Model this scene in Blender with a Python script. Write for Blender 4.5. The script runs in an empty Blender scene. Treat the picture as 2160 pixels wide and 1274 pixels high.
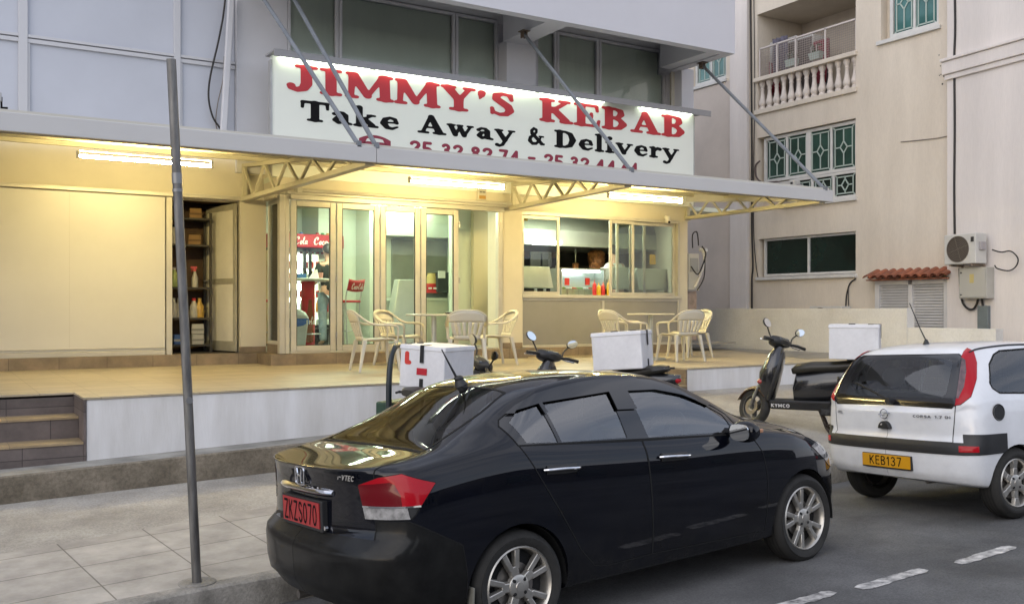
import bpy, math, random
import numpy as np
from mathutils import Vector, Matrix
random.seed(7)
R = math.radians
SC = bpy.context.scene
COL = SC.collection

# ---------------------------------------------------------------- camera, sky, sun, exposure
CAM_H = 1.74
VIEW = R(31.3)                                   # the view axis is turned this far from +Y towards +X
camd = bpy.data.cameras.new('camera')
camd.sensor_width = 36.0
camd.lens = 2020 / 2160 * 36.0
camd.shift_y = 15 / 2160
camd.clip_start = 0.05
camd.clip_end = 3000
cam = bpy.data.objects.new('camera', camd)
COL.objects.link(cam)
cam.location = (0, 0, CAM_H)
cam.rotation_euler = (R(90), 0, -VIEW)
SC.camera = cam

world = bpy.data.worlds.new('World')
SC.world = world
world.use_nodes = True
wn = world.node_tree
sky = wn.nodes.new('ShaderNodeTexSky')
sky.sky_type = 'NISHITA'
sky.sun_disc = False
sky.sun_elevation = R(24)
sky.sun_rotation = R(-118)
sky.air_density = 1.0
sky.dust_density = 1.2
sky.ozone_density = 2.5
wn.nodes['Background'].inputs['Strength'].default_value = 0.11
_tc = wn.nodes.new('ShaderNodeTexCoord'); _mp = wn.nodes.new('ShaderNodeMapping'); _nz = wn.nodes.new('ShaderNodeTexNoise'); _rp = wn.nodes.new('ShaderNodeValToRGB'); _mx = wn.nodes.new('ShaderNodeMix')
_mp.inputs['Scale'].default_value = (1.2, 1.2, 5.5); _nz.inputs['Scale'].default_value = 1.6; _nz.inputs['Detail'].default_value = 7; _nz.inputs['Roughness'].default_value = .55; _nz.inputs['Distortion'].default_value = .6
_rp.color_ramp.elements[0].position = .36; _rp.color_ramp.elements[0].color = (.45, .45, .45, 1); _rp.color_ramp.elements[1].position = .62; _rp.color_ramp.elements[1].color = (.97, .97, .97, 1)
_mx.data_type = 'RGBA'; _mx.inputs[7].default_value = (4.9, 5.05, 5.7, 1)              # evening cloud cover over the sky
wn.links.new(_tc.outputs['Generated'], _mp.inputs[0]); wn.links.new(_mp.outputs[0], _nz.inputs['Vector']); wn.links.new(_nz.outputs['Fac'], _rp.inputs[0]); wn.links.new(_rp.outputs[0], _mx.inputs[0])
wn.links.new(sky.outputs[0], _mx.inputs[6]); wn.links.new(_mx.outputs[2], wn.nodes['Background'].inputs[0])

sund = bpy.data.lights.new('sun', 'SUN')
sund.energy = 0.5
sund.angle = R(70)
sund.color = (1.0, 0.93, 0.86)
sun = bpy.data.objects.new('sun', sund)
COL.objects.link(sun)
_el, _az = R(24), R(-118)
sun.rotation_euler = Vector((-math.sin(_az) * math.cos(_el), -math.cos(_az) * math.cos(_el), -math.sin(_el))).to_track_quat('-Z', 'Y').to_euler()

SC.view_settings.view_transform = 'Standard'
SC.view_settings.look = 'None'
SC.view_settings.exposure = 1.08
SC.view_settings.gamma = 1.0
SC.render.engine = 'CYCLES'
SC.cycles.use_denoising = True
SC.cycles.max_bounces = 8
SC.cycles.diffuse_bounces = 3
SC.cycles.glossy_bounces = 4
SC.cycles.transparent_max_bounces = 12
SC.cycles.transmission_bounces = 4
SC.cycles.caustics_reflective = False
SC.cycles.caustics_refractive = False
SC.cycles.sample_clamp_indirect = 6.0

# ---------------------------------------------------------------- survey: a pixel of the photograph on a known plane
_vd = np.array([math.sin(VIEW), math.cos(VIEW), 0.0])
_vr = np.array([math.cos(VIEW), -math.sin(VIEW), 0.0])
def _ray(px, py):
    return _vd + _vr * ((px - 1080) / 2020) + np.array([0, 0, 1.0]) * ((652 - py) / 2020)
_o = np.array([0, 0, CAM_H])
def onY(px, py, Y):
    v = _ray(px, py); return _o + v * (Y / v[1])
def onX(px, py, X):
    v = _ray(px, py); return _o + v * (X / v[0])
def onZ(px, py, Z):
    v = _ray(px, py); return _o + v * ((Z - CAM_H) / v[2])
def XZ(px, py, Y):
    p = onY(px, py, Y); return float(p[0]), float(p[2])
def YZ(px, py, X):
    p = onX(px, py, X); return float(p[1]), float(p[2])

# ---------------------------------------------------------------- materials
MATS = {}
def spots(nt, vec, out, scale, size, dark, amount=.5):
    """scattered round dark spots (chewing gum, drips) multiplied over a colour"""
    v = nt.nodes.new('ShaderNodeTexVoronoi'); v.inputs['Scale'].default_value = scale; nt.links.new(vec, v.inputs['Vector'])
    n = nt.nodes.new('ShaderNodeTexNoise'); n.inputs['Scale'].default_value = scale * 4; nt.links.new(vec, n.inputs['Vector'])
    ad = nt.nodes.new('ShaderNodeMath'); ad.operation = 'MULTIPLY_ADD'; ad.inputs[1].default_value = .10; nt.links.new(n.outputs['Fac'], ad.inputs[0]); nt.links.new(v.outputs['Distance'], ad.inputs[2])
    r = nt.nodes.new('ShaderNodeValToRGB'); r.color_ramp.elements[0].position = size; r.color_ramp.elements[0].color = (dark, dark, dark, 1); r.color_ramp.elements[1].position = size + .035
    nt.links.new(ad.outputs[0], r.inputs[0])
    m = nt.nodes.new('ShaderNodeMix'); m.data_type = 'RGBA'; m.blend_type = 'MULTIPLY'
    s = nt.nodes.new('ShaderNodeMath'); s.operation = 'GREATER_THAN'; s.inputs[1].default_value = 1 - amount; sp = nt.nodes.new('ShaderNodeSeparateColor')
    nt.links.new(v.outputs['Color'], sp.inputs[0]); nt.links.new(sp.outputs[0], s.inputs[0]); nt.links.new(s.outputs[0], m.inputs[0])
    nt.links.new(out, m.inputs[6]); nt.links.new(r.outputs[0], m.inputs[7]); return m.outputs[2]
def mat(name, col, rough=0.6, metal=0.0, var=0.0, scale=6.0, bump=0.0, bscale=40.0, stretch=(1, 1, 1),
        emit=None, estr=0.0, coat=0.0, col2=None, spec=0.5, rvar=0.0, coords='Object', speck=0.0, gum=None):
    if name in MATS: return MATS[name]
    m = bpy.data.materials.new(name); m.use_nodes = True
    nt = m.node_tree; b = nt.nodes['Principled BSDF']
    b.inputs['Base Color'].default_value = (*col, 1)
    b.inputs['Roughness'].default_value = rough
    b.inputs['Metallic'].default_value = metal
    b.inputs['Coat Weight'].default_value = coat
    b.inputs['Coat Roughness'].default_value = 0.03
    b.inputs['Specular IOR Level'].default_value = spec
    if emit:
        b.inputs['Emission Color'].default_value = (*emit, 1)
        b.inputs['Emission Strength'].default_value = estr
    if var or bump or rvar or speck:
        tc = nt.nodes.new('ShaderNodeTexCoord'); mp = nt.nodes.new('ShaderNodeMapping')
        mp.inputs['Scale'].default_value = stretch
        if coords == 'World':
            g = nt.nodes.new('ShaderNodeNewGeometry'); nt.links.new(g.outputs['Position'], mp.inputs[0])
        else:
            nt.links.new(tc.outputs['Object'], mp.inputs[0])
        def noise(s, d=6, r=0.6):
            n = nt.nodes.new('ShaderNodeTexNoise'); n.inputs['Scale'].default_value = s
            n.inputs['Detail'].default_value = d; n.inputs['Roughness'].default_value = r
            nt.links.new(mp.outputs[0], n.inputs['Vector']); return n
        if var or speck:
            n = noise(scale); r = nt.nodes.new('ShaderNodeValToRGB')
            c2 = col2 or tuple(max(0, c * (1 - 2 * var)) for c in col)
            hi = tuple(min(1, c * (1 + var)) for c in col)
            r.color_ramp.elements[0].position = 0.32; r.color_ramp.elements[0].color = (*c2, 1)
            r.color_ramp.elements[1].position = 0.68; r.color_ramp.elements[1].color = (*hi, 1)
            nt.links.new(n.outputs['Fac'], r.inputs[0]); out = r.outputs[0]
            if speck:
                n2 = noise(bscale * .75, 3, .75); mx = nt.nodes.new('ShaderNodeMix'); mx.data_type = 'RGBA'; mx.blend_type = 'MULTIPLY'
                mx.inputs[0].default_value = speck
                r2 = nt.nodes.new('ShaderNodeValToRGB'); r2.color_ramp.elements[0].position = .35; r2.color_ramp.elements[1].position = .62
                r2.color_ramp.elements[0].color = (.35, .35, .35, 1)
                nt.links.new(n2.outputs['Fac'], r2.inputs[0]); nt.links.new(out, mx.inputs[6]); nt.links.new(r2.outputs[0], mx.inputs[7]); out = mx.outputs[2]
            if gum: out = spots(nt, mp.outputs[0], out, *gum)
            nt.links.new(out, b.inputs['Base Color'])
        if rvar:
            n = noise(scale * 1.7); mr = nt.nodes.new('ShaderNodeMapRange')
            mr.inputs['To Min'].default_value = max(0, rough - rvar); mr.inputs['To Max'].default_value = min(1, rough + rvar)
            mr.inputs['From Min'].default_value = .3; mr.inputs['From Max'].default_value = .7
            nt.links.new(n.outputs['Fac'], mr.inputs[0]); nt.links.new(mr.outputs[0], b.inputs['Roughness'])
        if bump:
            n = noise(bscale, 5); bp = nt.nodes.new('ShaderNodeBump'); bp.inputs['Strength'].default_value = bump
            bp.inputs['Distance'].default_value = 0.01
            nt.links.new(n.outputs['Fac'], bp.inputs['Height']); nt.links.new(bp.outputs[0], b.inputs['Normal'])
    MATS[name] = m
    return m

def glass(name, tint=(0.8, 0.9, 0.85), ior=1.5, rough=0.0):
    if name in MATS: return MATS[name]
    m = bpy.data.materials.new(name); m.use_nodes = True
    nt = m.node_tree; nt.nodes.remove(nt.nodes['Principled BSDF'])
    t = nt.nodes.new('ShaderNodeBsdfTransparent'); t.inputs[0].default_value = (*tint, 1)
    g = nt.nodes.new('ShaderNodeBsdfGlossy'); g.inputs['Roughness'].default_value = rough
    fr = nt.nodes.new('ShaderNodeFresnel'); fr.inputs[0].default_value = ior
    mx = nt.nodes.new('ShaderNodeMixShader')
    nt.links.new(fr.outputs[0], mx.inputs[0]); nt.links.new(t.outputs[0], mx.inputs[1]); nt.links.new(g.outputs[0], mx.inputs[2])
    nt.links.new(mx.outputs[0], nt.nodes['Material Output'].inputs[0])
    MATS[name] = m
    return m

def tiles(name, col, mortar, bw, bh, ms=0.004, rot=0.0, rough=0.5, offset=0.0, var=0.15, axis='XY', bump=0.3, streak=None, stain=0.0, gum=None):
    """Brick-texture surface in world units; axis picks the two world axes it is laid in."""
    if name in MATS: return MATS[name]
    m = bpy.data.materials.new(name); m.use_nodes = True
    nt = m.node_tree; b = nt.nodes['Principled BSDF']; L = nt.links.new
    g = nt.nodes.new('ShaderNodeNewGeometry'); mp = nt.nodes.new('ShaderNodeMapping')
    mp.inputs['Rotation'].default_value = (0, 0, rot)
    if axis == 'XZ':
        s = nt.nodes.new('ShaderNodeSeparateXYZ'); c = nt.nodes.new('ShaderNodeCombineXYZ')
        ad = nt.nodes.new('ShaderNodeMath'); ad.operation = 'ADD'
        L(g.outputs['Position'], s.inputs[0]); L(s.outputs[0], ad.inputs[0]); L(s.outputs[1], ad.inputs[1])
        L(ad.outputs[0], c.inputs[0]); L(s.outputs[2], c.inputs[1]); L(c.outputs[0], mp.inputs[0])
    else:
        L(g.outputs['Position'], mp.inputs[0])
    br = nt.nodes.new('ShaderNodeTexBrick')
    br.offset = offset; br.squash = 1.0
    br.inputs['Scale'].default_value = 1.0
    br.inputs['Brick Width'].default_value = bw; br.inputs['Row Height'].default_value = bh
    br.inputs['Mortar Size'].default_value = ms; br.inputs['Mortar Smooth'].default_value = 0.3
    br.inputs['Color1'].default_value = (*[c * (1 + var) for c in col], 1)
    br.inputs['Color2'].default_value = (*[c * (1 - var) for c in col], 1)
    br.inputs['Mortar'].default_value = (*mortar, 1)
    L(mp.outputs[0], br.inputs['Vector'])
    n = nt.nodes.new('ShaderNodeTexNoise'); n.inputs['Scale'].default_value = 3.0; n.inputs['Detail'].default_value = 8; n.inputs['Roughness'].default_value = .65
    mp2 = nt.nodes.new('ShaderNodeMapping'); mp2.inputs['Scale'].default_value = streak or (1, 1, 1)
    L(mp.outputs[0], mp2.inputs[0]); L(mp2.outputs[0], n.inputs['Vector'])
    r = nt.nodes.new('ShaderNodeValToRGB'); r.color_ramp.elements[0].position = .3; r.color_ramp.elements[1].position = .7
    lo = 1 - .32 - stain
    r.color_ramp.elements[0].color = (lo, lo, lo, 1); r.color_ramp.elements[1].color = (1.12, 1.12, 1.12, 1)
    L(n.outputs['Fac'], r.inputs[0])
    mx = nt.nodes.new('ShaderNodeMix'); mx.data_type = 'RGBA'; mx.blend_type = 'MULTIPLY'; mx.inputs[0].default_value = 1
    L(br.outputs['Color'], mx.inputs[6]); L(r.outputs[0], mx.inputs[7]); L(spots(nt, mp.outputs[0], mx.outputs[2], *gum) if gum else mx.outputs[2], b.inputs['Base Color'])
    bp = nt.nodes.new('ShaderNodeBump'); bp.inputs['Strength'].default_value = bump; bp.inputs['Distance'].default_value = .004; bp.invert = True
    L(br.outputs['Fac'], bp.inputs['Height'])
    n3 = nt.nodes.new('ShaderNodeTexNoise'); n3.inputs['Scale'].default_value = 90; L(g.outputs['Position'], n3.inputs['Vector'])
    bp2 = nt.nodes.new('ShaderNodeBump'); bp2.inputs['Strength'].default_value = .25; bp2.inputs['Distance'].default_value = .003
    L(n3.outputs['Fac'], bp2.inputs['Height']); L(bp.outputs[0], bp2.inputs['Normal']); L(bp2.outputs[0], b.inputs['Normal'])
    b.inputs['Roughness'].default_value = rough
    MATS[name] = m
    return m

# ---------------------------------------------------------------- mesh building
class MB:
    def __init__(s): s.v = []; s.f = []; s.sm = []; s.mi = []; s.M = None; s.m = 0
    def add(s, vs, fs, smooth=False):
        b = len(s.v)
        if s.M is not None: vs = [tuple(s.M @ Vector(v)) for v in vs]
        s.v += [tuple(map(float, v)) for v in vs]
        for f in fs:
            s.f.append([b + i for i in f]); s.sm.append(smooth); s.mi.append(s.m)
        return s
    def box(s, a, b):
        x0, y0, z0 = [min(p, q) for p, q in zip(a, b)]; x1, y1, z1 = [max(p, q) for p, q in zip(a, b)]
        v = [(x0, y0, z0), (x1, y0, z0), (x1, y1, z0), (x0, y1, z0), (x0, y0, z1), (x1, y0, z1), (x1, y1, z1), (x0, y1, z1)]
        return s.add(v, [(0, 3, 2, 1), (4, 5, 6, 7), (0, 1, 5, 4), (1, 2, 6, 5), (2, 3, 7, 6), (3, 0, 4, 7)])
    def hexa(s, lo, hi):
        """a box whose four lower and four upper corners are given in order"""
        return s.add(list(lo) + list(hi), [(0, 3, 2, 1), (4, 5, 6, 7), (0, 1, 5, 4), (1, 2, 6, 5), (2, 3, 7, 6), (3, 0, 4, 7)])
    def bar(s, a, b, w, h=None, up=(0, 0, 1), w2=None, h2=None):
        """rectangular bar from a to b; w across, h along `up`"""
        a, b = Vector(a), Vector(b); h = h or w; w2 = w2 or w; h2 = h2 or h
        d = (b - a).normalized(); u = Vector(up)
        if abs(d.dot(u)) > .98: u = Vector((0, 1, 0)) if abs(d.y) < .9 else Vector((1, 0, 0))
        x = d.cross(u).normalized(); y = x.cross(d).normalized()
        v = []
        for p, ww, hh in ((a, w, h), (b, w2, h2)):
            for i, j in ((-1, -1), (1, -1), (1, 1), (-1, 1)):
                v.append(p + x * (i * ww / 2) + y * (j * hh / 2))
        return s.add(v, [(0, 1, 2, 3), (7, 6, 5, 4), (0, 4, 5, 1), (1, 5, 6, 2), (2, 6, 7, 3), (3, 7, 4, 0)])
    def tube(s, pts, r, n=10, cap=True, flat=1.0, up=(0, 0, 1)):
        pts = [Vector(p) for p in pts]; rr = r if isinstance(r, (list, tuple)) else [r] * len(pts)
        vs = []; u0 = Vector(up); pu = None
        for i, p in enumerate(pts):
            d = (pts[min(i + 1, len(pts) - 1)] - pts[max(i - 1, 0)]).normalized()
            u = pu if pu is not None else u0
            if abs(d.dot(u)) > .97: u = Vector((1, 0, 0)) if abs(d.x) < .8 else Vector((0, 1, 0))
            x = d.cross(u).normalized(); y = x.cross(d).normalized(); pu = y
            for k in range(n):
                t = 2 * math.pi * k / n
                vs.append(p + x * (math.cos(t) * rr[i]) + y * (math.sin(t) * rr[i] * flat))
        fs = []
        for i in range(len(pts) - 1):
            for k in range(n):
                k2 = (k + 1) % n
                fs.append((i * n + k, i * n + k2, (i + 1) * n + k2, (i + 1) * n + k))
        s.add(vs, fs, True)
        if cap:
            b = len(s.v) - len(vs)
            s.f.append([b + k for k in reversed(range(n))]); s.sm.append(False); s.mi.append(s.m)
            e = b + (len(pts) - 1) * n
            s.f.append([e + k for k in range(n)]); s.sm.append(False); s.mi.append(s.m)
        return s
    def lathe(s, prof, c=(0, 0, 0), axis='Z', n=24, close=False):
        """profile of (radius, height) turned about an axis through c"""
        vs = []; fs = []; m = len(prof)
        for k in range(n):
            t = 2 * math.pi * k / n; ca, sa = math.cos(t), math.sin(t)
            for r, h in prof:
                if axis == 'Z': p = (r * ca, r * sa, h)
                elif axis == 'Y': p = (r * ca, h, r * sa)
                else: p = (h, r * ca, r * sa)
                vs.append((p[0] + c[0], p[1] + c[1], p[2] + c[2]))
        for k in range(n):
            k2 = (k + 1) % n
            for i in range(m - 1 + (1 if close else 0)):
                j = (i + 1) % m
                q = (k * m + i, k2 * m + i, k2 * m + j, k * m + j)
                fs.append(q if axis != 'Y' else q[::-1])
        return s.add(vs, fs, True)
    def prism(s, poly, z0, z1, plane='XY'):
        """polygon pushed from z0 to z1 along the axis missing from `plane`"""
        def P(a, b, c): return {'XY': (a, b, c), 'XZ': (a, c, b), 'YZ': (c, a, b)}[plane]
        n = len(poly)
        v = [P(a, b, z0) for a, b in poly] + [P(a, b, z1) for a, b in poly]
        return s.add(v, [tuple(reversed(range(n))), tuple(range(n, 2 * n))] + [(i, (i + 1) % n, n + (i + 1) % n, n + i) for i in range(n)])
    def grid(s, P, smooth=True, close=False):
        """rows of points -> quads"""
        n, m = len(P), len(P[0])
        fs = []
        for i in range(n - 1):
            for j in range(m - 1 + (1 if close else 0)):
                k = (j + 1) % m
                fs.append((i * m + j, i * m + k, (i + 1) * m + k, (i + 1) * m + j))
        return s.add([p for row in P for p in row], fs, smooth)
    def disc(s, c, r, n=24, axis='Y', flip=False):
        v = []
        for k in range(n):
            t = 2 * math.pi * k / n; a, b = r * math.cos(t), r * math.sin(t)
            v.append({'X': (c[0], c[1] + a, c[2] + b), 'Y': (c[0] + a, c[1], c[2] + b), 'Z': (c[0] + a, c[1] + b, c[2])}[axis])
        return s.add(v, [tuple(range(n)) if not flip else tuple(reversed(range(n)))])
    def blob(s, c, r, n=12, m=8):
        rx, ry, rz = r if isinstance(r, (tuple, list)) else (r, r, r)
        P = []
        for i in range(m + 1):
            a = math.pi * i / m
            P.append([(c[0] + rx * math.sin(a) * math.cos(2 * math.pi * k / n), c[1] + ry * math.sin(a) * math.sin(2 * math.pi * k / n), c[2] - rz * math.cos(a)) for k in range(n)])
        return s.grid(P, True, True)
    def build(s, name, m, parent=None, bevel=0.0, seg=2, angle=35, recalc=True, solid=0.0, subd=0):
        me = bpy.data.meshes.new(name); me.from_pydata(s.v, [], s.f)
        for mm in (m if isinstance(m, (list, tuple)) else [m]): me.materials.append(mm)
        me.polygons.foreach_set('use_smooth', s.sm); me.polygons.foreach_set('material_index', s.mi)
        me.validate()
        if recalc:
            import bmesh
            bm = bmesh.new(); bm.from_mesh(me); bmesh.ops.recalc_face_normals(bm, faces=bm.faces); bm.to_mesh(me); bm.free()
        if any(s.sm): me.set_sharp_from_angle(angle=R(angle))
        me.update()
        o = bpy.data.objects.new(name, me); COL.objects.link(o)
        if parent is not None: o.parent = parent
        if solid:
            d = o.modifiers.new('thickness', 'SOLIDIFY'); d.thickness = solid; d.offset = 0
        if bevel:
            d = o.modifiers.new('bevel', 'BEVEL'); d.width = bevel; d.segments = seg; d.limit_method = 'ANGLE'; d.angle_limit = R(40); d.harden_normals = False
        if subd:
            d = o.modifiers.new('subdivision', 'SUBSURF'); d.levels = subd; d.render_levels = subd
        return o

def tag(o, label, cat, group=None, kind=None):
    if label: o['label'] = label
    if cat: o['category'] = cat
    if group: o['group'] = group
    if kind: o['kind'] = kind
    return o
def empty(name, loc=(0, 0, 0), rz=0.0, label=None, cat=None, group=None):
    o = bpy.data.objects.new(name, None); COL.objects.link(o)
    o.location = loc; o.rotation_euler = (0, 0, rz); o.empty_display_size = .1
    return tag(o, label, cat, group)
def copy_tree(o, parent=None):
    c = o.copy(); COL.objects.link(c); c.parent = parent
    for ch in list(o.children): copy_tree(ch, c)
    return c
def struct(o): o['kind'] = 'structure'; return o
def catmull(pts, n=8, closed=False):
    P = [Vector(p) for p in pts]; out = []; N = len(P)
    for i in range(N if closed else N - 1):
        g = lambda k: P[k % N] if closed else P[max(0, min(N - 1, k))]
        p0, p1, p2, p3 = g(i - 1), g(i), g(i + 1), g(i + 2)
        for k in range(n):
            t = k / n
            out.append(.5 * ((2 * p1) + (p2 - p0) * t + (2 * p0 - 5 * p1 + 4 * p2 - p3) * t * t + (3 * p1 - p0 - 3 * p2 + p3) * t ** 3))
    if not closed: out.append(P[-1])
    return out
def lerp_tab(tab, x):
    xs = [a for a, _ in tab]
    return float(np.interp(x, xs, [b for _, b in tab]))
def smooth_tab(tab, x):
    """monotone cubic through a table of (x, value)"""
    xs = [a for a, _ in tab]; ys = [b for _, b in tab]; n = len(xs)
    if x <= xs[0]: return ys[0]
    if x >= xs[-1]: return ys[-1]
    i = max(k for k in range(n - 1) if xs[k] <= x)
    h = [xs[k + 1] - xs[k] for k in range(n - 1)]; dl = [(ys[k + 1] - ys[k]) / h[k] for k in range(n - 1)]
    def tan(k):
        if k == 0: return dl[0]
        if k == n - 1: return dl[-1]
        if dl[k - 1] * dl[k] <= 0: return 0.0
        w1, w2 = 2 * h[k] + h[k - 1], h[k] + 2 * h[k - 1]
        return (w1 + w2) / (w1 / dl[k - 1] + w2 / dl[k])
    t = (x - xs[i]) / h[i]; m0, m1 = tan(i) * h[i], tan(i + 1) * h[i]
    return (2 * t ** 3 - 3 * t * t + 1) * ys[i] + (t ** 3 - 2 * t * t + t) * m0 + (-2 * t ** 3 + 3 * t * t) * ys[i + 1] + (t ** 3 - t * t) * m1

# ---------------------------------------------------------------- lettering: outlines grown from strokes on a distance field
A_ = lambda *p: p                                   # a stroke: (x, y, radius), (x, y, radius), ...
def serif(x0, x1, y, r=.06): return ((x0 + r, y, r), (x1 - r, y, r))
def ell(cx, cy, rx, ry, a0, a1, r0, r1=None, n=10):
    r1 = r0 if r1 is None else r1
    return tuple((cx + rx * math.cos(R(a0 + (a1 - a0) * k / n)), cy + ry * math.sin(R(a0 + (a1 - a0) * k / n)), r0 + (r1 - r0) * k / n) for k in range(n + 1))
COOPER = {
 'I': (.52, [A_((.26, .1, .13), (.26, .9, .13)), serif(.0, .52, .06), serif(0, .52, .94)]),
 'J': (.70, [A_((.46, .9, .13), (.46, .32, .13), (.40, .14, .11), (.26, .06, .085), (.13, .12, .09), (.12, .2, .10)), serif(.2, .72, .94)]),
 'M': (1.12, [A_((.18, .9, .09), (.15, .08, .07)), A_((.94, .9, .13), (.96, .1, .13)), A_((.22, .86, .13), (.54, .14, .10)), A_((.54, .14, .06), (.88, .9, .08)), serif(.0, .34, .06), serif(.74, 1.18, .06), serif(.02, .32, .94), serif(.80, 1.16, .94)]),
 'Y': (.92, [A_((.2, .9, .13), (.48, .46, .12)), A_((.74, .9, .07), (.5, .46, .08)), A_((.48, .46, .13), (.48, .1, .13)), serif(.0, .42, .94), serif(.58, .94, .94), serif(.22, .74, .06)]),
 "'": (.28, [A_((.13, .86, .11), (.12, .78, .10), (.07, .60, .02))]),
 'S': (.72, [A_((.62, .72, .06), (.54, .9, .06), (.36, .93, .07), (.2, .84, .11), (.2, .70, .12), (.36, .56, .13), (.52, .42, .13), (.58, .26, .12), (.48, .1, .09), (.3, .06, .07), (.12, .14, .06), (.08, .3, .05)), A_((.62, .92, .05), (.62, .7, .05)), A_((.08, .08, .05), (.08, .3, .05))]),
 'K': (.96, [A_((.22, .1, .13), (.22, .9, .13)), A_((.34, .46, .07), (.74, .88, .07)), A_((.42, .56, .12), (.76, .12, .13)), serif(0, .46, .06), serif(0, .46, .94), serif(.54, .92, .94), serif(.58, 1.0, .06)]),
 'E': (.80, [A_((.22, .1, .13), (.22, .9, .13)), A_((.05, .94, .06), (.68, .94, .06)), A_((.2, .5, .06), (.52, .5, .06)), A_((.05, .06, .06), (.72, .06, .06)), A_((.69, .9, .06), (.71, .72, .05)), A_((.53, .40, .05), (.53, .6, .05)), A_((.72, .1, .06), (.76, .30, .05))]),
 'B': (.84, [A_((.22, .1, .13), (.22, .9, .13)), A_((.05, .94, .06), (.42, .94, .06), (.58, .86, .10), (.6, .72, .11), (.5, .56, .08), (.25, .52, .05)), A_((.4, .52, .06), (.58, .44, .09), (.66, .28, .13), (.56, .12, .1), (.42, .06, .06), (.05, .06, .06))]),
 'A': (.98, [A_((.2, .1, .07), (.46, .92, .07)), A_((.48, .9, .11), (.76, .12, .14)), A_((.3, .34, .05), (.64, .34, .05)), serif(.0, .42, .06), serif(.52, 1.02, .06)]),
 'T': (.86, [A_((.43, .1, .13), (.43, .9, .13)), A_((.06, .93, .07), (.8, .93, .07)), A_((.06, .9, .06), (.05, .66, .05)), A_((.8, .9, .06), (.81, .66, .05)), serif(.18, .68, .06)]),
 'D': (.94, [A_((.22, .1, .13), (.22, .9, .13)), A_((.05, .94, .06), (.46, .93, .07), (.66, .82, .11), (.76, .5, .14), (.66, .18, .11), (.46, .07, .07), (.05, .06, .06))]),
 'a': (.68, [A_((.42, .40, .06), (.24, .36, .08), (.16, .2, .1), (.26, .08, .08), (.42, .14, .07)), A_((.46, .14, .11), (.46, .46, .11), (.4, .58, .07), (.24, .6, .06), (.13, .5, .08)), A_((.46, .1, .08), (.64, .06, .06))]),
 'k': (.80, [A_((.2, .08, .11), (.2, .96, .11)), A_((.3, .34, .06), (.58, .6, .06)), A_((.36, .40, .10), (.6, .12, .11)), serif(0, .4, .055), serif(.42, .74, .6, .05), serif(.46, .82, .055), A_((.06, .98, .055), (.2, .98, .06))]),
 'e': (.68, [A_((.2, .34, .045), (.56, .37, .045)), A_((.58, .36, .07), (.52, .54, .08), (.36, .61, .06), (.2, .5, .10), (.15, .3, .12), (.26, .1, .1), (.42, .05, .07), (.6, .16, .045))]),
 'w': (1.0, [A_((.16, .58, .10), (.32, .1, .10)), A_((.32, .08, .06), (.5, .56, .06)), A_((.48, .56, .09), (.64, .1, .10)), A_((.64, .08, .06), (.86, .58, .06)), serif(0, .34, .61, .05), serif(.36, .62, .61, .05), serif(.72, 1.0, .61, .05)]),
 'y': (.78, [A_((.16, .58, .10), (.4, .1, .11)), A_((.66, .58, .06), (.42, .06, .07), (.32, -.18, .07), (.2, -.25, .07), (.12, -.2, .09)), serif(0, .36, .61, .05), serif(.52, .82, .61, .05)]),
 'l': (.42, [A_((.2, .08, .11), (.2, .96, .11)), serif(0, .42, .055), A_((.06, .98, .055), (.2, .98, .06))]),
 'i': (.42, [A_((.2, .08, .11), (.2, .58, .11)), serif(0, .42, .055), A_((.06, .6, .055), (.2, .6, .06)), A_((.2, .86, .115), (.21, .86, .115))]),
 'v': (.78, [A_((.16, .58, .10), (.38, .08, .11)), A_((.38, .06, .06), (.64, .58, .06)), serif(0, .36, .61, .05), serif(.5, .8, .61, .05)]),
 'r': (.58, [A_((.2, .08, .11), (.2, .58, .11)), A_((.26, .44, .07), (.4, .58, .08), (.5, .54, .10)), serif(0, .42, .055), A_((.06, .6, .055), (.2, .6, .06))]),
 '&': (1.0, [A_((.26, .62, .09), (.24, .78, .09), (.36, .93, .07), (.5, .86, .08), (.5, .72, .07), (.36, .56, .07), (.17, .4, .09), (.14, .22, .11), (.28, .07, .09), (.48, .08, .08), (.68, .28, .06), (.74, .46, .05)), A_((.28, .64, .10), (.78, .12, .10)), serif(.62, .94, .5, .05), A_((.76, .08, .07), (.92, .08, .06))]),
}
def _bold(w, strokes, r=.095): return (w, [tuple((x, y, r) for x, y in st) for st in strokes])
def _arc(cx, cy, rx, ry, a0, a1, n=12): return [(cx + rx * math.cos(R(a0 + (a1 - a0) * k / n)), cy + ry * math.sin(R(a0 + (a1 - a0) * k / n))) for k in range(n + 1)]
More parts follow.
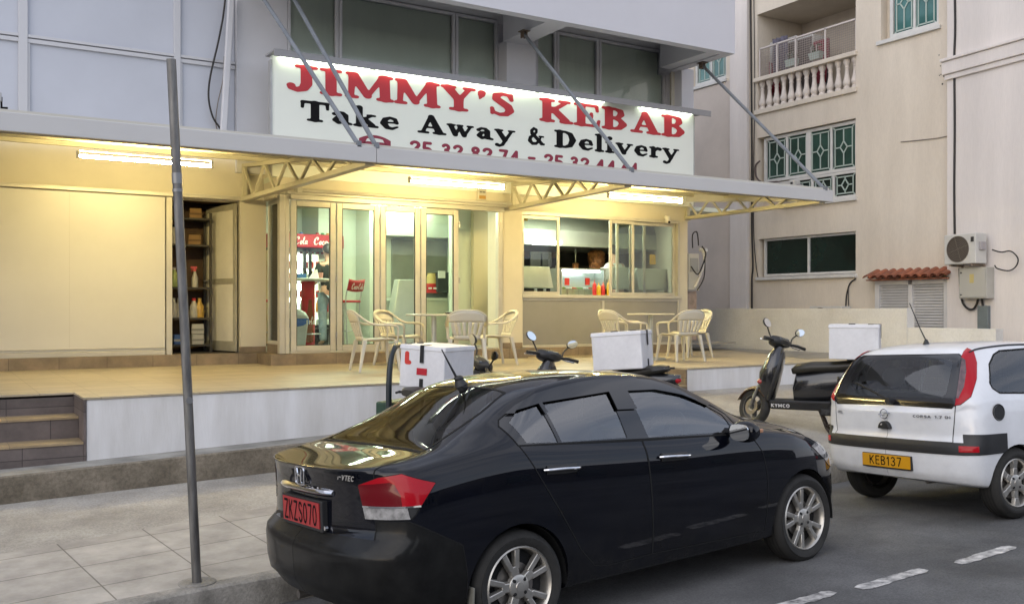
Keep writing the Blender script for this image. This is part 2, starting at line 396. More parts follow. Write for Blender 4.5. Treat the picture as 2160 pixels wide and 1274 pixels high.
def _sans(r):
    B = lambda w, s: _bold(w, s, r); t = 1 - r; q = r
    mid = .5
    return {
     '0': B(.66, [_arc(.3, .5, .3 - r, .5 - r, 0, 360, 24)]),
     '1': B(.40, [[(.06, .76), (.22, t), (.22, q)]]),
     '2': B(.64, [_arc(.3, .72, .3 - r, .28 - r, 165, -30, 12) + [(q + .02, q), (.60 - r, q)]]),
     '3': B(.64, [_arc(.28, .73, .26 - r, .27 - r, 150, -90, 12) + _arc(.28, .27 + r * .1, .3 - r, .28 - r * .9, 90, -150, 12)[0:]]),
     '4': B(.68, [[(.44, q), (.44, t), (q, .30), (.64 - r, .30)]]),
     '5': B(.64, [[(.56 - r, t), (.14, t), (.12, .55)] + _arc(.28, .32, .31 - r, .32 - r, 110, -150, 14)]),
     '7': B(.60, [[(q, t), (.58 - r, t), (.22, q)]]),
     '8': B(.64, [_arc(.3, .74, .25 - r, .26 - r, 0, 360, 20), _arc(.3, .27, .3 - r, .27 - r, 0, 360, 20)]),
     '-': B(.52, [[(q + .02, .56), (.46 - r, .56)]]),
     'Z': B(.66, [[(q, t), (.60 - r, t), (q, q), (.60 - r, q)]]),
     'K': B(.66, [[(q, q), (q, t)], [(.58 - r, t), (q + .02, .45)], [(.2, .56), (.60 - r, q)]]),
     'S': B(.62, [_arc(.3, .74, .27 - r, .26 - r, 20, 270, 14) + _arc(.3, .26, .28 - r, .26 - r + .02, 90, -160, 14)]),
     'E': B(.58, [[(.54 - r, t), (q, t), (q, q), (.54 - r, q)], [(q, .52), (.48 - r, .52)]]),
     'B': B(.64, [[(q, q), (q, t), (.3, t)] + _arc(.3, .75, .24 - r, .25 - r, 90, -90, 8) + [(q, .51)], [(.3, .51)] + _arc(.31, .26, .27 - r, .26 - r, 90, -90, 8) + [(q, q)]]),
     'I': B(.24, [[(.1, q), (.1, t)]]),
     'L': B(.56, [[(q, t), (q, q), (.5 - r, q)]]),
     ' ': (.30, [])}
SANS_BOLD = _sans(.10); SANS_THIN = _sans(.05); SANS_MID = _sans(.062)
def _c(*p): return tuple(p)
SCRIPT = {  # a flowing brush hand: capital C with a curl, o, c, a, hyphen swash, l
 'C': (.70, [A_((.62, .78, .07), (.56, .95, .06), (.40, .96, .05), (.2, .72, .08), (.14, .36, .10), (.24, .08, .07), (.44, .06, .045), (.66, .26, .03)), A_((.62, .78, .06), (.52, .66, .045), (.50, .78, .03))]),
 'o': (.42, [A_((.3, .48, .05), (.16, .36, .07), (.14, .16, .07), (.24, .05, .05), (.36, .16, .06), (.36, .36, .05), (.27, .48, .045), (.44, .40, .03))]),
 'c': (.38, [A_((.33, .42, .05), (.24, .5, .05), (.12, .34, .07), (.12, .14, .07), (.24, .05, .045), (.40, .18, .03))]),
 'a': (.46, [A_((.34, .44, .05), (.22, .5, .05), (.12, .32, .07), (.14, .1, .06), (.26, .08, .045), (.36, .3, .05), (.38, .48, .05), (.36, .16, .06), (.46, .06, .03))]),
 '-': (.26, [A_((.0, .32, .045), (.24, .36, .045))]),
 'l': (.28, [A_((.1, .3, .03), (.26, .72, .05), (.24, .96, .05), (.14, .8, .06), (.1, .3, .075), (.16, .06, .05), (.3, .14, .03))]),
 ' ': (.4, [])}
_GL = {}
def glyph(font, fid, ch, res=.03):
    key = (fid, ch, res)
    if key in _GL: return _GL[key]
    w, strokes = font[ch]
    x0, x1, y0, y1 = -.12, w + .24, -.42, 1.16
    nx, ny = int((x1 - x0) / res) + 1, int((y1 - y0) / res) + 1
    X, Y = np.meshgrid(x0 + np.arange(nx) * res, y0 + np.arange(ny) * res)
    D = np.full(X.shape, 9.0); k = .035 if fid == 'cooper' else .012
    for st in strokes:
        S = np.full(X.shape, 9.0)
        for (ax, ay, ar), (bx, by, br) in zip(st[:-1], st[1:]):
            dx, dy = bx - ax, by - ay; L2 = dx * dx + dy * dy + 1e-9
            t = np.clip(((X - ax) * dx + (Y - ay) * dy) / L2, 0, 1)
            S = np.minimum(S, np.hypot(X - ax - t * dx, Y - ay - t * dy) - (ar + (br - ar) * t))
        h = np.clip(.5 + .5 * (D - S) / k, 0, 1)
        D = D * (1 - h) + S * h - k * h * (1 - h)
    vs = []; idx = {}; fs = []
    def vert(key, p):
        if key not in idx: idx[key] = len(vs); vs.append(p)
        return idx[key]
    for j in range(ny - 1):
        runs = None
        for i in range(nx - 1):
            c = [(i, j), (i + 1, j), (i + 1, j + 1), (i, j + 1)]; d = [D[q[1], q[0]] for q in c]
            if all(q >= 0 for q in d): continue
            poly = []
            for a in range(4):
                b = (a + 1) % 4; (ia, ja), (ib, jb) = c[a], c[b]
                if d[a] < 0: poly.append(vert((ia, ja), (x0 + ia * res, y0 + ja * res)))
                if (d[a] < 0) != (d[b] < 0):
                    t = d[a] / (d[a] - d[b]); e = (min(c[a], c[b]), max(c[a], c[b]))
                    poly.append(vert(e, (x0 + (ia + (ib - ia) * t) * res, y0 + (ja + (jb - ja) * t) * res)))
            if len(poly) >= 3: fs.append(poly)
    _GL[key] = (w, vs, fs)
    return _GL[key]
def write(mb, text, font, fid, place, height, gap=.06, width=None, res=.03, slant=0.0):
    """lay `text` along place(x, y) -> point, x to the right and y up, scaled to `width` when given"""
    adv = []; x = 0.0
    for ch in text:
        w = font[ch][0] if ch in font else .4
        adv.append(x); x += w + gap
    total = x - gap; sx = (width / total) if width else height
    for ch, ax in zip(text, adv):
        if ch not in font or not font[ch][1]: continue
        w, vs, fs = glyph(font, fid, ch, res)
        mb.add([place((ax + vx + slant * vy) * sx, vy * height) for vx, vy in vs], fs)
    return total * sx
# ================================================================ surfaces of the place
def smoothstep(a, b, x):
    t = max(0.0, min(1.0, (x - a) / (b - a))); return t * t * (3 - 2 * t)
def road_z(x, y):
    return lerp_tab([(-5, -.27), (2.82, -.113), (5.36, -.045), (7.56, .033), (10, .03)], x) - .055 * (max(1.5, min(7.5, y)) - 4.6)
def kerb_y(x): return 6.081 + .096 * x
def pav_z(x, y):
    t = y - kerb_y(x)
    zl = -.09 + .0195 * min(x, 9) + .061 * min(t, 4.5)
    zr = lerp_tab([(-.6, -.06), (0, .06), (.3, .19), (.7, .26), (1.2, .32), (1.8, .40), (2.95, .615), (5, .66)], t)
    s = smoothstep(4.2, 8.0, x)
    return zl * (1 - s) + zr * s

ASPH = mat('asphalt', (.15, .149, .147), rough=.88, var=.26, scale=.9, gum=(1.1, .06, .55, .3), bump=.7, bscale=90, coords='World', speck=.6)
CONC = mat('concrete', (.42, .395, .35), rough=.85, var=.22, scale=1.3, bump=.45, bscale=70, coords='World', col2=(.27, .25, .215), speck=.45, gum=(2.1, .09, .45, .35))
KERBM = mat('kerb_stone', (.33, .31, .275), rough=.85, var=.25, scale=3.5, bump=.6, bscale=60, coords='World', col2=(.17, .16, .14), speck=.4)
SLAB = tiles('paving_slabs', (.41, .38, .335), (.19, .175, .15), .62, .46, .006, rot=-R(8), rough=.82, var=.08, stain=.05, gum=(1.9, .10, .45, .45))
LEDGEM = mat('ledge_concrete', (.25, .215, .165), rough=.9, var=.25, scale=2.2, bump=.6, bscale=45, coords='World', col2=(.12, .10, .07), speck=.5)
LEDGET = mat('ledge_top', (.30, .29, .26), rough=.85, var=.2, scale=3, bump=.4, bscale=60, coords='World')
WHITEW = mat('white_render', (.75, .745, .745), rough=.8, var=.07, scale=1.6, stretch=(2.2, 2.2, .35), bump=.25, bscale=35, coords='World', col2=(.60, .585, .56))
STONE = tiles('brown_stone_tile', (.24, .185, .125), (.10, .08, .06), .60, .40, .004, rough=.55, var=.12, axis='XZ', stain=.15)
STONE_DARK = tiles('step_stone_tile', (.145, .118, .108), (.055, .045, .04), .60, .40, .004, rough=.6, var=.15, axis='XZ', stain=.15)
TERR = tiles('terrace_tiles', (.43, .365, .255), (.27, .23, .16), .45, .45, .004, rough=.42, offset=0, var=.05, streak=(.45, 1.8, 1), stain=.0)
TREAD = tiles('tread_tiles', (.36, .27, .155), (.2, .15, .1), .60, .60, .003, rough=.5, var=.1)
PAINT = mat('road_paint', (.55, .53, .50), rough=.75, var=.28, scale=14, coords='World', col2=(.10, .10, .10), bump=.3, bscale=90)

mb = MB()                                                            # far ground, then the road on it
mb.box((-400, -400, -1.5), (400, 400, -.62)); struct(mb.build('ground', ASPH))
xs = np.concatenate([np.linspace(-60, -6, 8), np.linspace(-5, 12, 35), np.linspace(14, 80, 8)])
ts = np.concatenate([np.linspace(-60, -8, 6), np.linspace(-7, 0.7, 16)])
mb = MB(); mb.grid([[(x, kerb_y(x) + t, road_z(x, kerb_y(x) + t)) for t in ts] for x in xs]); struct(mb.build('road', ASPH, recalc=False))

xs = np.concatenate([np.linspace(-14, -1, 10), np.linspace(-.5, 13.5, 43), np.linspace(15, 40, 6)])
def pav_strip(name, t0, t1, m, n, dz=0.0, x1=40):
    q = MB(); X = [x for x in xs if x <= x1]
    q.grid([[(x, kerb_y(x) + t, pav_z(x, kerb_y(x) + t) + dz) for t in np.linspace(t0, t1, n)] for x in X])
    return struct(q.build(name, m, recalc=False))
pav_strip('forecourt', .14, 6.0, CONC, 24)
mb = MB()                                                            # paved strip along the kerb: its far border runs from (.42, 7.64) to (2.0, 7.92)
rows = []
for x in [v for v in xs if v <= 6.0]:
    b = 7.57 + .177 * x
    rows.append([(x, y, pav_z(x, y) + .005) for y in np.linspace(kerb_y(x) + .14, b, 8)])
mb.grid(rows); struct(mb.build('pavement', SLAB, recalc=False))
mb = MB(); rows = []                                                  # kerb with a worn round nose
for x in [v for v in xs if v <= 14]:
    y = kerb_y(x); zt = pav_z(x, y + .14) + .008; zb = road_z(x, y) - .05
    wob = .012 * math.sin(x * 5.1) + .006 * math.sin(x * 13)
    rows.append([(x, y + wob, zb), (x, y + .005 + wob, zt - .045), (x, y + .018 + wob, zt - .014), (x, y + .05, zt), (x, y + .155, zt), (x, y + .155, zt - .1)])
mb.grid(rows); struct(mb.build('kerb', KERBM, recalc=False))
mb = MB()                 # low concrete ledge along the foot of the white wall
rows = []
for x in np.linspace(-14, 7.5, 44):
    yw = 9.495 + .061 * (x - 1.226); yf = yw - .36
    zt = .335 + .026 * (x - .5) if x > -2 else .27
    rows.append([(x, yf, pav_z(x, yf) - .1), (x, yf, zt - .015), (x, yf + .015, zt), (x, yw + .2, zt)])
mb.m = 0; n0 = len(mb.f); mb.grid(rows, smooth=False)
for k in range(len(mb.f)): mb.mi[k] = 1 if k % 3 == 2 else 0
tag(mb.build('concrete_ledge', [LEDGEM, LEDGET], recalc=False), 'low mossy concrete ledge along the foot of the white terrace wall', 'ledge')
random.seed(3)
for k, (px, py) in enumerate([(2080, 1170), (1882, 1221), (1690, 1268)]):  # worn dashes of the parking bay
    p = onZ(px, py, road_z(6, 4) + .0); x, y = float(p[0]), float(p[1])
    for _ in range(4):
        p = onZ(px, py, road_z(x, y)); x, y = float(p[0]), float(p[1])
    q = MB(); L = .34 if k < 2 else .30; w = .055
    top = []; bot = []
    for i in range(13):
        u = -L + 2 * L * i / 12
        a, b = w + random.uniform(-.012, .006), w + random.uniform(-.012, .006)
        if i in (0, 12): a *= .6; b *= .6
        cx, cy = x + u, y + u * .03
        top.append((cx, cy + a, road_z(cx, cy + a) + .004)); bot.append((cx, cy - b, road_z(cx, cy - b) + .004))
    q.grid([bot, top], smooth=False)
    struct(q.build('road_marking', PAINT))

# ---------------------------------------------------------------- terrace, white retaining wall, two flights of steps
ZT, ZF = .93, 1.09                                                    # terrace and shop floor
def edge_y(x): return 9.495 + .061 * (x - 1.226)
SX0, SX1 = 7.75, 8.87                                                 # second flight, beside the motor scooters
tp = [(-12, 10.18), (1.2, 10.18), (1.2, edge_y(1.2)), (SX0, edge_y(SX0)), (SX0, 10.45), (SX1, 10.45), (SX1, edge_y(SX1)), (14.2, edge_y(14.2)), (14.2, 20), (-12, 20)]
mb = MB(); mb.prism(tp, .912, ZT); struct(mb.build('terrace', TERR))
mb = MB(); ins = .16
mb.prism([(-12, 10.36), (1.36, 10.36), (1.36, edge_y(1.36) + ins), (SX0 - .16, edge_y(SX0) + ins), (SX0 - .16, 10.62), (SX1 + .16, 10.62), (SX1 + .16, edge_y(SX1) + ins), (14.0, edge_y(14) + ins), (14.0, 20), (-12, 20)], -.3, .909)
struct(mb.build('terrace_base', CONC))
def white_wall(x0, x1, label):
    q = MB(); rows = []
    q.prism([(x0, edge_y(x0) + .012), (x1, edge_y(x1) + .012), (x1, edge_y(x1) + .158), (x0, edge_y(x0) + .158)], -.2, .909)
    tag(q.build('retaining_wall', WHITEW, bevel=.006), label, 'wall')
white_wall(1.225, SX0 - .005, 'long white rendered wall under the terrace edge behind the bare metal post')
white_wall(SX1 + .005, 14.0, 'short white rendered wall under the terrace edge behind the parked black scooter')
def steps(name, x0, x1, ys, zs, label, m):
    t = empty(name, ((x0 + x1) / 2, ys[0], zs[0] - .2), 0, label, 'steps')
    t.matrix_world
    ox, oy, oz = t.location
    q = MB(); q2 = MB()
    for k in range(len(ys)):
        z1 = zs[k]; y1 = ys[k]
        yb = ys[k + 1] if k + 1 < len(ys) else y1 + .17
        q.box((x0 - ox, y1 - oy, -.4 - oz), (x1 - ox, yb - oy - (.002 if k + 1 < len(ys) else 0), z1 - .02 - oz))
        if k + 1 < len(ys): q2.box((x0 - ox, y1 - oy - .012, z1 - .02 - oz), (x1 - ox, yb - oy - .002, z1 - oz))
    q.build('riser', m, t); q2.build('tread', TREAD, t)
    q = MB()
    q.box((x1 + .002 - ox, edge_y(x1) + .004 - oy, -.3 - oz), (x1 + .024 - ox, ys[-1] + .17 - oy, .909 - oz))
    q.build('side_cheek', m, t); q = MB()
    if x0 > 0: q.box((x0 - .024 - ox, edge_y(x0) + .004 - oy, -.3 - oz), (x0 - .002 - ox, ys[-1] + .17 - oy, .909 - oz))
    if x0 > 0: q.build('side_cheek', m, t)
steps('entrance_steps', -12, 1.198, (9.50, 9.84, 10.185), (.53, .73, .909), 'dark brown stone steps up to the terrace left of the white wall', STONE_DARK)
steps('entrance_steps', SX0 + .026, SX1 - .026, (9.95, 10.2, 10.455), (.70, .81, .909), 'short brown tiled steps up to the terrace beside the short white wall', STONE)

# ================================================================ the shop building
CREAMW = mat('cream_wall_paint', (.60, .56, .46), rough=.75, var=.04, scale=1.2, bump=.12, bscale=60, coords='World')
LILACW = mat('pale_wall_paint', (.60, .60, .63), rough=.75, var=.03, scale=.9, bump=.12, bscale=50, coords='World')
INTW = mat('interior_paint', (.60, .64, .55), rough=.6, var=.03, scale=1.0, coords='World')
PANELW = mat('white_panel', (.60, .59, .55), rough=.35, var=.03, scale=.8, coords='World')
UPANEL = mat('upper_panel', (.52, .54, .60), rough=.5, var=.035, scale=.7, coords='World')
ALU = mat('cream_aluminium', (.52, .50, .44), rough=.42, metal=.25, var=.05, scale=4)
ALUG = mat('grey_aluminium', (.42, .42, .42), rough=.4, metal=.4, var=.05, scale=4)
UFRAME = mat('upper_frame', (.55, .55, .57), rough=.45, metal=.1)
BLIND = mat('window_blind', (.86, .89, .80), rough=.7, var=.05, scale=1.4, coords='World', stretch=(1, 1, .5))
WGLASS = glass('window_glass', (.93, .97, .94), 1.45)
TGLASS = glass('tinted_upper_glass', (.95, .97, .95), 1.4)
GREYP = mat('grey_laminate', (.25, .245, .235), rough=.5, var=.05, scale=1.5, coords='World')
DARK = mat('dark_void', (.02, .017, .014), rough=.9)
FLOORI = mat('interior_floor', (.32, .30, .26), rough=.35, var=.1, scale=3, coords='World')
STEEL = mat('stainless_steel', (.52, .54, .49), rough=.32, metal=.45, var=.06, scale=2, coords='World')
SEAM = mat('dark_seam', (.03, .03, .03), rough=.8)

SH = empty('shop_building', (8, 14, ZF), 0, 'two storey pale shop building with glass doors and a serving hatch under the canopy', 'building')
def S(mb, name, m, **k):
    mb.v = [(x - 8, y - 14, z - ZF) for x, y, z in mb.v]
    return mb.build(name, m, SH, **k)
def sub(parent, mb, name, m, **k):
    mb.v = [(x - 8, y - 14, z - ZF) for x, y, z in mb.v]
    return mb.build(name, m, parent, **k)
YL, YB, YK, YU = 14.28, 13.65, 13.75, 14.2
def framed(fn, a0, a1, z0, z1, w, d, depth0=0.0):
    """rectangular frame of section w x d in a vertical plane; fn(a, depth, z) -> point"""
    q = MB()
    for (p0, p1, q0, q1) in ((a0, a0 + w, z0, z1), (a1 - w, a1, z0, z1), (a0 + w, a1 - w, z0, z0 + w), (a0 + w, a1 - w, z1 - w, z1)):
        q.box(fn(p0, depth0, q0), fn(p1, depth0 + d, q1))
    return q
def onwall(Y): return lambda a, dd, z: (a, Y + dd, z)
# ground floor shell: left wall, bay, kitchen front
mb = MB()
mb.box((-12, YL + .02, 3.34), (3.95, YL + .3, 4.1)); mb.box((3.951, YL, ZF), (4.34, YL + .3, 4.1))
mb.box((4.30, YB, 3.42), (8.12, YB + .2, 4.0)); mb.box((4.302, YB + .1, 3.36), (4.42, YL + .12, 3.99))
mb.box((8.12, YB + .04, ZF), (8.53, YB + .5, 4.0))
mb.box((8.53, YK, 3.40), (12.30, YK + .2, 4.0)); mb.hexa([(12.02, YK + .201, ZF), (12.28, YK + .201, ZF), (13.95, 16.8, ZF), (13.7, 16.8, ZF)], [(12.02, YK + .201, 6.3), (12.28, YK + .201, 6.3), (13.95, 16.8, 6.3), (13.7, 16.8, 6.3)]); mb.box((13.7, 16.801, ZF), (13.95, 20, 6.3))
mb.box((12.03, YK + .002, ZF), (12.25, YK + .2, 3.40))
S(mb, 'wall', CREAMW, bevel=.004)
mb = MB(); mb.box((-12, YL - .16, ZT - .01), (4.159, YL + .35, ZF))
mb.box((4.16, YB - .19, ZT - .01), (8.50, YL + .35, ZF - .003)); mb.box((8.5, YK - .04, ZT - .01), (12.27, YK + .3, ZF - .006))
mb.box((3.93, YL - .02, ZF + .003), (4.33, YL - .001, ZF + .09)); mb.box((8.13, YB + .02, ZF - .002), (8.52, YB + .039, ZF + .09))
S(mb, 'plinth', STONE, bevel=.004)
# left: one wide white sliding panel, its rail and frame
mb = MB(); mb.box((-12, YL - .03, 1.16), (2.87, YL + .05, 3.335)); pn = S(mb, 'sliding_panel', PANELW)
mb = MB(); mb.box((-12, YL - .07, 3.35), (3.95, YL - .031, 3.405)); mb.box((-12, YL - .06, ZF), (2.87, YL + .1, 1.155)); mb.box((2.885, YL - .05, ZF), (2.965, YL + .25, 3.34))
mb.box((-12, YL - .045, 1.185), (2.868, YL - .032, 1.205)); S(mb, 'panel_frame', ALU, bevel=.004)
mb = MB()
for x in (1.62, -.9): mb.box((x, YL - .0325, 1.21), (x + .006, YL - .03, 3.33))
S(mb, 'panel_joint', mat('panel_joint', (.53, .515, .47), rough=.6))
# storage closet behind the opening
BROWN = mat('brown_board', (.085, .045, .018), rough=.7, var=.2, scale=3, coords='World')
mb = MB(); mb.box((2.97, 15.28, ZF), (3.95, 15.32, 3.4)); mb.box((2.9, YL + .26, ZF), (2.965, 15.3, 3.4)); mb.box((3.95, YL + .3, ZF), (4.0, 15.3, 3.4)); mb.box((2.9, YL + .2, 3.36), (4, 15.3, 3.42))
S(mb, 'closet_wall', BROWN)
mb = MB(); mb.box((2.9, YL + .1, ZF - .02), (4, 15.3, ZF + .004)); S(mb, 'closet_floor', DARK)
# closet door, swung wide open on its right hinge
dl = MB(); T = Matrix.Translation((3.90, YL + .05, 0)) @ Matrix.Rotation(R(105), 4, 'Z'); dl.M = T
dw = .86
for a, b in (((0, -.02, 1.11), (.06, .02, 3.31)), ((dw - .05, -.02, 1.11), (dw, .02, 3.31)), ((.06, -.02, 1.11), (dw - .05, .02, 1.26)), ((.06, -.02, 3.22), (dw - .05, .02, 3.31)), ((.06, -.02, 2.12), (dw - .05, .02, 2.2))): dl.box(a, b)
dl.M = T
for a in range(0): pass
door = None
DFRAME = mat('door_frame_grey', (.40, .38, .30), rough=.5, metal=.2, var=.08, scale=5)
door = S(dl, 'door', DFRAME, bevel=.003)
dl = MB(); dl.M = T; dl.box((.06, -.008, 1.26), (dw - .05, .008, 2.12)); dl.box((.06, -.008, 2.2), (dw - .05, .008, 3.22)); sub(door, dl, 'door_panel', mat('door_panel', (.74, .71, .60), rough=.5, var=.06, scale=2))
dl = MB(); dl.M = T
for s in (-1, 1): dl.tube([(dw - .03, s * .02, 2.17), (dw - .03, s * .06, 2.17), (dw - .14, s * .06, 2.17)], .012, 8)
sub(door, dl, 'handle', ALUG)
# bay: slim side window, corner post, rail, four folding leaves
def bayside(a, dd, z): return (4.36 + dd, a, z)
w = S(framed(bayside, YB + .09, YL - .001, ZF + .13, 3.35, .05, .06), 'side_window', ALU, bevel=.003)
mb = MB(); mb.box((4.385, YB + .14, ZF + .18), (4.391, YL - .05, 3.30)); sub(w, mb, 'pane', WGLASS)
mb = MB(); mb.box((4.35, YB + .09, ZF - .001), (4.45, YL - .002, ZF + .128)); sub(w, mb, 'sill', STONE)
mb = MB(); mb.box((4.34, YB - .02, ZF), (4.42, YB + .088, 3.41)); mb.box((4.425, YB - .012, ZF), (4.49, YB + .08, 3.41)); S(mb, 'corner_post', ALU, bevel=.006)
mb = MB(); mb.box((4.43, YB - .10, 3.415), (8.16, YB - .001, 3.455)); mb.box((4.50, YB - .05, 3.345), (8.13, YB + .07, 3.4151)); S(mb, 'door_track', ALU, bevel=.004)
mb = MB(); mb.box((4.50, YB - .02, ZF - .001), (8.11, YB + .09, ZF + .022)); S(mb, 'threshold', ALU, bevel=.004)
mb = MB(); mb.tube([(4.62, YB - .13, 3.47), (8.2, YB - .13, 3.475)], .028, 10); mb.box((4.56, YB - .16, 3.43), (4.63, YB, 3.53)); S(mb, 'awning_roller', ALU)
xs_ = [4.505, 5.215, 5.925, 6.615, 7.30]
for k in range(4):
    a0, a1 = xs_[k] + .008, xs_[k + 1] - .008
    d = S(framed(onwall(YB), a0, a1, ZF + .024, 3.338, .088, .06), 'folding_door', ALU, bevel=.008)
    q = MB(); q.box((a0 + .085, YB + .025, ZF + .11), (a1 - .085, YB + .031, 3.252)); sub(d, q, 'pane', WGLASS)
    q = framed(onwall(YB - .002), a0 + .088, a1 - .088, ZF + .112, 3.25, .007, .02, .004); sub(d, q, 'gasket', SEAM)
    q = MB()
    for z in (1.35, 2.2, 3.1): q.tube([(a1 + .008, YB - .012, z - .045), (a1 + .008, YB - .012, z + .045)], .013, 8)
    sub(d, q, 'hinge', ALUG)
mb = MB(); mb.box((8.03, YB - .01, ZF), (8.115, YB + .09, 3.345)); S(mb, 'door_jamb', ALU, bevel=.006)
# kitchen hatch: frames, sliding panes, grey laminate below
KX = [8.545, 9.30, 10.42, 10.93, 12.02]
mb = MB(); mb.box((8.532, YK - .03, 3.335), (12.03, YK + .1, 3.398)); mb.box((8.532, YK - .06, 1.93), (12.06, YK + .14, 1.985)); mb.box((8.532, YK - .03, 1.09), (8.56, YK + .05, 1.93)); mb.box((11.985, YK - .03, 1.09), (12.028, YK + .1, 3.335))
mb.box((8.532, YK - .035, 1.085), (12.03, YK + .05, 1.125)); mb.box((10.22, YK - .03, 1.125), (10.27, YK + .04, 1.93)); mb.box((8.56, YK - .028, 1.885), (11.985, YK + .04, 1.929))
hatch = S(mb, 'hatch_frame', ALU, bevel=.005)
mb = MB(); mb.box((8.561, YK - .012, 1.126), (10.219, YK + .02, 1.884)); mb.box((10.271, YK - .012, 1.126), (11.984, YK + .02, 1.884)); S(mb, 'counter_front', GREYP)
for a0, a1, dd in ((8.555, 9.34, 0.0), (10.40, 10.96, -.03), (10.90, 11.98, .03), (10.62, 11.30, .06)):
    f_ = S(framed(onwall(YK + .02 + dd), a0, a1, 1.987, 3.333, .055, .028), 'hatch_window', ALU, bevel=.003)
    q = MB(); q.box((a0 + .05, YK + .031 + dd, 2.04), (a1 - .05, YK + .036 + dd, 3.28)); sub(f_, q, 'pane', WGLASS)
# interior shells
mb = MB(); mb.box((4.42, YB + .1, ZF - .03), (8.2, 17.6, ZF - .002)); mb.box((8.3, YK + .21, ZF - .03), (13.7, 18.0, ZF - .002)); S(mb, 'interior_floor', FLOORI)
mb = MB()
mb.box((4.42, 17.5, ZF), (8.3, 17.6, 3.62)); mb.box((4.30, YL + .301, ZF), (4.40, 17.5, 3.62)); mb.box((7.98, 15.2, ZF), (8.37, 15.32, 3.62)); mb.box((8.25, 15.32, ZF), (8.37, 17.5, 3.62))
mb.box((8.37, 17.9, ZF), (13.7, 18.0, 3.62)); mb.box((6.0, 16.6, ZF), (6.18, 17.5, 3.62)); mb.box((6.82, 15.95, ZF), (8.25, 16.05, 3.62)); mb.box((6.72, 15.95, ZF), (6.819, 16.6, 3.62))
S(mb, 'interior_wall', INTW)
mb = MB(); mb.box((8.372, 15.1, ZF), (8.69, 15.42, 3.62)); S(mb, 'pillar', mat('beige_pillar', (.50, .44, .28), rough=.6))
mb = MB(); mb.box((4.30, YB + .21, 3.62), (13.7, 18.0, 3.70)); S(mb, 'interior_ceiling', INTW)
# upper floor
mb = MB()
mb.box((3.88, YU, 3.76), (4.64, YU + .3, 7.4)); mb.box((4.64, YU, 3.76), (12.3, YU + .3, 5.20)); mb.box((8.36, 13.92, 3.76), (8.95, YU + .29, 6.30)); mb.box((8.95, YU, 5.2), (9.12, YU + .29, 6.7))
mb.box((12.10, 13.75, 4.001), (12.40, YU + .3, 6.28)); mb.box((4.64, YU + .25, 6.4), (12.3, YU + .3, 6.75)); mb.box((12.02, YU + .302, 6.3), (12.28, 20, 7.4))
S(mb, 'upper_wall', LILACW, bevel=.004)
for a0, a1 in ((4.64, 5.47), (5.47, 7.53), (7.53, 8.36), (9.12, 9.575), (9.575, 10.51), (10.51, 12.10)):
    f_ = S(framed(onwall(YU), a0 + .005, a1 - .005, 5.205, 6.70, .05, .09), 'upper_window', UFRAME, bevel=.004)
    q = MB(); q.box((a0 + .05, YU + .05, 5.25), (a1 - .05, YU + .056, 6.65)); sub(f_, q, 'pane', TGLASS)
    q = MB(); n = 26; rows = []
    for i in range(n + 1):
        x = a0 + .05 + (a1 - a0 - .1) * i / n
        rows.append([(x, YU + .09 + .0012 * math.sin(i * 1.9 + a0 * 3), z) for z in (5.25, 5.7, 6.2, 6.65)])
    q.grid(rows); sub(f_, q, 'blind', BLIND)
mb = MB(); mb.box((-12, YL + .02, 4.101), (3.87, YL + .3, 8.2)); S(mb, 'upper_panel', UPANEL)
mb = MB()
for x, w_ in ((1.06, .11), (3.04, .09), (-1.2, .1), (-3.4, .1)): mb.box((x - w_ / 2, YL - .03, 4.0), (x + w_ / 2, YL + .019, 8.2))
for a, b in ((-3.35, -1.25), (-1.15, 1.005), (1.115, 2.995), (3.085, 3.87)):
    mb.box((a, YL - .015, 5.29), (b, YL + .019, 5.345)); mb.box((a, YL - .022, 5.36), (b, YL + .019, 5.40)); mb.box((a, YL - .01, 4.0), (a + .03, YL + .019, 5.29))
S(mb, 'panel_mullion', UFRAME, bevel=.003)
# roof slab with its deep white parapet, recessed soffit and two cross beams
mb = MB(); mb.box((3.6, 12.40, 6.24), (12.15, 12.58, 9.0)); mb.box((11.96, 12.58, 6.24), (12.15, 20, 9.0)); S(mb, 'parapet', mat('parapet_paint', (.60, .60, .64), rough=.75, var=.025, scale=.5, coords='World', bump=.1, bscale=50))
mb = MB(); mb.box((3.6, 12.582, 6.72), (11.958, 14.6, 6.9)); mb.box((8.30, 12.582, 6.262), (8.72, 13.94, 6.718)); mb.box((11.7, 12.582, 6.262), (11.955, 13.9, 6.718)); S(mb, 'soffit', LILACW)
mb = MB(); mb.box((-12, 14.6, 3.7), (12.2, 20, 3.75)); mb.box((-12, 19.9, 0), (12.2, 20, 9)); mb.box((3.6, 14.6, 8.9), (11.95, 20, 9.0)); S(mb, 'back_wall', LILACW)

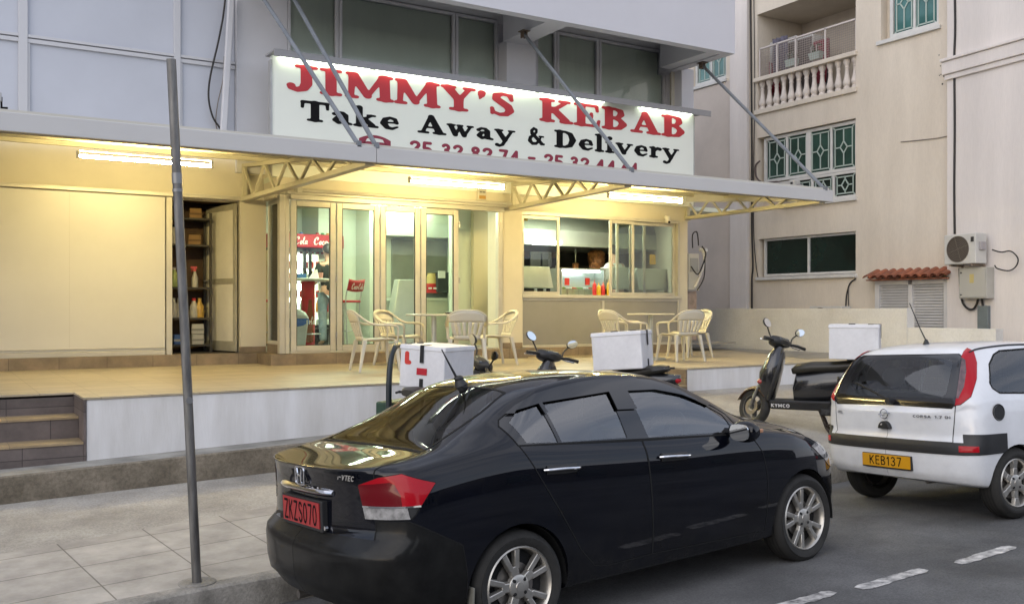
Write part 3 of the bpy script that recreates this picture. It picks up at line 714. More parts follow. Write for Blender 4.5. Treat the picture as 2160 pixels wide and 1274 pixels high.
# ---------------------------------------------------------------- canopy, stays, lamps
CANOPY = mat('canopy_paint', (.55, .545, .54), rough=.5, var=.03, scale=.8, coords='World')
CUNDER = mat('canopy_underside', (.55, .53, .47), rough=.6, var=.04, scale=1, coords='World')
TRUSS = mat('truss_paint', (.52, .49, .38), rough=.55, var=.05, scale=3)
YC = 10.24
CN = empty('canopy', (6, YC, 3.6), 0, 'long flat white steel canopy over the terrace hung from sloping stays', 'canopy')
def Cn(mb, name, m, parent=None, **k):
    mb.v = [(x - 6, y - YC, z - 3.6) for x, y, z in mb.v]
    return mb.build(name, m, parent or CN, **k)
mb = MB(); mb.box((-12, YC, 3.425), (4.40, YC + .04, 3.608)); mb.box((4.405, YC, 3.425), (12.14, YC + .04, 3.605)); mb.hexa([(12.10, YC + .042, 3.43), (12.138, YC + .042, 3.43), (12.138, 13.7, 3.75), (12.10, 13.7, 3.75)], [(12.10, YC + .042, 3.605), (12.138, YC + .042, 3.605), (12.138, 13.7, 3.95), (12.10, 13.7, 3.95)]); Cn(mb, 'fascia', CANOPY, bevel=.006)
mb = MB(); mb.box((-12, YC + .042, 3.425), (12.098, YC + .14, 3.44)); mb.box((-12, YC + .16, 3.50), (12.098, YC + .22, 3.598)); Cn(mb, 'gutter', mat('gutter_paint', (.30, .28, .24), rough=.6))
RZ = lambda y: 3.60 + (y - YC) * .088                                   # the sheet climbs towards the wall
mb = MB(); mb.hexa([(-12, YC + .042, RZ(YC)), (12.10, YC + .042, RZ(YC)), (12.10, 14.19, RZ(14.19)), (-12, 14.19, RZ(14.19))], [(-12, YC + .042, RZ(YC) + .04), (12.10, YC + .042, RZ(YC) + .04), (12.10, 14.19, RZ(14.19) + .04), (-12, 14.19, RZ(14.19) + .04)]); Cn(mb, 'roof_sheet', CUNDER)
mb = MB()
for y in (11.3, 12.5, 13.4): mb.box((-12, y, RZ(y) - .055), (12.09, y + .06, RZ(y) - .001))
Cn(mb, 'purlin', TRUSS)
def truss(xw, yw, xf, yf, zb=3.16, name='truss'):
    q = MB(); a = Vector((xw, yw, zb)); b = Vector((xf, yf, 3.43))
    ta = Vector((xw, yw, RZ(yw) - .085)); tb = Vector((xf, yf, 3.565))
    q.bar(a, b, .12, .06); q.bar(ta, tb, .07, .05); q.bar(a + Vector((0, -.03, 0)), ta + Vector((0, -.03, 0)), .07, .06, up=(0, 1, 0)); n = 10
    for i in range(n):
        u0, u1 = i / n, (i + 1) / n
        p = (a.lerp(b, u0), ta.lerp(tb, u1)) if i % 2 else (ta.lerp(tb, u0), a.lerp(b, u1))
        if (p[0] - p[1]).length > .12: q.bar(p[0], p[1], .035, .035, up=(1, 0, 0))
    return Cn(q, name, TRUSS, bevel=.002)
truss(3.98, YL - .08, 4.36, YC + .1, 3.36)
truss(8.30, YB - .02, 8.14, YC + .1, 3.42)
truss(12.20, YK - .02, 12.0, YC + .1, 3.45)
STAY = mat('stay_steel', (.20, .215, .235), rough=.45, metal=.4, var=.08, scale=6)
for x0, x1, z1 in ((4.19, 3.80, 6.30), (4.41, 4.30, 6.30), (8.14, 8.22, 6.235), (11.98, 12.06, 6.235)):
    q = MB(); a = (x0, YC + .05, 3.63); b = (x1, 13.14, z1 - .05)
    q.tube([a, b], .028, 10); q.box((x0 - .025, YC + .0, 3.59), (x0 + .025, YC + .1, 3.66)); s_ = Cn(q, 'stay_rod', STAY)
    q = MB(); q.box((x1 - .07, 13.06, z1 - .012), (x1 + .07, 13.22, z1)); q.box((x1 - .04, 13.1, z1 - .11), (x1 - .015, 13.19, z1 - .01)); q.box((x1 + .015, 13.1, z1 - .11), (x1 + .04, 13.19, z1 - .01)); q.tube([(x1 - .06, 13.145, z1 - .06), (x1 + .06, 13.145, z1 - .06)], .016, 8)
    Cn(q, 'bracket', mat('bracket_rust', (.14, .10, .07), rough=.7, var=.2, scale=20), s_)
TUBE = mat('warm_tube_glow', (1, .9, .7), emit=(1.0, .775, .325), estr=150)
def tube_lamp(x0, x1, y, z, label):
    t = empty('fluorescent_lamp', ((x0 + x1) / 2, y, z + .06), 0, label, 'lamp', 'fluorescent lamps under the canopy')
    h = (x1 - x0) / 2
    q = MB(); q.box((-h - .02, -.03, .0), (h + .02, .03, -.035 + .045)); q.box((-h - .035, -.022, -.085), (-h - .005, .022, 0)); q.box((h + .005, -.022, -.085), (h + .035, .022, 0)); q.build('batten', CANOPY, t, bevel=.003)
    q = MB(); q.tube([(-h, 0, -.06), (h, 0, -.06)], .019, 12); q.build('tube', TUBE, t)
tube_lamp(1.50, 3.0, 12.2, 3.53, 'lit fluorescent tube lamp over the white sliding panel, leftmost under the canopy')
tube_lamp(5.76, 7.26, 12.2, 3.53, 'lit fluorescent tube lamp in front of the folding glass doors')
tube_lamp(9.23, 10.73, 12.2, 3.53, 'lit fluorescent tube lamp over the kitchen serving hatch')

# ---------------------------------------------------------------- sign
SIGNW = mat('sign_face', (.78, .81, .75), rough=.45, var=.02, scale=.6, coords='World')
SRED = mat('sign_red', (.42, .018, .028), rough=.4); SDRED = mat('sign_dark_red', (.25, .018, .045), rough=.4); SBLK = mat('sign_black', (.006, .006, .007), rough=.75, spec=.15)
YS = 13.62
SG = empty('shop_sign', (8.2, YS, 3.66), 0, 'long white lit kebab shop sign with red and black slab lettering above the canopy', 'sign')
def Sg(mb, name, m, **k):
    mb.v = [(x - 8.2, y - YS, z - 3.66) for x, y, z in mb.v]; return mb.build(name, m, SG, **k)
k_ = YS / 13.7                                                           # survey was on Y 13.7
sx = lambda x: x * k_
mb = MB(); mb.box((sx(4.25), YS, 3.66), (sx(12.35), YS + .10, CAM_H + (5.428 - CAM_H) * k_)); Sg(mb, 'panel', SIGNW)
zz = lambda z: CAM_H + (z - CAM_H) * k_
mb = MB(); mb.box((sx(4.225), YS - .012, 3.66), (sx(4.25) - .001, YS + .11, zz(5.36))); mb.box((sx(12.35) + .001, YS - .012, 3.66), (sx(12.37), YS + .11, zz(5.36))); Sg(mb, 'edge_trim', ALUG)
mb = MB(); mb.box((sx(4.20), YS - .24, zz(5.43)), (sx(12.56), YS + .16, zz(5.455))); mb.box((sx(4.20), YS - .255, zz(5.352)), (sx(12.56), YS - .2405, zz(5.46))); Sg(mb, 'hood', mat('hood_grey', (.30, .30, .31), rough=.5, metal=.2), bevel=.004)
mb = MB()
for x in (4.85, 5.9, 6.7, 7.5, 8.35, 9.3, 10.4, 11.3): mb.box((sx(x), YS - .02, zz(5.457)), (sx(x) + .08, YS + .06, zz(5.49)))
Sg(mb, 'hood_clip', SBLK)
STUBE = mat('sign_tube_glow', (1, 1, .9), emit=(.90, 1.0, .80), estr=10)
for a, b in ((4.35, 5.75), (5.85, 7.25), (7.35, 8.75), (8.85, 10.2), (11.05, 12.25)): Sg(MB().tube([(sx(a), YS - .065, zz(5.409)), (sx(b), YS - .065, zz(5.409))], .013, 8), 'tube', STUBE)
def row(text, px0, px1, pyc, base, h, font, fid, m, name, gap=.06, res=.03):
    x0 = float(onY(px0, pyc, 13.7)[0]); x1 = float(onY(px1, pyc, 13.7)[0]); q = MB()
    write(q, text, font, fid, lambda x, z: (sx(x0 + x), YS - .004, zz(base + z)), h, gap, (x1 - x0), res)
    return q
q = MB()
for t, a, b, c in (("JIMMY'S", 602, 1086, 190), ('KEBAB', 1137, 1447, 250)):
    Sg(row(t, a, b, c, 4.945, .395, COOPER, 'cooper', SRED, '', gap=.05), 'red_lettering', SRED, recalc=False)
q = MB()
for t, a, b, c in (('Take', 634, 843, 250), ('Away', 880, 1085, 275), ('&', 1112, 1150, 292), ('Delivery', 1169, 1431, 310)):
    Sg(row(t, a, b, c, 4.525, .300, COOPER, 'cooper', SBLK, '', gap=.03), 'black_lettering', SBLK, recalc=False)
for t, a, b, c in (('25', 864, 914, 310), ('32', 930, 978, 315), ('82', 992, 1040, 322), ('74', 1052, 1097, 328), ('-', 1112, 1132, 333), ('25', 1147, 1190, 335), ('32', 1202, 1244, 340), ('44', 1255, 1300, 345), ('44', 1308, 1347, 350)):
    Sg(row(t, a, b, c, 4.165, .23, SANS_BOLD, 'bold', SDRED, '', gap=.05, res=.025), 'number_lettering', SDRED, recalc=False)
q = MB()
x0 = sx(float(onY(757, 300, 13.7)[0])); x1 = sx(float(onY(824, 300, 13.7)[0])); w_ = x1 - x0; P = lambda a, b: (x0 + a * w_, YS - .004, zz(4.08 + b * .34))
hs = []                                                                   # telephone: handset arch over a round body
for i in range(17):
    t = i / 16; a = -1 + 2 * t; hs.append((a, .78 + .20 * (1 - a * a)))
lo = [(a, b - (.13 if abs(a) < .62 else .30)) for a, b in hs]
q.grid([[P(.5 + a * .5, b) for a, b in lo], [P(.5 + a * .5, b) for a, b in hs]], smooth=False)
n = 24; rin, rout = .17, .36
q.grid([[P(.5 + rin * math.cos(2 * math.pi * i / n), .36 + rin * 1.05 * math.sin(2 * math.pi * i / n)) for i in range(n + 1)], [P(.5 + .40 * max(-1, min(1, 1.25 * math.cos(2 * math.pi * i / n))), .34 + .34 * max(-1, min(1, 1.2 * math.sin(2 * math.pi * i / n)))) for i in range(n + 1)]], smooth=False)
Sg(q, 'telephone_symbol', SDRED, recalc=False)
# ================================================================ the cream apartment building across the alley
XC = 16.5
CREAM = mat('cream_render', (.71, .635, .53), rough=.85, var=.04, scale=1.3, bump=.4, bscale=40, coords='World', stretch=(1.5, 1.5, .28), speck=.10, col2=(.65, .575, .475))
PINK = mat('pinkish_render', (.75, .695, .655), rough=.85, var=.04, scale=1.4, bump=.35, bscale=42, coords='World', stretch=(1.6, 1.6, .18), speck=.08)
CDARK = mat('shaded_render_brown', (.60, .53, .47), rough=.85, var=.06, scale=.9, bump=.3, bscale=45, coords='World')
WFRAME = mat('white_window_frame', (.66, .65, .62), rough=.5, var=.05, scale=5)
TEAL = mat('teal_window_pane', (.05, .16, .15), rough=.06, spec=.6, var=.25, scale=1.3, coords='World')
TEALD = mat('dark_green_pane', (.025, .07, .055), rough=.06, spec=.6, var=.3, scale=1.2, coords='World')
TEALL = mat('pale_teal_pane', (.13, .27, .25), rough=.08, spec=.6, var=.2, scale=1.3, coords='World')
BLACKG = mat('black_green_pane', (.010, .025, .02), rough=.07, spec=.55, var=.3, scale=1.2, coords='World')
LEAD = mat('pale_lead', (.42, .50, .45), rough=.5)
CB = empty('apartment_building', (XC, 14, 0), 0, 'cream rendered apartment building with a balcony and leaded windows across the alley', 'building')
def Cb(mb, name, m, parent=None, **k):
    mb.v = [(x - XC, y - 14, z) for x, y, z in mb.v]; return mb.build(name, m, parent or CB, **k)
holes = [(13.34, 16.12, 6.32, 8.60, 1.5), (13.34, 16.12, 4.08, 5.72, .22), (13.34, 16.08, 2.48, 3.365, .22), (11.42, 12.72, 7.17, 8.5, .2), (17.14, 18.30, 7.33, 8.5, .2)]
Y0, Y1, Z0, Z1 = 4.0, 26.0, -.3, 12.0
ys = sorted({Y0, Y1, *[h[0] for h in holes], *[h[1] for h in holes]}); zs = sorted({Z0, Z1, *[h[2] for h in holes], *[h[3] for h in holes]})
mb = MB()
for a, b in zip(ys[:-1], ys[1:]):
    for c, d in zip(zs[:-1], zs[1:]):
        if any(h[0] <= a and b <= h[1] and h[2] <= c and d <= h[3] for h in holes): continue
        mb.add([(XC, a, c), (XC, b, c), (XC, b, d), (XC, a, d)], [(0, 3, 2, 1)])
for a, b, c, d, dp in holes:
    x = XC + dp
    mb.add([(XC, a, c), (x, a, c), (x, b, c), (XC, b, c), (XC, a, d), (x, a, d), (x, b, d), (XC, b, d)], [(0, 3, 2, 1), (4, 5, 6, 7), (0, 1, 5, 4), (3, 7, 6, 2), (1, 2, 6, 5)])
mb.add([(XC, Y1, Z0), (XC, Y1, Z1), (XC + 9, Y1, Z1), (XC + 9, Y1, Z0), (XC, Y0, Z0), (XC, Y0, Z1), (XC + 9, Y0, Z1), (XC + 9, Y0, Z0)], [(0, 1, 2, 3), (4, 5, 6, 7), (1, 5, 6, 2), (2, 6, 7, 3)])
Cb(mb, 'wall', CREAM, recalc=False)
mb = MB(); mb.box((XC - .10, 16.36, -.2), (XC - .001, 16.92, 11.9)); Cb(mb, 'pilaster', PINK, bevel=.01)
mb = MB(); mb.box((XC - .03, 16.925, -.2), (XC - .002, 25, 7.24)); Cb(mb, 'wall_shade_sheet', CDARK)  # shade on the wall beyond the pilaster, painted as a thin darker sheet
# right wing: its face turns slightly towards the street
mb = MB()
P_ = lambda s, o: (16.42 - .118 * s - .993 * o * 1.0, 11.09 - .993 * s + .118 * o)
def wing(s0, s1, o0, o1, z0, z1, q):
    a, b, c, d = P_(s0, o0), P_(s1, o0), P_(s1, o1), P_(s0, o1)
    q.hexa([(*a, z0), (*d, z0), (*c, z0), (*b, z0)], [(*a, z1), (*d, z1), (*c, z1), (*b, z1)])
wing(0, 7, -2.0, 0.12, -.3, 12, mb); Cb(mb, 'wing_wall', PINK)
mb = MB(); wing(-.06, 7.06, .121, .20, 6.12, 6.36, mb); wing(-.03, 7.03, .121, .165, 6.02, 6.118, mb); wing(-.08, 7.08, .121, .235, 6.362, 6.42, mb); Cb(mb, 'cornice', PINK, bevel=.012)
def lattice(q, y0, y1, z0, z1, x):
    """leaded diamond pattern on one pane"""
    def b(p, r_, w=.026): q.bar((x, p[0], p[1]), (x, r_[0], r_[1]), w, .012, up=(1, 0, 0))
    i = .10 * min(y1 - y0, 1); cy, cz = (y0 + y1) / 2, (z0 + z1) / 2; m = .13
    b((y0 + i, z0 + i), (y0 + i, z1 - i)); b((y1 - i, z0 + i), (y1 - i, z1 - i)); b((y0 + i, z0 + i), (y1 - i, z0 + i)); b((y0 + i, z1 - i), (y1 - i, z1 - i))
    for sy, sz in ((y0, z0), (y1, z0), (y0, z1), (y1, z1)):
        b((sy, sz), (sy + (i if sy == y0 else -i), sz + (i if sz == z0 else -i)))
    if z1 - z0 < .35: m = .08
    b((cy, z0 + i), (cy, cz - m)); b((cy, cz + m), (cy, z1 - i)); b((y0 + i, cz), (cy - m * .7, cz)); b((cy + m * .7, cz), (y1 - i, cz))
    for s1, s2 in ((1, 1), (1, -1), (-1, 1), (-1, -1)): b((cy + s1 * m * .7, cz), (cy, cz + s2 * m))
def leaded(y0, y1, z0, z1, n, m, x=XC + .10, w=.07, lead=True, gap=.05):
    q = MB(); q.box((x - .03, y0, z0), (x + .05, y0 + w, z1)); q.box((x - .03, y1 - w, z0), (x + .05, y1, z1)); q.box((x - .03, y0 + w, z0), (x + .05, y1 - w, z0 + w)); q.box((x - .03, y0 + w, z1 - w), (x + .05, y1 - w, z1))
    st = (y1 - y0 - 2 * w) / n; edges = [y0 + w + st * k for k in range(n + 1)]
    for k in range(1, n):
        g = gap if not (n == 4 and k == 2) else gap * 2.6
        q.box((x - .032, edges[k] - g / 2, z0 + w - .001), (x + .051, edges[k] + g / 2, z1 - w + .001))
    f = Cb(q, 'window', WFRAME, bevel=.004)
    for k in range(n):
        q = MB(); q.box((x + .005, edges[k] + .02, z0 + w - .01), (x + .02, edges[k + 1] - .02, z1 - w + .01)); Cb(q, 'pane', m, f)
        if lead:
            q = MB(); lattice(q, edges[k] + .03, edges[k + 1] - .03, z0 + w, z1 - w, x - .004); Cb(q, 'leading', LEAD, f)
    return f
leaded(13.345, 15.98, 4.66, 5.70, 4, TEALD)
leaded(13.345, 15.2, 4.09, 4.655, 3, BLACKG, w=.055)
leaded(13.345, 15.98, 2.495, 3.36, 2, BLACKG, lead=False, w=.05)
leaded(11.425, 12.55, 7.19, 8.48, 2, TEAL, x=XC + .08)
leaded(17.145, 18.295, 7.35, 8.48, 2, TEALL, x=XC + .08)
for lo, hi in (((XC - .06, 13.30, 2.405), (XC + .2, 16.12, 2.479)), ((XC - .06, 13.30, 4.005), (XC + .2, 15.3, 4.079)), ((XC - .06, 11.36, 7.09), (XC + .18, 12.80, 7.168)), ((XC - .07, 17.1, 7.25), (XC + .18, 18.4, 7.328))):
    Cb(MB().box(lo, hi), 'window_sill', WFRAME, bevel=.006)
# balcony: floor lip, thirteen balusters, coping, mesh screen, back door
mb = MB(); mb.box((XC - .05, 13.30, 6.26), (XC + .25, 16.18, 6.37)); Cb(mb, 'balcony_edge', CREAM, bevel=.01)
mb = MB(); mb.box((XC - .07, 13.30, 7.02), (XC + .16, 16.2, 7.115)); Cb(mb, 'balcony_coping', CREAM, bevel=.012)
BAL = mat('baluster_stone', (.70, .63, .565), rough=.8, var=.10, scale=5, coords='World', bump=.3, bscale=60)
bal = None
for k in range(13):
    y = 13.41 + k * (16.03 - 13.41) / 12
    if bal is None:
        q = MB(); prof = [(.0, .002), (.075, .002), (.075, .05), (.055, .07), (.082, .12), (.086, .17), (.06, .25), (.045, .36), (.042, .44), (.055, .47), (.042, .49), (.05, .53), (.078, .58), (.078, .645), (0, .645)]
        q.lathe(prof, n=16); bal = q.build('baluster', BAL, CB); o = bal
    else: o = bal.copy(); COL.objects.link(o); o.parent = CB
    o.location = (.08, y - 14, 6.372)
MESHM = mat('mesh_wire', (.42, .36, .32), rough=.6, metal=.2)
q = MB()
for y in (13.36, 14.17, 15.0, 15.55, 16.08): q.box((XC + .03, y - .018, 7.118), (XC + .06, y + .018, 7.80))
q.box((XC + .03, 13.36, 7.78), (XC + .06, 16.08, 7.815)); fr = Cb(q, 'screen_frame', mat('screen_frame_white', (.60, .54, .50), rough=.5))
q = MB(); n = 54
for i in range(n): y = 13.39 + (16.06 - 13.39) * i / (n - 1); q.box((XC + .042, y - .0035, 7.12), (XC + .047, y + .0035, 7.78))
for i in range(13): z = 7.15 + .62 * i / 12; q.box((XC + .0475, 13.38, z - .0035), (XC + .052, 16.07, z + .0035))
Cb(q, 'wire_mesh', MESHM, fr)
q = MB(); q.box((XC + 1.42, 13.42, 6.34), (XC + 1.49, 14.5, 8.56)); bd = Cb(q, 'balcony_door', WFRAME)
q = MB(); q.box((XC + 1.40, 13.52, 6.45), (XC + 1.418, 13.93, 7.9)); q.box((XC + 1.40, 13.98, 6.45), (XC + 1.418, 14.40, 7.9)); q.box((XC + 1.40, 13.52, 8.0), (XC + 1.418, 14.40, 8.45)); Cb(q, 'pane', BLACKG, bd)
# things on the balcony
def planter(y, label):
    t = empty('hanging_planter', (XC - .0 + .16, y, 7.22), 0, label, 'planter', 'planters hung inside the balcony screen')
    q = MB(); q.hexa([(-.06, -.13, 0), (.07, -.13, 0), (.07, .13, 0), (-.06, .13, 0)], [(-.08, -.155, .16), (.09, -.155, .16), (.09, .155, .16), (-.08, .155, .16)]); q.build('box', mat('planter_pale_green', (.48, .58, .52), rough=.5), t, bevel=.01)
    q = MB()
    for yy in (-.09, .06): q.tube([(-.085, yy, .16), (-.09, yy, .27), (-.06, yy, .31), (-.03, yy, .27)], .008, 6)
    q.build('hook', WFRAME, t)
    q = MB(); random.seed(int(y * 100))
    for _ in range(60):
        a = random.uniform(-.13, .13); c = Vector((random.uniform(-.06, .06), a, .16 + random.uniform(0, .14))); d = Vector((random.uniform(-1, 1), random.uniform(-1, 1), random.uniform(.2, 1))).normalized() * .07; e = d.cross(Vector((0, 0, 1))).normalized() * .018
        q.add([c, c + d * .5 + e, c + d, c + d * .5 - e], [(0, 1, 2, 3)])
    q.build('leaves', mat('leaf_green', (.05, .11, .025), rough=.6), t, recalc=False)
planter(15.22, 'pale green planter box hung on the balcony screen beside the draped clothes')
planter(14.53, 'pale green planter box hung on the middle of the balcony screen')
t = empty('clothes_rack', (XC + .45, 15.6, 6.38), 0, 'laundry rack with a draped grey cloth behind the balcony screen', 'clothes rack')
q = MB()
for y in (-.4, .4): q.tube([(-.15, y, 0), (-.15, y, 1.55)], .014, 6); q.tube([(.15, y, 0), (-.15, y, .9)], .012, 6)
q.tube([(-.15, -.4, 1.55), (-.15, .4, 1.55)], .012, 6); q.build('rack', WFRAME, t)
def cloth(name, y0, y1, z0, z1, m, x):
    q = MB(); rows = []
    for i in range(15):
        u = i / 14; rows.append([(x + .035 * math.sin(u * 17 + v * 3) + .04 * v, y0 + (y1 - y0) * u + .03 * math.sin(v * 5 + u * 4), z1 - (z1 - z0) * v * (1 + .12 * math.sin(u * 9))) for v in np.linspace(0, 1, 9)])
    q.grid(rows); q.build(name, m, t, solid=.008)
cloth('grey_cloth', -.17, .28, .82, 1.62, mat('cloth_grey_violet', (.14, .13, .17), rough=.9, var=.2, scale=12), -.20)
cloth('white_cloth', .12, .42, 1.05, 1.58, mat('cloth_white', (.5, .5, .5), rough=.9), -.13)
cloth('red_cloth', .2, .5, .35, 1.15, mat('cloth_red', (.22, .02, .03), rough=.9), -.10)
t2 = empty('storage_cabinet', (XC + .75, 15.0, 6.34), 0, 'white storage cabinet standing on the balcony behind the clothes', 'cabinet')
q = MB(); q.box((-.2, -.05, 0), (.25, .7, 1.62)); q.build('carcass', WFRAME, t2, bevel=.01)
q = MB(); q.box((-.22, -.03, .05), (-.201, .32, 1.57)); q.box((-.22, .33, .05), (-.201, .68, 1.57)); q.build('cabinet_door', mat('cabinet_dark', (.10, .08, .07), rough=.6), t2)
t3 = empty('red_chair', (XC + .55, 14.72, 6.34), 0, 'dark red folded garden chair standing behind the balcony screen', 'chair')
q = MB(); q.box((-.03, -.22, .45), (.03, .22, 1.42)); q.build('backrest', mat('chair_red', (.20, .015, .03), rough=.6), t3, bevel=.02)
for yy in (-.2, .2):
    q = MB(); q.tube([(-.1, yy, 0), (.04, yy, 1.3)], .014, 8); q.build('leg', mat('dark_metal', (.05, .05, .055), rough=.5, metal=.5), t3)

# ---------------------------------------------------------------- alley wall, shutters, boxes and pipes
XW = 14.3
ALLEYW = mat('alley_wall_render', (.72, .71, .675), rough=.85, var=.08, scale=1.1, coords='World', bump=.35, bscale=40, stretch=(1, 1, .7), col2=(.62, .60, .555), speck=.15)
mb = MB(); mb.box((XW, 10.5, -.2), (XW + .2, 22, 1.752)); mb.box((XW + .003, 8.9, -.2), (XW + .197, 10.499, 1.425)); mb.box((XW - .004, 10.52, 1.56), (XW, 22, 1.566)); tag(mb.build('alley_wall', ALLEYW, bevel=.008), 'low plastered boundary wall stepping down behind the scooter delivery box', 'wall')
LOUV = mat('louvre_white', (.62, .61, .60), rough=.5, var=.04, scale=3, coords='World')
GT = empty('louvre_shutter', (XC - .09, 11.93, .9), 0, 'double white louvred shutter under a small clay tile hood on the cream wall', 'shutter')
def Gt(mb, name, m, parent=None, **k):
    mb.v = [(x - XC + .09, y - 11.93, z - .9) for x, y, z in mb.v]; return mb.build(name, m, parent or GT, **k)
ga, gb = 11.12, 12.76
mb = MB(); x0, x1 = XC - .14, XC - .003
for a, b, c, d in ((ga, ga + .1, .9, 2.33), (gb - .1, gb, .9, 2.33), (11.90, 11.99, .9, 2.22), (ga + .1, 11.90, 2.22, 2.33), (11.99, gb - .1, 2.22, 2.33)): mb.box((x0, a, c), (x1, b, d))
Gt(mb, 'frame', LOUV, bevel=.004)
for a, b in ((ga + .1, 11.90), (11.99, gb - .1)):
    mb = MB()
    for k in range(24): z = .93 + k * .054; mb.hexa([(x0 + .03, a, z), (x0 + .04, a, z), (x0 + .04, b, z), (x0 + .03, b, z)], [(x0 + .075, a, z + .05), (x0 + .085, a, z + .05), (x0 + .085, b, z + .05), (x0 + .075, b, z + .05)])
    Gt(mb, 'slats', LOUV)
mb = MB(); mb.box((x1 - .02, ga + .1, .9), (x1 - .002, gb - .1, 2.22)); Gt(mb, 'backing', DARK)
CLAY = mat('clay_tile', (.30, .095, .045), rough=.8, var=.25, scale=5, bump=.4, bscale=40, col2=(.16, .06, .035))
mb = MB(); nt_ = 10
for k in range(nt_):
    y = 11.10 + k * (12.80 - 11.10) / (nt_ - 1)
    top = [(XC - .005, y + .075 * math.cos(R(a)), 2.50 + .055 * math.sin(R(a))) for a in range(0, 181, 20)]
    bot = [(XC - .36, y + .088 * math.cos(R(a)), 2.36 + .06 * math.sin(R(a))) for a in range(0, 181, 20)]
    top2 = [(p[0], p[1] * .12 + y * .88 + (p[1] - y) * .70, p[2] - .015) for p in top]; bot2 = [(p[0], y + (p[1] - y) * .82, 2.36 + (p[2] - 2.36) * .8) for p in bot]
    mb.grid([top, bot], True); mb.grid([bot, bot2], False); mb.grid([bot2, [(p[0], y + (p[1] - y) * .82, p[2] - .015) for p in top]], True)
th = Gt(mb, 'tile_hood', CLAY, recalc=False)
mb = MB()
for k in range(nt_ - 1):
    y = 11.10 + (k + .5) * (12.80 - 11.10) / (nt_ - 1)
    top = [(XC - .004, y + .085 * math.cos(R(a)), 2.505 - .04 * math.sin(R(a))) for a in range(0, 181, 30)]; bot = [(XC - .335, y + .085 * math.cos(R(a)), 2.385 - .05 * math.sin(R(a))) for a in range(0, 181, 30)]
    mb.grid([top, bot], True)
mb.box((XC - .30, 11.05, 2.31), (XC - .002, 12.85, 2.333)); Gt(mb, 'under_tile', CLAY, th, recalc=False)
# air conditioner on the wing wall
def onwing(px, py, o=.12):
    s = .5
    for _ in range(30):
        p = P_(s, o); v = _ray(px, py)
        # intersect the ray with the wing plane
        n_ = np.array([-.993, .118, 0]); p0 = np.array([16.42 - .993 * o, 11.09 + .118 * o, 0]); t = np.dot(n_, p0 - _o) / np.dot(n_, v); q = _o + v * t
    d = (q - p0); s = float(-.118 * d[0] - .993 * d[1]); return s, float(q[2])
WANG = math.atan2(-.993, -.118)                                        # along the wing, away from its corner
def wing_empty(name, px, py, label, cat):
    s, z = onwing(px, py); p = P_(s, .12)
    return empty(name, (p[0], p[1], z), WANG, label, cat), s, z
ACW = mat('ac_white', (.56, .55, .52), rough=.5, var=.05, scale=4); ACD = mat('ac_dark_grille', (.07, .055, .045), rough=.6)
def ac_unit(t, w=.80, h=.56, d=.30):
    """x along the wall, y towards the wall; the back touches y = 0"""
    q = MB(); q.box((-w / 2, -d - .08, 0), (w / 2, -.08, h)); b = q.build('casing', ACW, t, bevel=.015)
    cx, cz, r_ = -w / 2 + .30, h / 2, h * .42
    q = MB(); q.disc((cx, -d - .081, cz), r_, 32); q.build('fan_grille', ACD, b, recalc=False)
    q = MB()
    for k in range(1, 8): q.lathe([(r_ * k / 8 - .003, -d - .086), (r_ * k / 8 + .003, -d - .086), (r_ * k / 8 + .003, -d - .082), (r_ * k / 8 - .003, -d - .082)], (cx, 0, cz), 'Y', 28, True)
    q.lathe([(r_, -d - .09), (r_ + .012, -d - .09), (r_ + .012, -d - .08), (r_, -d - .08)], (cx, 0, cz), 'Y', 32, True)
    for k in range(4): q.bar((cx, -d - .084, cz), (cx + r_ * math.cos(k * 1.57 + .3), -d - .084, cz + r_ * math.sin(k * 1.57 + .3)), .008, .006, up=(0, 1, 0))
    q.build('guard_ring', mat('ac_guard', (.14, .12, .10), rough=.5), b)
    q = MB(); q.box((w / 2 - .01, -d + .0, h * .45), (w / 2 + .05, -d + .12, h * .72)); q.build('valve_cover', mat('ac_valve', (.35, .33, .34), rough=.5), b, bevel=.006); q = MB(); q.box((w / 2 - .10, -d - .088, h * .72), (w / 2 - .04, -d - .079, h * .88)); q.build('type_plate', SEAM, b)
    q = MB()
    for x in (-w * .34, w * .34): q.box((x - .02, -d - .06, -.035), (x + .02, 0, -.002)); q.box((x - .02, -.03, -.25), (x + .02, 0, -.036))
    q.build('wall_bracket', mat('rusty_bracket', (.32, .25, .19), rough=.7, var=.3, scale=20), t)
t, s, z = wing_empty('air_conditioner', 2054, 558, 'white outdoor air conditioning unit mounted above the grey electrical cabinet', 'air conditioner'); ac_unit(t, .68, .54, .28)
t, s, z = wing_empty('electrical_cabinet', 2068, 630, 'pale grey electrical cabinet on the wall below the air conditioner', 'cabinet')
q = MB(); q.box((-.29, -.2, 0), (.29, 0, .56)); b = q.build('body', mat('cabinet_grey', (.43, .415, .37), rough=.55, var=.06, scale=3), t, bevel=.008)
q = MB(); q.box((-.265, -.215, .02), (.265, -.201, .54)); dd_ = q.build('cabinet_door', mat('cabinet_grey2', (.44, .425, .375), rough=.5), b, bevel=.006)
q = MB(); q.box((-.05, -.218, .28), (.04, -.2155, .44)); q.build('sticker', mat('sticker_yellow', (.55, .45, .18), rough=.5), dd_)
q = MB()
for zz_ in (.07, .47): q.tube([(-.23, -.226, zz_), (-.23, -.21, zz_)], .014, 8)
q.build('lock', SEAM, dd_)
CABLE = mat('black_cable', (.018, .016, .015), rough=.6)
def wing_pts(L, o):
    out = []
    for px, py in L:
        s, z = onwing(px, py, o); p = P_(s, o); out.append((p[0], p[1], z))
    return out
def cable(pts, r_, label, m=CABLE, name='cable', n=8): tag(MB().tube(catmull(pts, 8), r_, 8).build(name, m), label, 'cable')
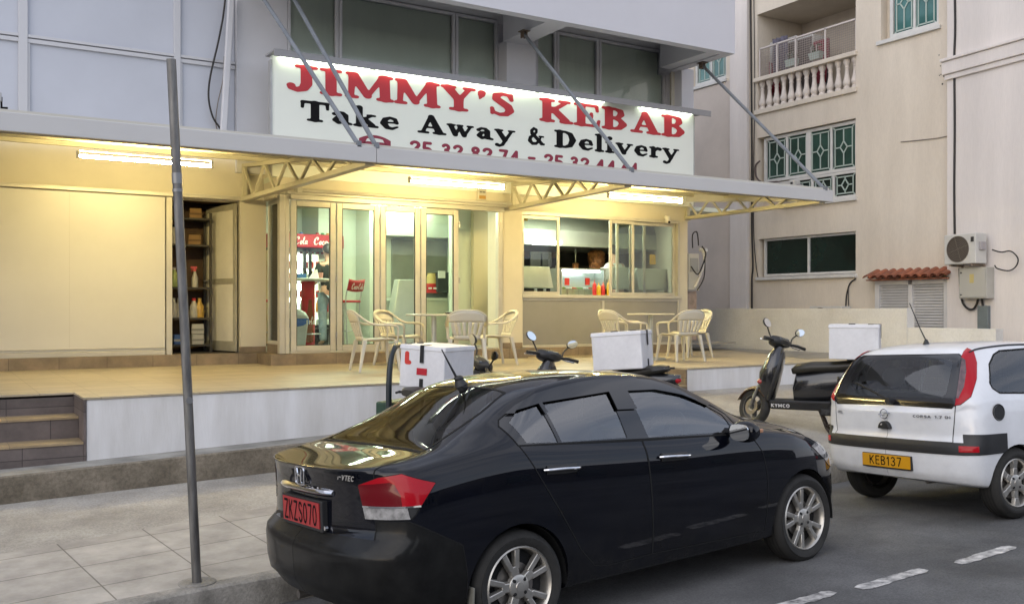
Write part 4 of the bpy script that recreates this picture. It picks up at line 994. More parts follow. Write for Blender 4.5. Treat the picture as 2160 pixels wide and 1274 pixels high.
cable(wing_pts([(2093, 527), (2112, 532), (2132, 530), (2147, 545), (2143, 562), (2128, 571), (2105, 567), (2098, 560)], .22), .012, 'black cable looping out to the right of the air conditioner')
cable(wing_pts([(2024, 566), (2026, 610), (2030, 636), (2040, 650), (2052, 652), (2060, 642), (2063, 630)], .17), .02, 'thick black cable hanging in a loop under the electrical cabinet')
cable(wing_pts([(2070, 628), (2074, 650)], .16), .02, 'short black cable from the electrical cabinet into the grey duct')
a = wing_pts([(2079, 645), (2079, 698)], .12)
q = MB(); q.bar((a[0][0] - .05, a[0][1], a[0][2]), (a[0][0] - .05, a[0][1], .6), .20, .09, up=(1, 0, 0)); tag(q.build('cable_duct', mat('duct_grey', (.16, .19, .20), rough=.5, metal=.3, var=.1, scale=4), bevel=.006), 'grey metal cable duct on the wall below the electrical cabinet', 'duct')
cable(wing_pts([(2014, -20), (2015, 60), (2013, 130), (2014, 260), (2013, 400), (2014, 494)], .13), .022, 'dark downpipe running up the corner above the air conditioner', name='downpipe')
yz = lambda L, x: [(x, *YZ(px, py, x)) for px, py in L]
cable(yz([(2012, 280), (2005, 286), (1975, 292), (1940, 296), (1900, 300)], XC - .015), .008, 'thin grey cable curving across the cream wall below the top window', mat('grey_cable', (.20, .17, .14), rough=.7))
for dx, lab in ((0, 'black drain pipe running down the full height of the cream wall'), (7, 'thin black cable running down beside the drain pipe')):
    cable(yz([(1583 + dx, -10), (1585 + dx, 200), (1586 + dx * .6, 330), (1586 + dx * .5, 480), (1588 + dx, 560), (1586 + dx * (1 if not dx else 2.0), 590)] + ([(1586, 660)] if not dx else []), XC - .03), .02 if not dx else .010, lab, name='drain_pipe' if not dx else 'cable')
cable(yz([(1603, 340), (1594, 350), (1595, 372), (1610, 386), (1640, 384), (1655, 390)], XC - .03), .02, 'dark insulated pipe hanging beside the leaded windows', mat('pipe_wrap', (.12, .09, .08), rough=.8), 'insulated_pipe')
cable(yz([(1805, 588), (1793, 598), (1786, 620), (1784, 648)], XC - .03), .014, 'black cable loop low on the cream wall beside the dark window')
cable(yz([(1801, 590), (1790, 604), (1790, 648)], XC - .05), .010, 'thinner black cable loop low on the cream wall behind the thicker one')
y_, z_ = YZ(1655, 402, XC - .2)
t = empty('window_air_conditioner', (XC - .03, y_, z_ - .12), -math.pi / 2, 'small white air conditioner under the leaded windows behind the canopy stay', 'air conditioner'); ac_unit(t, .75, .30, .2)
y_, z_ = YZ(1755, 646, XC - .2)
t = empty('lower_air_conditioner', (XC - .03, y_, z_ - .50), -math.pi / 2, 'outdoor air conditioner whose top edge shows above the alley wall', 'air conditioner'); ac_unit(t, .85, .5, .3)
# old fixing holes in the cream wall
q = MB(); random.seed(5)
for px, py, r_ in ((1993, 160, .035), (1985, 158, .012), (1990, 136, .018), (1984, 140, .012), (1981, 117, .012), (1988, 178, .018), (1982, 160, .012)):
    y, z = YZ(px, py, XC); q.disc((XC - .003, y, z), r_, 12, 'X', True)
Cb(q, 'fixing_hole', SEAM, recalc=False)
# electricity meter on the flank of the shop, camera, small wall box
t = empty('electric_meter', (12.45, 13.9, 2.05), 0, 'pale electricity meter box with loose cables on the corner of the shop', 'meter')
q = MB(); q.box((-.14, -.1, .05), (.14, .1, .75)); b = q.build('box', mat('meter_grey', (.45, .45, .44), rough=.5, var=.06, scale=5), t, bevel=.012)
q = MB(); q.box((-.10, -.108, .40), (.10, -.101, .66)); q.build('window', mat('meter_window', (.30, .31, .32), rough=.2), b)
q = MB(); q.tube(catmull([(-.05, -.12, .85), (-.06, -.13, 1.1), (.05, -.13, 1.15), (.1, -.12, .9)], 8), .012, 6); q.tube(catmull([(-.1, -.13, .5), (0, -.2, .35), (.16, -.15, .5), (.30, -.1, .75), (.25, -.05, .9)], 8), .014, 6); q.tube(catmull([(.28, -.1, .7), (.2, -.16, .3), (.05, -.14, .05)], 8), .012, 6); q.build('cable', CABLE, t)
q = MB(); q.tube(catmull([(.3, 0, .9), (.26, -.1, .6), (.12, -.13, .3), (.0, -.12, .1)], 8), .02, 6); q.tube(catmull([(.22, 0, .85), (.34, -.05, .80), (.4, 0, .85)], 8), .03, 6); q.build('conduit', WFRAME, t)
q = MB(); q.box((-.12, -.02, -.9), (.14, .08, .03)); q.build('backing_board', mat('rust_stained_board', (.38, .30, .26), rough=.85, var=.2, scale=6), t)
x_, z_ = XZ(1412, 465, 13.6)
t = empty('security_camera', (x_, YK - .03, z_ + .03), 0, 'small white dome security camera above the serving hatch corner', 'camera')
q = MB(); q.lathe([(0, .05), (.055, .05), (.06, .0), (.0, .0)], (0, -.06, 0)); q.tube([(0, -.06, .02), (0, 0, .04)], .03, 10); b = q.build('mount', WFRAME, t)
q = MB(); q.blob((0, -.07, -.03), .055); b = q.build('dome', WFRAME, t); q = MB(); q.tube([(-.01, -.12, -.06), (-.012, -.135, -.07)], .022, 10); q.build('lens', SBLK, b)
x_, z_ = XZ(1013, 408, YB)
t = empty('wall_unit', (x_, YB - .005, z_ - .12), 0, 'small cream control box fixed above the doors beside the tube lamp', 'control box')
q = MB(); q.box((-.075, -.07, 0), (.075, 0, .24)); b = q.build('case', ALU, t, bevel=.01); q = MB(); q.box((-.06, -.074, .02), (.06, -.0705, .075)); q.build('amber_strip', mat('amber', (.35, .20, .04), rough=.4), b)
q = MB()
for k in range(4): q.box((-.05 + k * .028, -.074, .12), (-.034 + k * .028, -.0705, .145))
q.build('button', SEAM, b)
# slanting white downpipe and loose cable on the upper wall
a = onY(488, -8, 14.1); b = onY(471, 280, 14.1)
tag(MB().bar(a, b, .085, .085).build('downpipe', LILACW, bevel=.012), 'white square downpipe leaning on the upper wall beside the sign', 'downpipe')
cable([onY(px, py, 14.2) for px, py in ((476, -10), (470, 40), (458, 100), (444, 160), (440, 205), (448, 245), (462, 268), (468, 276))], .014, 'black cable hanging in a curve on the pale upper panels')
cable([onY(px, py, 14.24) for px, py in ((473, 120), (470, 170), (460, 215), (455, 255), (458, 275))], .007, 'thin grey cable hanging beside the white downpipe', mat('grey_cable', (.20, .17, .14), rough=.7))
t = empty('floodlight', onY(3, 228, 12.0), 0, 'tiny floodlight bracket on the canopy at the left edge', 'floodlight')
q = MB(); q.tube([(0, 0, -.05), (0, 0, .12)], .012, 6); q.tube([(0, 0, .0), (.06, -.02, .0)], .012, 6); q.build('bracket', SBLK, t); q = MB(); q.box((-.1, -.06, .06), (-.0, .04, .16)); q.build('lamp_head', ALUG, t, bevel=.01)
# the bare metal post
pb = onZ(416, 1228, pav_z(1.5, 6.5)); pt = onY(361, 126, float(pb[1]))
POST = mat('galvanised_post', (.19, .185, .175), rough=.5, metal=.55, var=.20, scale=7, stretch=(3, 3, .5), col2=(.10, .095, .09))
t = empty('metal_post', pb, 0, 'bare leaning grey metal post in the pavement left of the dark car', 'post')
v = Vector(pt) - Vector(pb)
q = MB(); q.tube([Vector((0, 0, -.05)), v * .5, v], .030, 16); q.build('pole', POST, t)
q = MB(); u = v * .765; q.tube([u, u + v * .02], .0325, 14); u = v * .755; q.tube([u - v * .006, u], .033, 14); q.build('clamp_band', mat('band', (.25, .25, .25), rough=.4, metal=.6), t)
q = MB(); u = v * .352; q.tube([u + Vector((.0, -.027, 0)), u + Vector((0, -.045, 0))], .022, 12); q.build('bolt', mat('band', ()), t)
q = MB(); q.lathe([(.03, .004), (.09, .012), (.12, .006), (.125, -.02)], n=20); q.build('footing', KERBM, t)
# ================================================================ inside the shop
GLOW = mat('interior_lamp_glow', (1, 1, .9), emit=(.88, 1.0, .74), estr=30)
GLOWK = mat('kitchen_lamp_glow', (1, 1, .9), emit=(.95, 1.0, .76), estr=34)
COLD = mat('cold_white_glow', (1, 1, 1), emit=(.85, .95, 1.0), estr=14)
def ceiling_lamp(x, y, sx_, sy_, m, label):
    t = empty('ceiling_lamp', (x, y, 3.62), 0, label, 'lamp', 'ceiling lamps inside the shop')
    q = MB(); q.box((-sx_ - .03, -sy_ - .03, -.05), (sx_ + .03, sy_ + .03, -.002)); q.build('housing', WFRAME, t)
    q = MB(); q.box((-sx_, -sy_, -.12), (sx_, sy_, -.051)); q.build('diffuser', m, t)
ceiling_lamp(5.6, 14.9, .5, .14, GLOW, 'ceiling lamp in the dining room behind the left glass doors')
ceiling_lamp(7.1, 15.6, .5, .14, GLOW, 'ceiling lamp in the dining room behind the right glass doors')
ceiling_lamp(10.0, 14.7, .55, .12, GLOWK, 'ceiling lamp in the kitchen just behind the serving hatch')
ceiling_lamp(9.2, 16.9, .3, .1, GLOWK, 'ceiling lamp at the back of the kitchen')
CRED = mat('bright_red', (.42, .010, .018), rough=.4); CWHITE = mat('lettering_white', (.75, .74, .72), rough=.5)
def cola(q, place, h, width): write(q, 'Coca-Cola', SCRIPT, 'script', place, h, -.01, width, .03, .12)
# drinks fridge
Yf = 16.35; xa, xb = float(onY(572, 600, Yf)[0]), float(onY(724, 600, Yf)[0]); zt_, zb_ = float(onY(650, 494, Yf)[2]), float(onY(650, 523, Yf)[2])
t = empty('drinks_fridge', ((xa + xb) / 2, Yf + .35, ZF), 0, 'tall lit drinks fridge with a red header, seen through the left glass doors', 'fridge'); W = (xb - xa) / 2
fz = zt_ - ZF; hz = zb_ - ZF
q = MB(); q.box((-W, -.3, .0), (-W + .05, .35, hz)); q.box((W - .05, -.3, 0), (W, .35, hz)); q.box((-W + .05, .3, .0), (W - .05, .35, hz)); q.box((-W, -.3, hz - .06), (W, .35, hz)); q.box((-W, -.33, 0), (W, .35, .30)); q.build('cabinet', mat('fridge_black', (.02, .02, .022), rough=.35), t, bevel=.006)
q = MB(); q.box((-W - .012, -.28, .05), (-W - .001, .33, hz - .05)); q.build('side_print', mat('fridge_side_tan', (.50, .38, .20), rough=.4, var=.3, scale=3, col2=(.42, .20, .10)), t)
q = MB(); q.box((-W + .051, .28, .3), (W - .051, .299, hz - .06)); q.build('back_light', mat('fridge_glow', (1, 1, 1), emit=(.92, 1.0, .78), estr=5), t)
q = MB(); q.box((-W - .01, -.36, hz + .001), (W + .01, .35, fz)); hd = q.build('header', CRED, t, bevel=.02)
q = MB()
for a, b in ((586, 648), (660, 722)):
    x0, x1 = float(onY(a, 510, Yf)[0]) - (xa + xb) / 2, float(onY(b, 510, Yf)[0]) - (xa + xb) / 2
    cola(q, lambda u, v: (x0 + u, -.362, hz + (fz - hz) * .22 + v), (fz - hz) * .58, x1 - x0)
q.build('lettering', CWHITE, hd, recalc=False)
q = MB()
for x0, x1 in ((-W + .02, -.02), (.02, W - .02)):
    for p, r_ in (((x0, -.33, .31), (x0 + .06, -.30, hz - .01)), ((x1 - .06, -.33, .31), (x1, -.30, hz - .01)), ((x0, -.33, .31), (x1, -.30, .37)), ((x0, -.33, hz - .06), (x1, -.30, hz - .01))): q.box(p, r_)
q.build('door_frame', mat('fridge_black', ()), t)
for k in range(7): MB().box((-W + .06, -.2, .33 + k * .26), (W - .06, .28, .34 + k * .26)).build('shelf', WFRAME, t)
random.seed(11)
cols = [mat('drink_red', (.45, .02, .02), rough=.3), mat('drink_dark', (.05, .015, .01), rough=.2), mat('drink_green', (.05, .25, .06), rough=.3), mat('drink_blue', (.05, .14, .35), rough=.3), mat('drink_clear', (.6, .66, .6), rough=.2), mat('drink_orange', (.55, .22, .02), rough=.3)]
Q = [MB() for _ in cols]
for k in range(7):
    for i in range(12):
        c = (0 if k in (4, 5) else random.randrange(6)); x = -W + .11 + i * (2 * W - .22) / 11; z = .342 + k * .26
        if random.random() < .12: continue
        Q[c].lathe([(0, 0), (.032, 0), (.034, .1), (.03, .14), (.013, .18), (.013, .21), (0, .21)] if k % 2 else [(0, 0), (.031, 0), (.033, .01), (.033, .11), (.028, .12), (0, .12)], (x, -.14, z), 'Z', 8)
for q, m in zip(Q, cols):
    o = q.build('drinks', m, t); o['kind'] = 'stuff'
# bar table with a printed column, napkins on it
t = empty('bar_table', (5.245, 15.0, ZF), 0, 'high round bar table on a red printed column behind the first glass door', 'table')
q = MB(); q.lathe([(0, 1.10), (.33, 1.10), (.345, 1.115), (.345, 1.135), (.33, 1.145), (0, 1.145)], n=40); q.build('tabletop', mat('table_grey', (.50, .50, .46), rough=.3), t)
q = MB(); q.lathe([(.11, .02), (.11, 1.098)], n=28); cl = q.build('column', CRED, t)
q = MB(); prof = [(.0, .10), (.055, .12), (.06, .30), (.05, .38), (.062, .46), (.055, .58), (.03, .72), (.026, .80), (.0, .80)]
P = []
for r_, z in prof: P.append([(math.sin(a) * .1115, -math.cos(a) * .1115, z) for a in [(-1 + 2 * k / 8) * r_ / .11 for k in range(9)]])
q.grid(P); q.build('bottle_print', mat('bottle_brown', (.20, .055, .012), rough=.25), cl, recalc=False)
q = MB(); cola(q, lambda u, v: (math.sin((u - .10) / .113) * .1128, -math.cos((u - .10) / .113) * .1128, .40 + v), .13, .20); q.build('lettering', CWHITE, cl, recalc=False)
q = MB(); q.lathe([(0, 0), (.24, 0), (.235, .02), (.1, .04), (0, .04)], n=32); q.lathe([(.20, .24), (.21, .25), (.20, .26)], n=32); q.build('base', ALUG, t)
for x, y, m, lab, s_ in ((5.10, 14.92, cols[3], 'small blue and white carton on the bar table', .05), (5.33, 14.95, CWHITE, 'folded white napkins on the bar table', .07), (5.47, 15.02, mat('pink_paper', (.55, .25, .22), rough=.6), 'small pink paper cup on the right of the bar table', .035)):
    t = empty('table_item', (x, y, ZF + 1.147), .4, lab, 'tableware')
    q = MB()
    if 'napkin' in lab: q.add([(-.08, -.03, 0), (.08, -.03, 0), (.1, .04, .02), (-.08, .04, .0), (-.02, -.02, .13), (.05, -.02, .15)], [(0, 1, 5, 4), (2, 3, 4, 5), (0, 4, 3), (1, 2, 5)])
    elif 'cup' in lab: q.lathe([(0, 0), (.03, 0), (.04, .10), (.036, .10), (.027, .01)], n=16)
    else: q.hexa([(-.09, -.03, 0), (.09, -.03, 0), (.09, .03, 0), (-.09, .03, 0)], [(-.09, -.03, .07), (.09, -.03, .07), (.09, .03, .07), (-.09, .03, .07)])
    q.build('paper', m, t)
def bar_stool(x, y, rz, label):
    t = empty('bar_stool', (x, y, ZF), rz, label, 'bar stool', 'red bar stools in the dining room')     # faces +x
    q = MB(); q.hexa([(-.19, -.19, .76), (.19, -.19, .76), (.19, .19, .76), (-.19, .19, .76)], [(-.19, -.19, .80), (.19, -.19, .80), (.19, .19, .80), (-.19, .19, .80)]); q.build('seat', CRED, t, bevel=.015)
    for sx_, sy_ in ((1, 1), (1, -1)): q = MB(); q.tube([(.16 * sx_, .16 * sy_, .76), (.20 * sx_, .19 * sy_, 0)], .012, 8); q.build('leg', ALUG, t)
    for sy_ in (1, -1): q = MB(); q.tube(catmull([(-.21, .19 * sy_, 0), (-.17, .17 * sy_, .5), (-.18, .185 * sy_, .85), (-.26, .19 * sy_, 1.14)], 6), .012, 8); q.build('leg', ALUG, t)
    q = MB()
    for a, b in (((.19, -.18, .28), (.19, .18, .28)), ((-.19, -.18, .28), (-.19, .18, .28)), ((-.19, .18, .28), (.19, .18, .28)), ((-.19, -.18, .28), (.19, -.18, .28))): q.tube([a, b], .009, 6)
    q.build('footrest', ALUG, t)
    P = [[(-.215 - .045 * v - .02 * math.cos(u * 1.5), .20 * u, .94 + .19 * v + .02 * u * u) for u in np.linspace(-1, 1, 11)] for v in np.linspace(0, 1, 5)]
    q = MB(); q.grid(P); b = q.build('backrest', CRED, t, solid=.02)
    q = MB(); cola(q, lambda u, v: (-.247 - .02 * math.cos((.15 - u) * 7) - .045 * v / .19 , .15 - u, .975 + v), .11, .30); q.build('lettering', CWHITE, b, recalc=False)
    return t
bar_stool(6.02, 15.35, R(118), 'red bar stool with white script on its back, right of the bar table')
bar_stool(4.70, 15.15, R(-20), 'red bar stool left of the bar table behind the slim side window')
# bin with blue liner
t = empty('waste_bin', (4.78, 14.35, ZF), 0, 'white swing lid bin with a blue liner inside the first glass door', 'bin')
q = MB(); q.hexa([(-.15, -.13, 0), (.15, -.13, 0), (.15, .13, 0), (-.15, .13, 0)], [(-.20, -.16, .50), (.20, -.16, .50), (.20, .16, .50), (-.20, .16, .50)]); q.build('bin_body', mat('bin_white', (.60, .62, .58), rough=.4), t, bevel=.03, seg=3)
q = MB(); random.seed(2); P = [[((.207 + .008 * math.sin(a * 9)) * math.copysign(abs(math.cos(a)) ** .35, math.cos(a)), (.168 + .006 * math.sin(a * 7)) * math.copysign(abs(math.sin(a)) ** .35, math.sin(a)), .505 - .10 * v - .04 * v * math.sin(a * 3 + 1)) for a in [2 * math.pi * k / 48 for k in range(48)]] for v in np.linspace(0, 1, 4)]
q.grid(P, True, True); q.build('liner', mat('liner_blue', (.02, .12, .42), rough=.35), t)
q = MB(); ringloft_ = [((.215, .172), .505), ((.21, .168), .53), ((.17, .13), .60), ((.06, .1), .655), ((.05, .01), .66)]
P = [[(a[0] * math.copysign(abs(math.cos(w)) ** .4, math.cos(w)), a[1] * math.copysign(abs(math.sin(w)) ** .4, math.sin(w)), z) for w in [2 * math.pi * k / 32 for k in range(32)]] for a, z in ringloft_]
q.grid(P, True, True); q.build('lid', mat('bin_white', ()), t)
# left side: poster on the inner wall, paper notice, light switch, wall panel, cupboards
def flat(name, px, Y, m, label, cat, d=.02, parent=None):
    (x0, z1), (x1, z0) = XZ(px[0], px[1], Y), XZ(px[2], px[3], Y)
    q = MB(); q.box((x0, Y, z0), (x1, Y + d, z1)); o = q.build(name, m, parent)
    if label: tag(o, label, cat)
    return o
flat('notice', (767, 514, 781, 527), 16.58, mat('paper_grey', (.30, .30, .27), rough=.6), 'small grey notice on the dining room wall', 'notice')
flat('light_switch', (783, 539, 789, 563), 16.58, WFRAME, 'white intercom panel on the dining room wall below the notice', 'switch')
q = MB(); q.box((6.181, 16.6, ZF), (6.72, 16.68, 3.62)); S(q, 'interior_wall', INTW)
q = MB(); q.box((4.425, 13.82, 1.98), (4.432, 14.22, 2.66)); tag(q.build('window_poster', mat('poster_tan', (.50, .40, .22), rough=.5, var=.35, scale=5, col2=(.42, .16, .10))), 'faded tan and red poster behind the slim side window', 'poster')
q = MB(); q.box((4.425, 14.03, 2.92), (4.432, 14.23, 3.27)); tag(q.build('window_board', mat('board_amber', (.38, .22, .05), rough=.5)), 'small amber board at the top of the slim side window', 'board')
Yk = 15.92
a = XZ(826, 505, Yk); b = XZ(945, 646, Yk)
t = empty('kitchen_hatch', ((a[0] + b[0]) / 2, Yk, b[1]), 0, 'grey pass through with a steel counter seen through the third and fourth doors', 'counter'); cx, cz = (a[0] + b[0]) / 2, b[1]
q = MB(); q.box((a[0] - cx, -.02, 0), (b[0] - cx, .04, a[1] - cz)); q.build('grey_panel', mat('panel_grey', (.20, .21, .19), rough=.35, var=.08, scale=2), t)
q = MB(); x0, z0 = XZ(826, 628, Yk - .3); x1, _ = XZ(945, 622, Yk - .3); q.box((x0 - cx, -.4, z0 - cz - .05), (x1 - cx, -.021, z0 - cz)); q.box((x0 - cx, -.36, ZF - cz), (x1 - cx, -.30, z0 - cz - .051)); q.build('counter_top', INTW, t)
q = MB(); x0, z0 = XZ(812, 700, Yk - .6); x1, z1 = XZ(885, 590, Yk - .6); q.hexa([(x0 - cx, -.75, ZF - cz), (x1 - cx, -.75, ZF - cz), (x1 - cx, -.42, ZF - cz), (x0 - cx, -.42, ZF - cz)], [(x0 - cx + .25, -.62, z1 - cz), (x1 - cx, -.62, z1 - cz), (x1 - cx, -.42, z1 - cz), (x0 - cx + .25, -.42, z1 - cz)]); q.build('steel_unit', STEEL, t, bevel=.02)
q = MB(); x0, z0 = XZ(812, 502, Yk - .3); x1, z1 = XZ(960, 470, Yk - .3); q.box((x0 - cx, -.30, z0 - cz + .05), (x1 - cx, -.021, 3.6 - cz)); q.build('white_beam', INTW, t)
p = onY(910, 618, Yk - .2)
t = empty('snack_bag', p, 0, 'red and yellow snack bag standing on the counter behind the fourth door', 'bag')
q = MB(); ringl = [((0, 0, 0), .10, .05), ((0, 0, .12), .12, .07), ((0, 0, .24), .10, .05)]
for m, z0, z1 in ((mat('bag_red', (.5, .02, .02), rough=.35), 0, .17), (mat('bag_yellow', (.55, .42, .16), rough=.4), .171, .36)):
    q = MB(); P = [[((.13 + .03 * math.sin(z * 14 + 1)) * math.cos(w) * (1 - .35 * (z > .3)), .06 * math.sin(w), z) for w in [2 * math.pi * k / 20 for k in range(20)]] for z in np.linspace(z0, z1, 7)]
    q.grid(P, True, True); q.build('wrapper', m, t)
q = MB()
for k in range(2): q.box((-.09 + k * .1, -.063, .07), (-.02 + k * .1, -.06, .10))
q.build('wrapper_print', CWHITE, t)
p = onY(932, 618, Yk - .2)
t = empty('dark_machine', p, 0, 'dark drinks machine with a white cloth on it behind the fourth door', 'machine'); q = MB(); q.box((-.15, -.08, 0), (.13, .15, .38)); q.build('housing', mat('machine_dark', (.03, .035, .035), rough=.4), t, bevel=.03); q = MB(); q.box((-.12, -.10, .27), (.02, -.081, .40)); q.build('cloth', CWHITE, t)
# storage closet
t = empty('storage_rack', (3.30, 14.98, ZF), 0, 'dark storage rack full of cleaning bottles in the open closet', 'rack')
RK = mat('rack_dark', (.035, .03, .022), rough=.6)
for z in (.12, .52, .98, 1.62, 2.02): MB().box((-.33, -.22, z - .03), (.36, .2, z)).build('shelf', RK, t)
q = MB()
for x in (-.31, .34):
    for y in (-.2, .18): q.box((x - .018, y - .018, 0), (x + .018, y + .018, 2.1))
q.build('upright', RK, t)
def bottle(kind, x, z, m, label, y=14.88, capm=None):
    t = empty('bottle' if kind != 'carton' else 'carton', (x, y, ZF + z), random.uniform(-.4, .4), label, 'bottle' if kind != 'carton' else 'carton')
    q = MB()
    if kind == 'spray':
        q.lathe([(0, 0), (.045, 0), (.048, .02), (.046, .14), (.025, .20), (.016, .24), (0, .24)], n=16); b = q.build('bottle_body', m, t)
        q = MB(); q.box((-.02, -.015, .24), (.02, .015, .29)); q.box((-.06, -.012, .285), (.03, .012, .315)); q.tube([(-.035, 0, .285), (-.045, 0, .235)], .007, 6); q.build('trigger', capm, t)
    elif kind == 'jug':
        q.lathe([(0, 0), (.06, 0), (.065, .03), (.062, .17), (.03, .235), (.025, .26), (0, .26)], n=16); q.build('bottle_body', m, t); q = MB(); q.lathe([(.028, .255), (.028, .295), (0, .295)], n=12); q.build('cap', capm, t)
    else:
        q.hexa([(-.09, -.06, 0), (.09, -.06, 0), (.09, .06, 0), (-.09, .06, 0)], [(-.085, -.058, .15), (.085, -.058, .15), (.085, .058, .15), (-.085, .058, .15)]); b = q.build('carton_body', m, t, bevel=.006); q = MB(); q.box((-.092, -.0625, .05), (.092, -.0605, .08)); q.build('band', capm, b)
random.seed(21)
MW = mat('bottle_white', (.38, .37, .33), rough=.4); MR = mat('cap_red', (.4, .02, .02), rough=.4); MY = mat('bottle_amber', (.45, .28, .05), rough=.3); MB_ = mat('bottle_blue', (.04, .10, .30), rough=.4)
bx_ = lambda px, Y=14.88: float(onY(px, 600, Y)[0])
bottle('spray', bx_(411), .98, MW, 'white spray bottle with a red trigger on the middle closet shelf', capm=MR)
bottle('jug', bx_(409), .52, MW, 'white bottle with a red cap on the lower closet shelf right of the post', capm=MR)
bottle('jug', bx_(421), .52, MY, 'small amber bottle on the lower closet shelf', capm=MY)
bottle('jug', bx_(366), .52, MW, 'white jug on the lower closet shelf at the left door frame', capm=MW)
bottle('jug', bx_(378), .52, MW, 'white canister on the lower closet shelf just left of the post', capm=MW)
bottle('jug', bx_(367), .98, mat('bottle_green', (.30, .38, .12), rough=.4), 'pale green bottle on the middle closet shelf at the left', capm=MW)
bottle('jug', bx_(367), 1.62, MW, 'white bottle on the upper closet shelf at the left', capm=SBLK)
bottle('carton', bx_(378), .12, MB_, 'blue and white carton on the bottom closet shelf', capm=MW)
bottle('carton', bx_(416), .12, MW, 'white carton on the bottom closet shelf, under another', capm=mat('carton_grey', (.2, .2, .18), rough=.6))
bottle('carton', bx_(417), .275, MW, 'white carton stacked on another at the bottom of the closet', capm=mat('carton_grey', ()))
bottle('carton', bx_(412), 1.62, mat('cardboard', (.22, .13, .05), rough=.8), 'brown cardboard carton on the upper closet shelf', capm=mat('cardboard_dark', (.12, .07, .03), rough=.8))
bottle('carton', bx_(412), 2.02, mat('cardboard', ()), 'brown cardboard carton on the top closet shelf', capm=mat('cardboard_dark', ()))
# ---------------------------------------------------------------- kitchen behind the hatch
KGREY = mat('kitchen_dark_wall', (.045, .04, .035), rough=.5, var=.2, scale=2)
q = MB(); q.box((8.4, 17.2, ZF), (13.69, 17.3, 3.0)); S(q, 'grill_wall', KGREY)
t = empty('extractor_hood', (10.2, 16.2, 2.97), 0, 'wide stainless steel extractor hood hanging over the kitchen grills', 'extractor hood')
q = MB(); q.hexa([(-1.75, -.75, .0), (3.0, -.75, .0), (3.0, .95, .0), (-1.75, .95, .0)], [(-1.75, -.75, .30), (3.0, -.75, .30), (3.0, .95, .30), (-1.75, .95, .30)]); q.hexa([(-1.75, -.74, .301), (3.0, -.74, .301), (3.0, .95, .301), (-1.75, .95, .301)], [(-1.75, -.2, .64), (3.0, -.2, .64), (3.0, .95, .64), (-1.75, .95, .64)]); q.build('canopy_shell', STEEL, t)
q = MB(); q.tube([(-.35, -.78, .03), (.30, -.78, .06)], .018, 8); lt = q.build('tube', COLD, t); q = MB(); q.box((-.38, -.765, .0), (.33, -.752, .10)); q.build('lamp_batten', WFRAME, t)
t = empty('steel_counter', (10.2, 14.55, ZF), 0, 'stainless steel kitchen counter behind the serving hatch', 'counter')
q = MB(); q.box((-1.6, -.3, 0), (1.7, .3, .86)); q.box((-1.62, -.32, .861), (1.72, .32, .90)); q.build('worktop', STEEL, t, bevel=.008)
def sbox(px, Y, m, name, label, cat, depth=.4, lean=.12):
    (x0, z1), (x1, z0) = XZ(px[0], px[1], Y), XZ(px[2], px[3], Y); z0 = max(z0, ZF + .90) if Y > 14.2 else z0
    t = empty(name, ((x0 + x1) / 2, Y, z0), 0, label, cat); w_ = (x1 - x0) / 2
    q = MB(); q.hexa([(-w_, 0, 0), (w_, 0, 0), (w_, depth, 0), (-w_, depth, 0)], [(-w_ - .04, lean * .3, z1 - z0), (w_ - lean * .5, lean * .3, z1 - z0), (w_ - lean * .5, depth, z1 - z0), (-w_ - .04, depth, z1 - z0)]); q.build('steel_shell', m, t, bevel=.012); return t
sbox((1096, 561, 1168, 608), 14.3, STEEL, 'steel_warmer', 'slanted stainless steel unit behind the left hatch pane', 'warmer')
sbox((1296, 563, 1338, 610), 14.3, STEEL, 'steel_bin', 'slanted stainless steel unit behind the narrow sliding pane', 'warmer')
sbox((1348, 566, 1416, 612), 14.3, STEEL, 'steel_cabinet', 'slanted stainless steel unit behind the rightmost hatch pane', 'warmer')
(x0, z1), (x1, z0) = XZ(1184, 565, 14.35), XZ(1276, 616, 14.35)
t = empty('display_case', ((x0 + x1) / 2, 14.35, ZF + .90), 0, 'glass salad display case with a bright tube in the open hatch', 'display case'); w_ = (x1 - x0) / 2; hh = z1 - ZF - .90
q = MB(); q.box((-w_, .32, 0), (w_, .36, hh)); q.box((-w_, 0, hh - .02), (w_, .36, hh)); q.box((-w_, 0, 0), (-w_ + .02, .32, hh - .02)); q.box((w_ - .02, 0, 0), (w_, .32, hh - .02)); q.build('case', STEEL, t)
q = MB(); q.box((-w_ + .02, .0, .02), (w_ - .02, .006, hh - .02)); q.build('front_glass', WGLASS, t)
q = MB(); q.tube([(-w_ + .04, .03, hh - .05), (w_ - .1, .03, hh - .05)], .018, 8); q.build('tube', COLD, t)
q = MB(); random.seed(9)
for k in range(7): q.box((-w_ + .04 + k * (2 * w_ - .08) / 7, .05, 0), (-w_ + .03 + (k + 1) * (2 * w_ - .08) / 7, .3, .12))
q.build('tray', STEEL, t)
for m, s_ in ((mat('salad_green', (.10, .22, .05), rough=.7), 0), (mat('salad_white', (.5, .5, .42), rough=.7), 1), (mat('salad_red', (.35, .05, .03), rough=.6), 2)):
    q = MB()
    for k in range(s_, 7, 3):
        for _ in range(14): q.blob((-w_ + .04 + (k + random.uniform(.2, .8)) * (2 * w_ - .08) / 7, random.uniform(.09, .26), .125), random.uniform(.02, .035), 6, 4)
    o = q.build('salad', m, t); o['kind'] = 'stuff'
for px in (1196, 1239):
    x, z = XZ(px, 594, 14.33); q = MB(); q.box((x - .05, 14.325, z - .065), (x + .05, 14.335, z + .065)); o = q.build('price_tag', mat('tag_red', (.55, .04, .03), rough=.5)); tag(o, 'small red tag on the display case glass, ' + ('left of the pair' if px < 1220 else 'right of the pair'), 'tag', 'red tags on the display case')
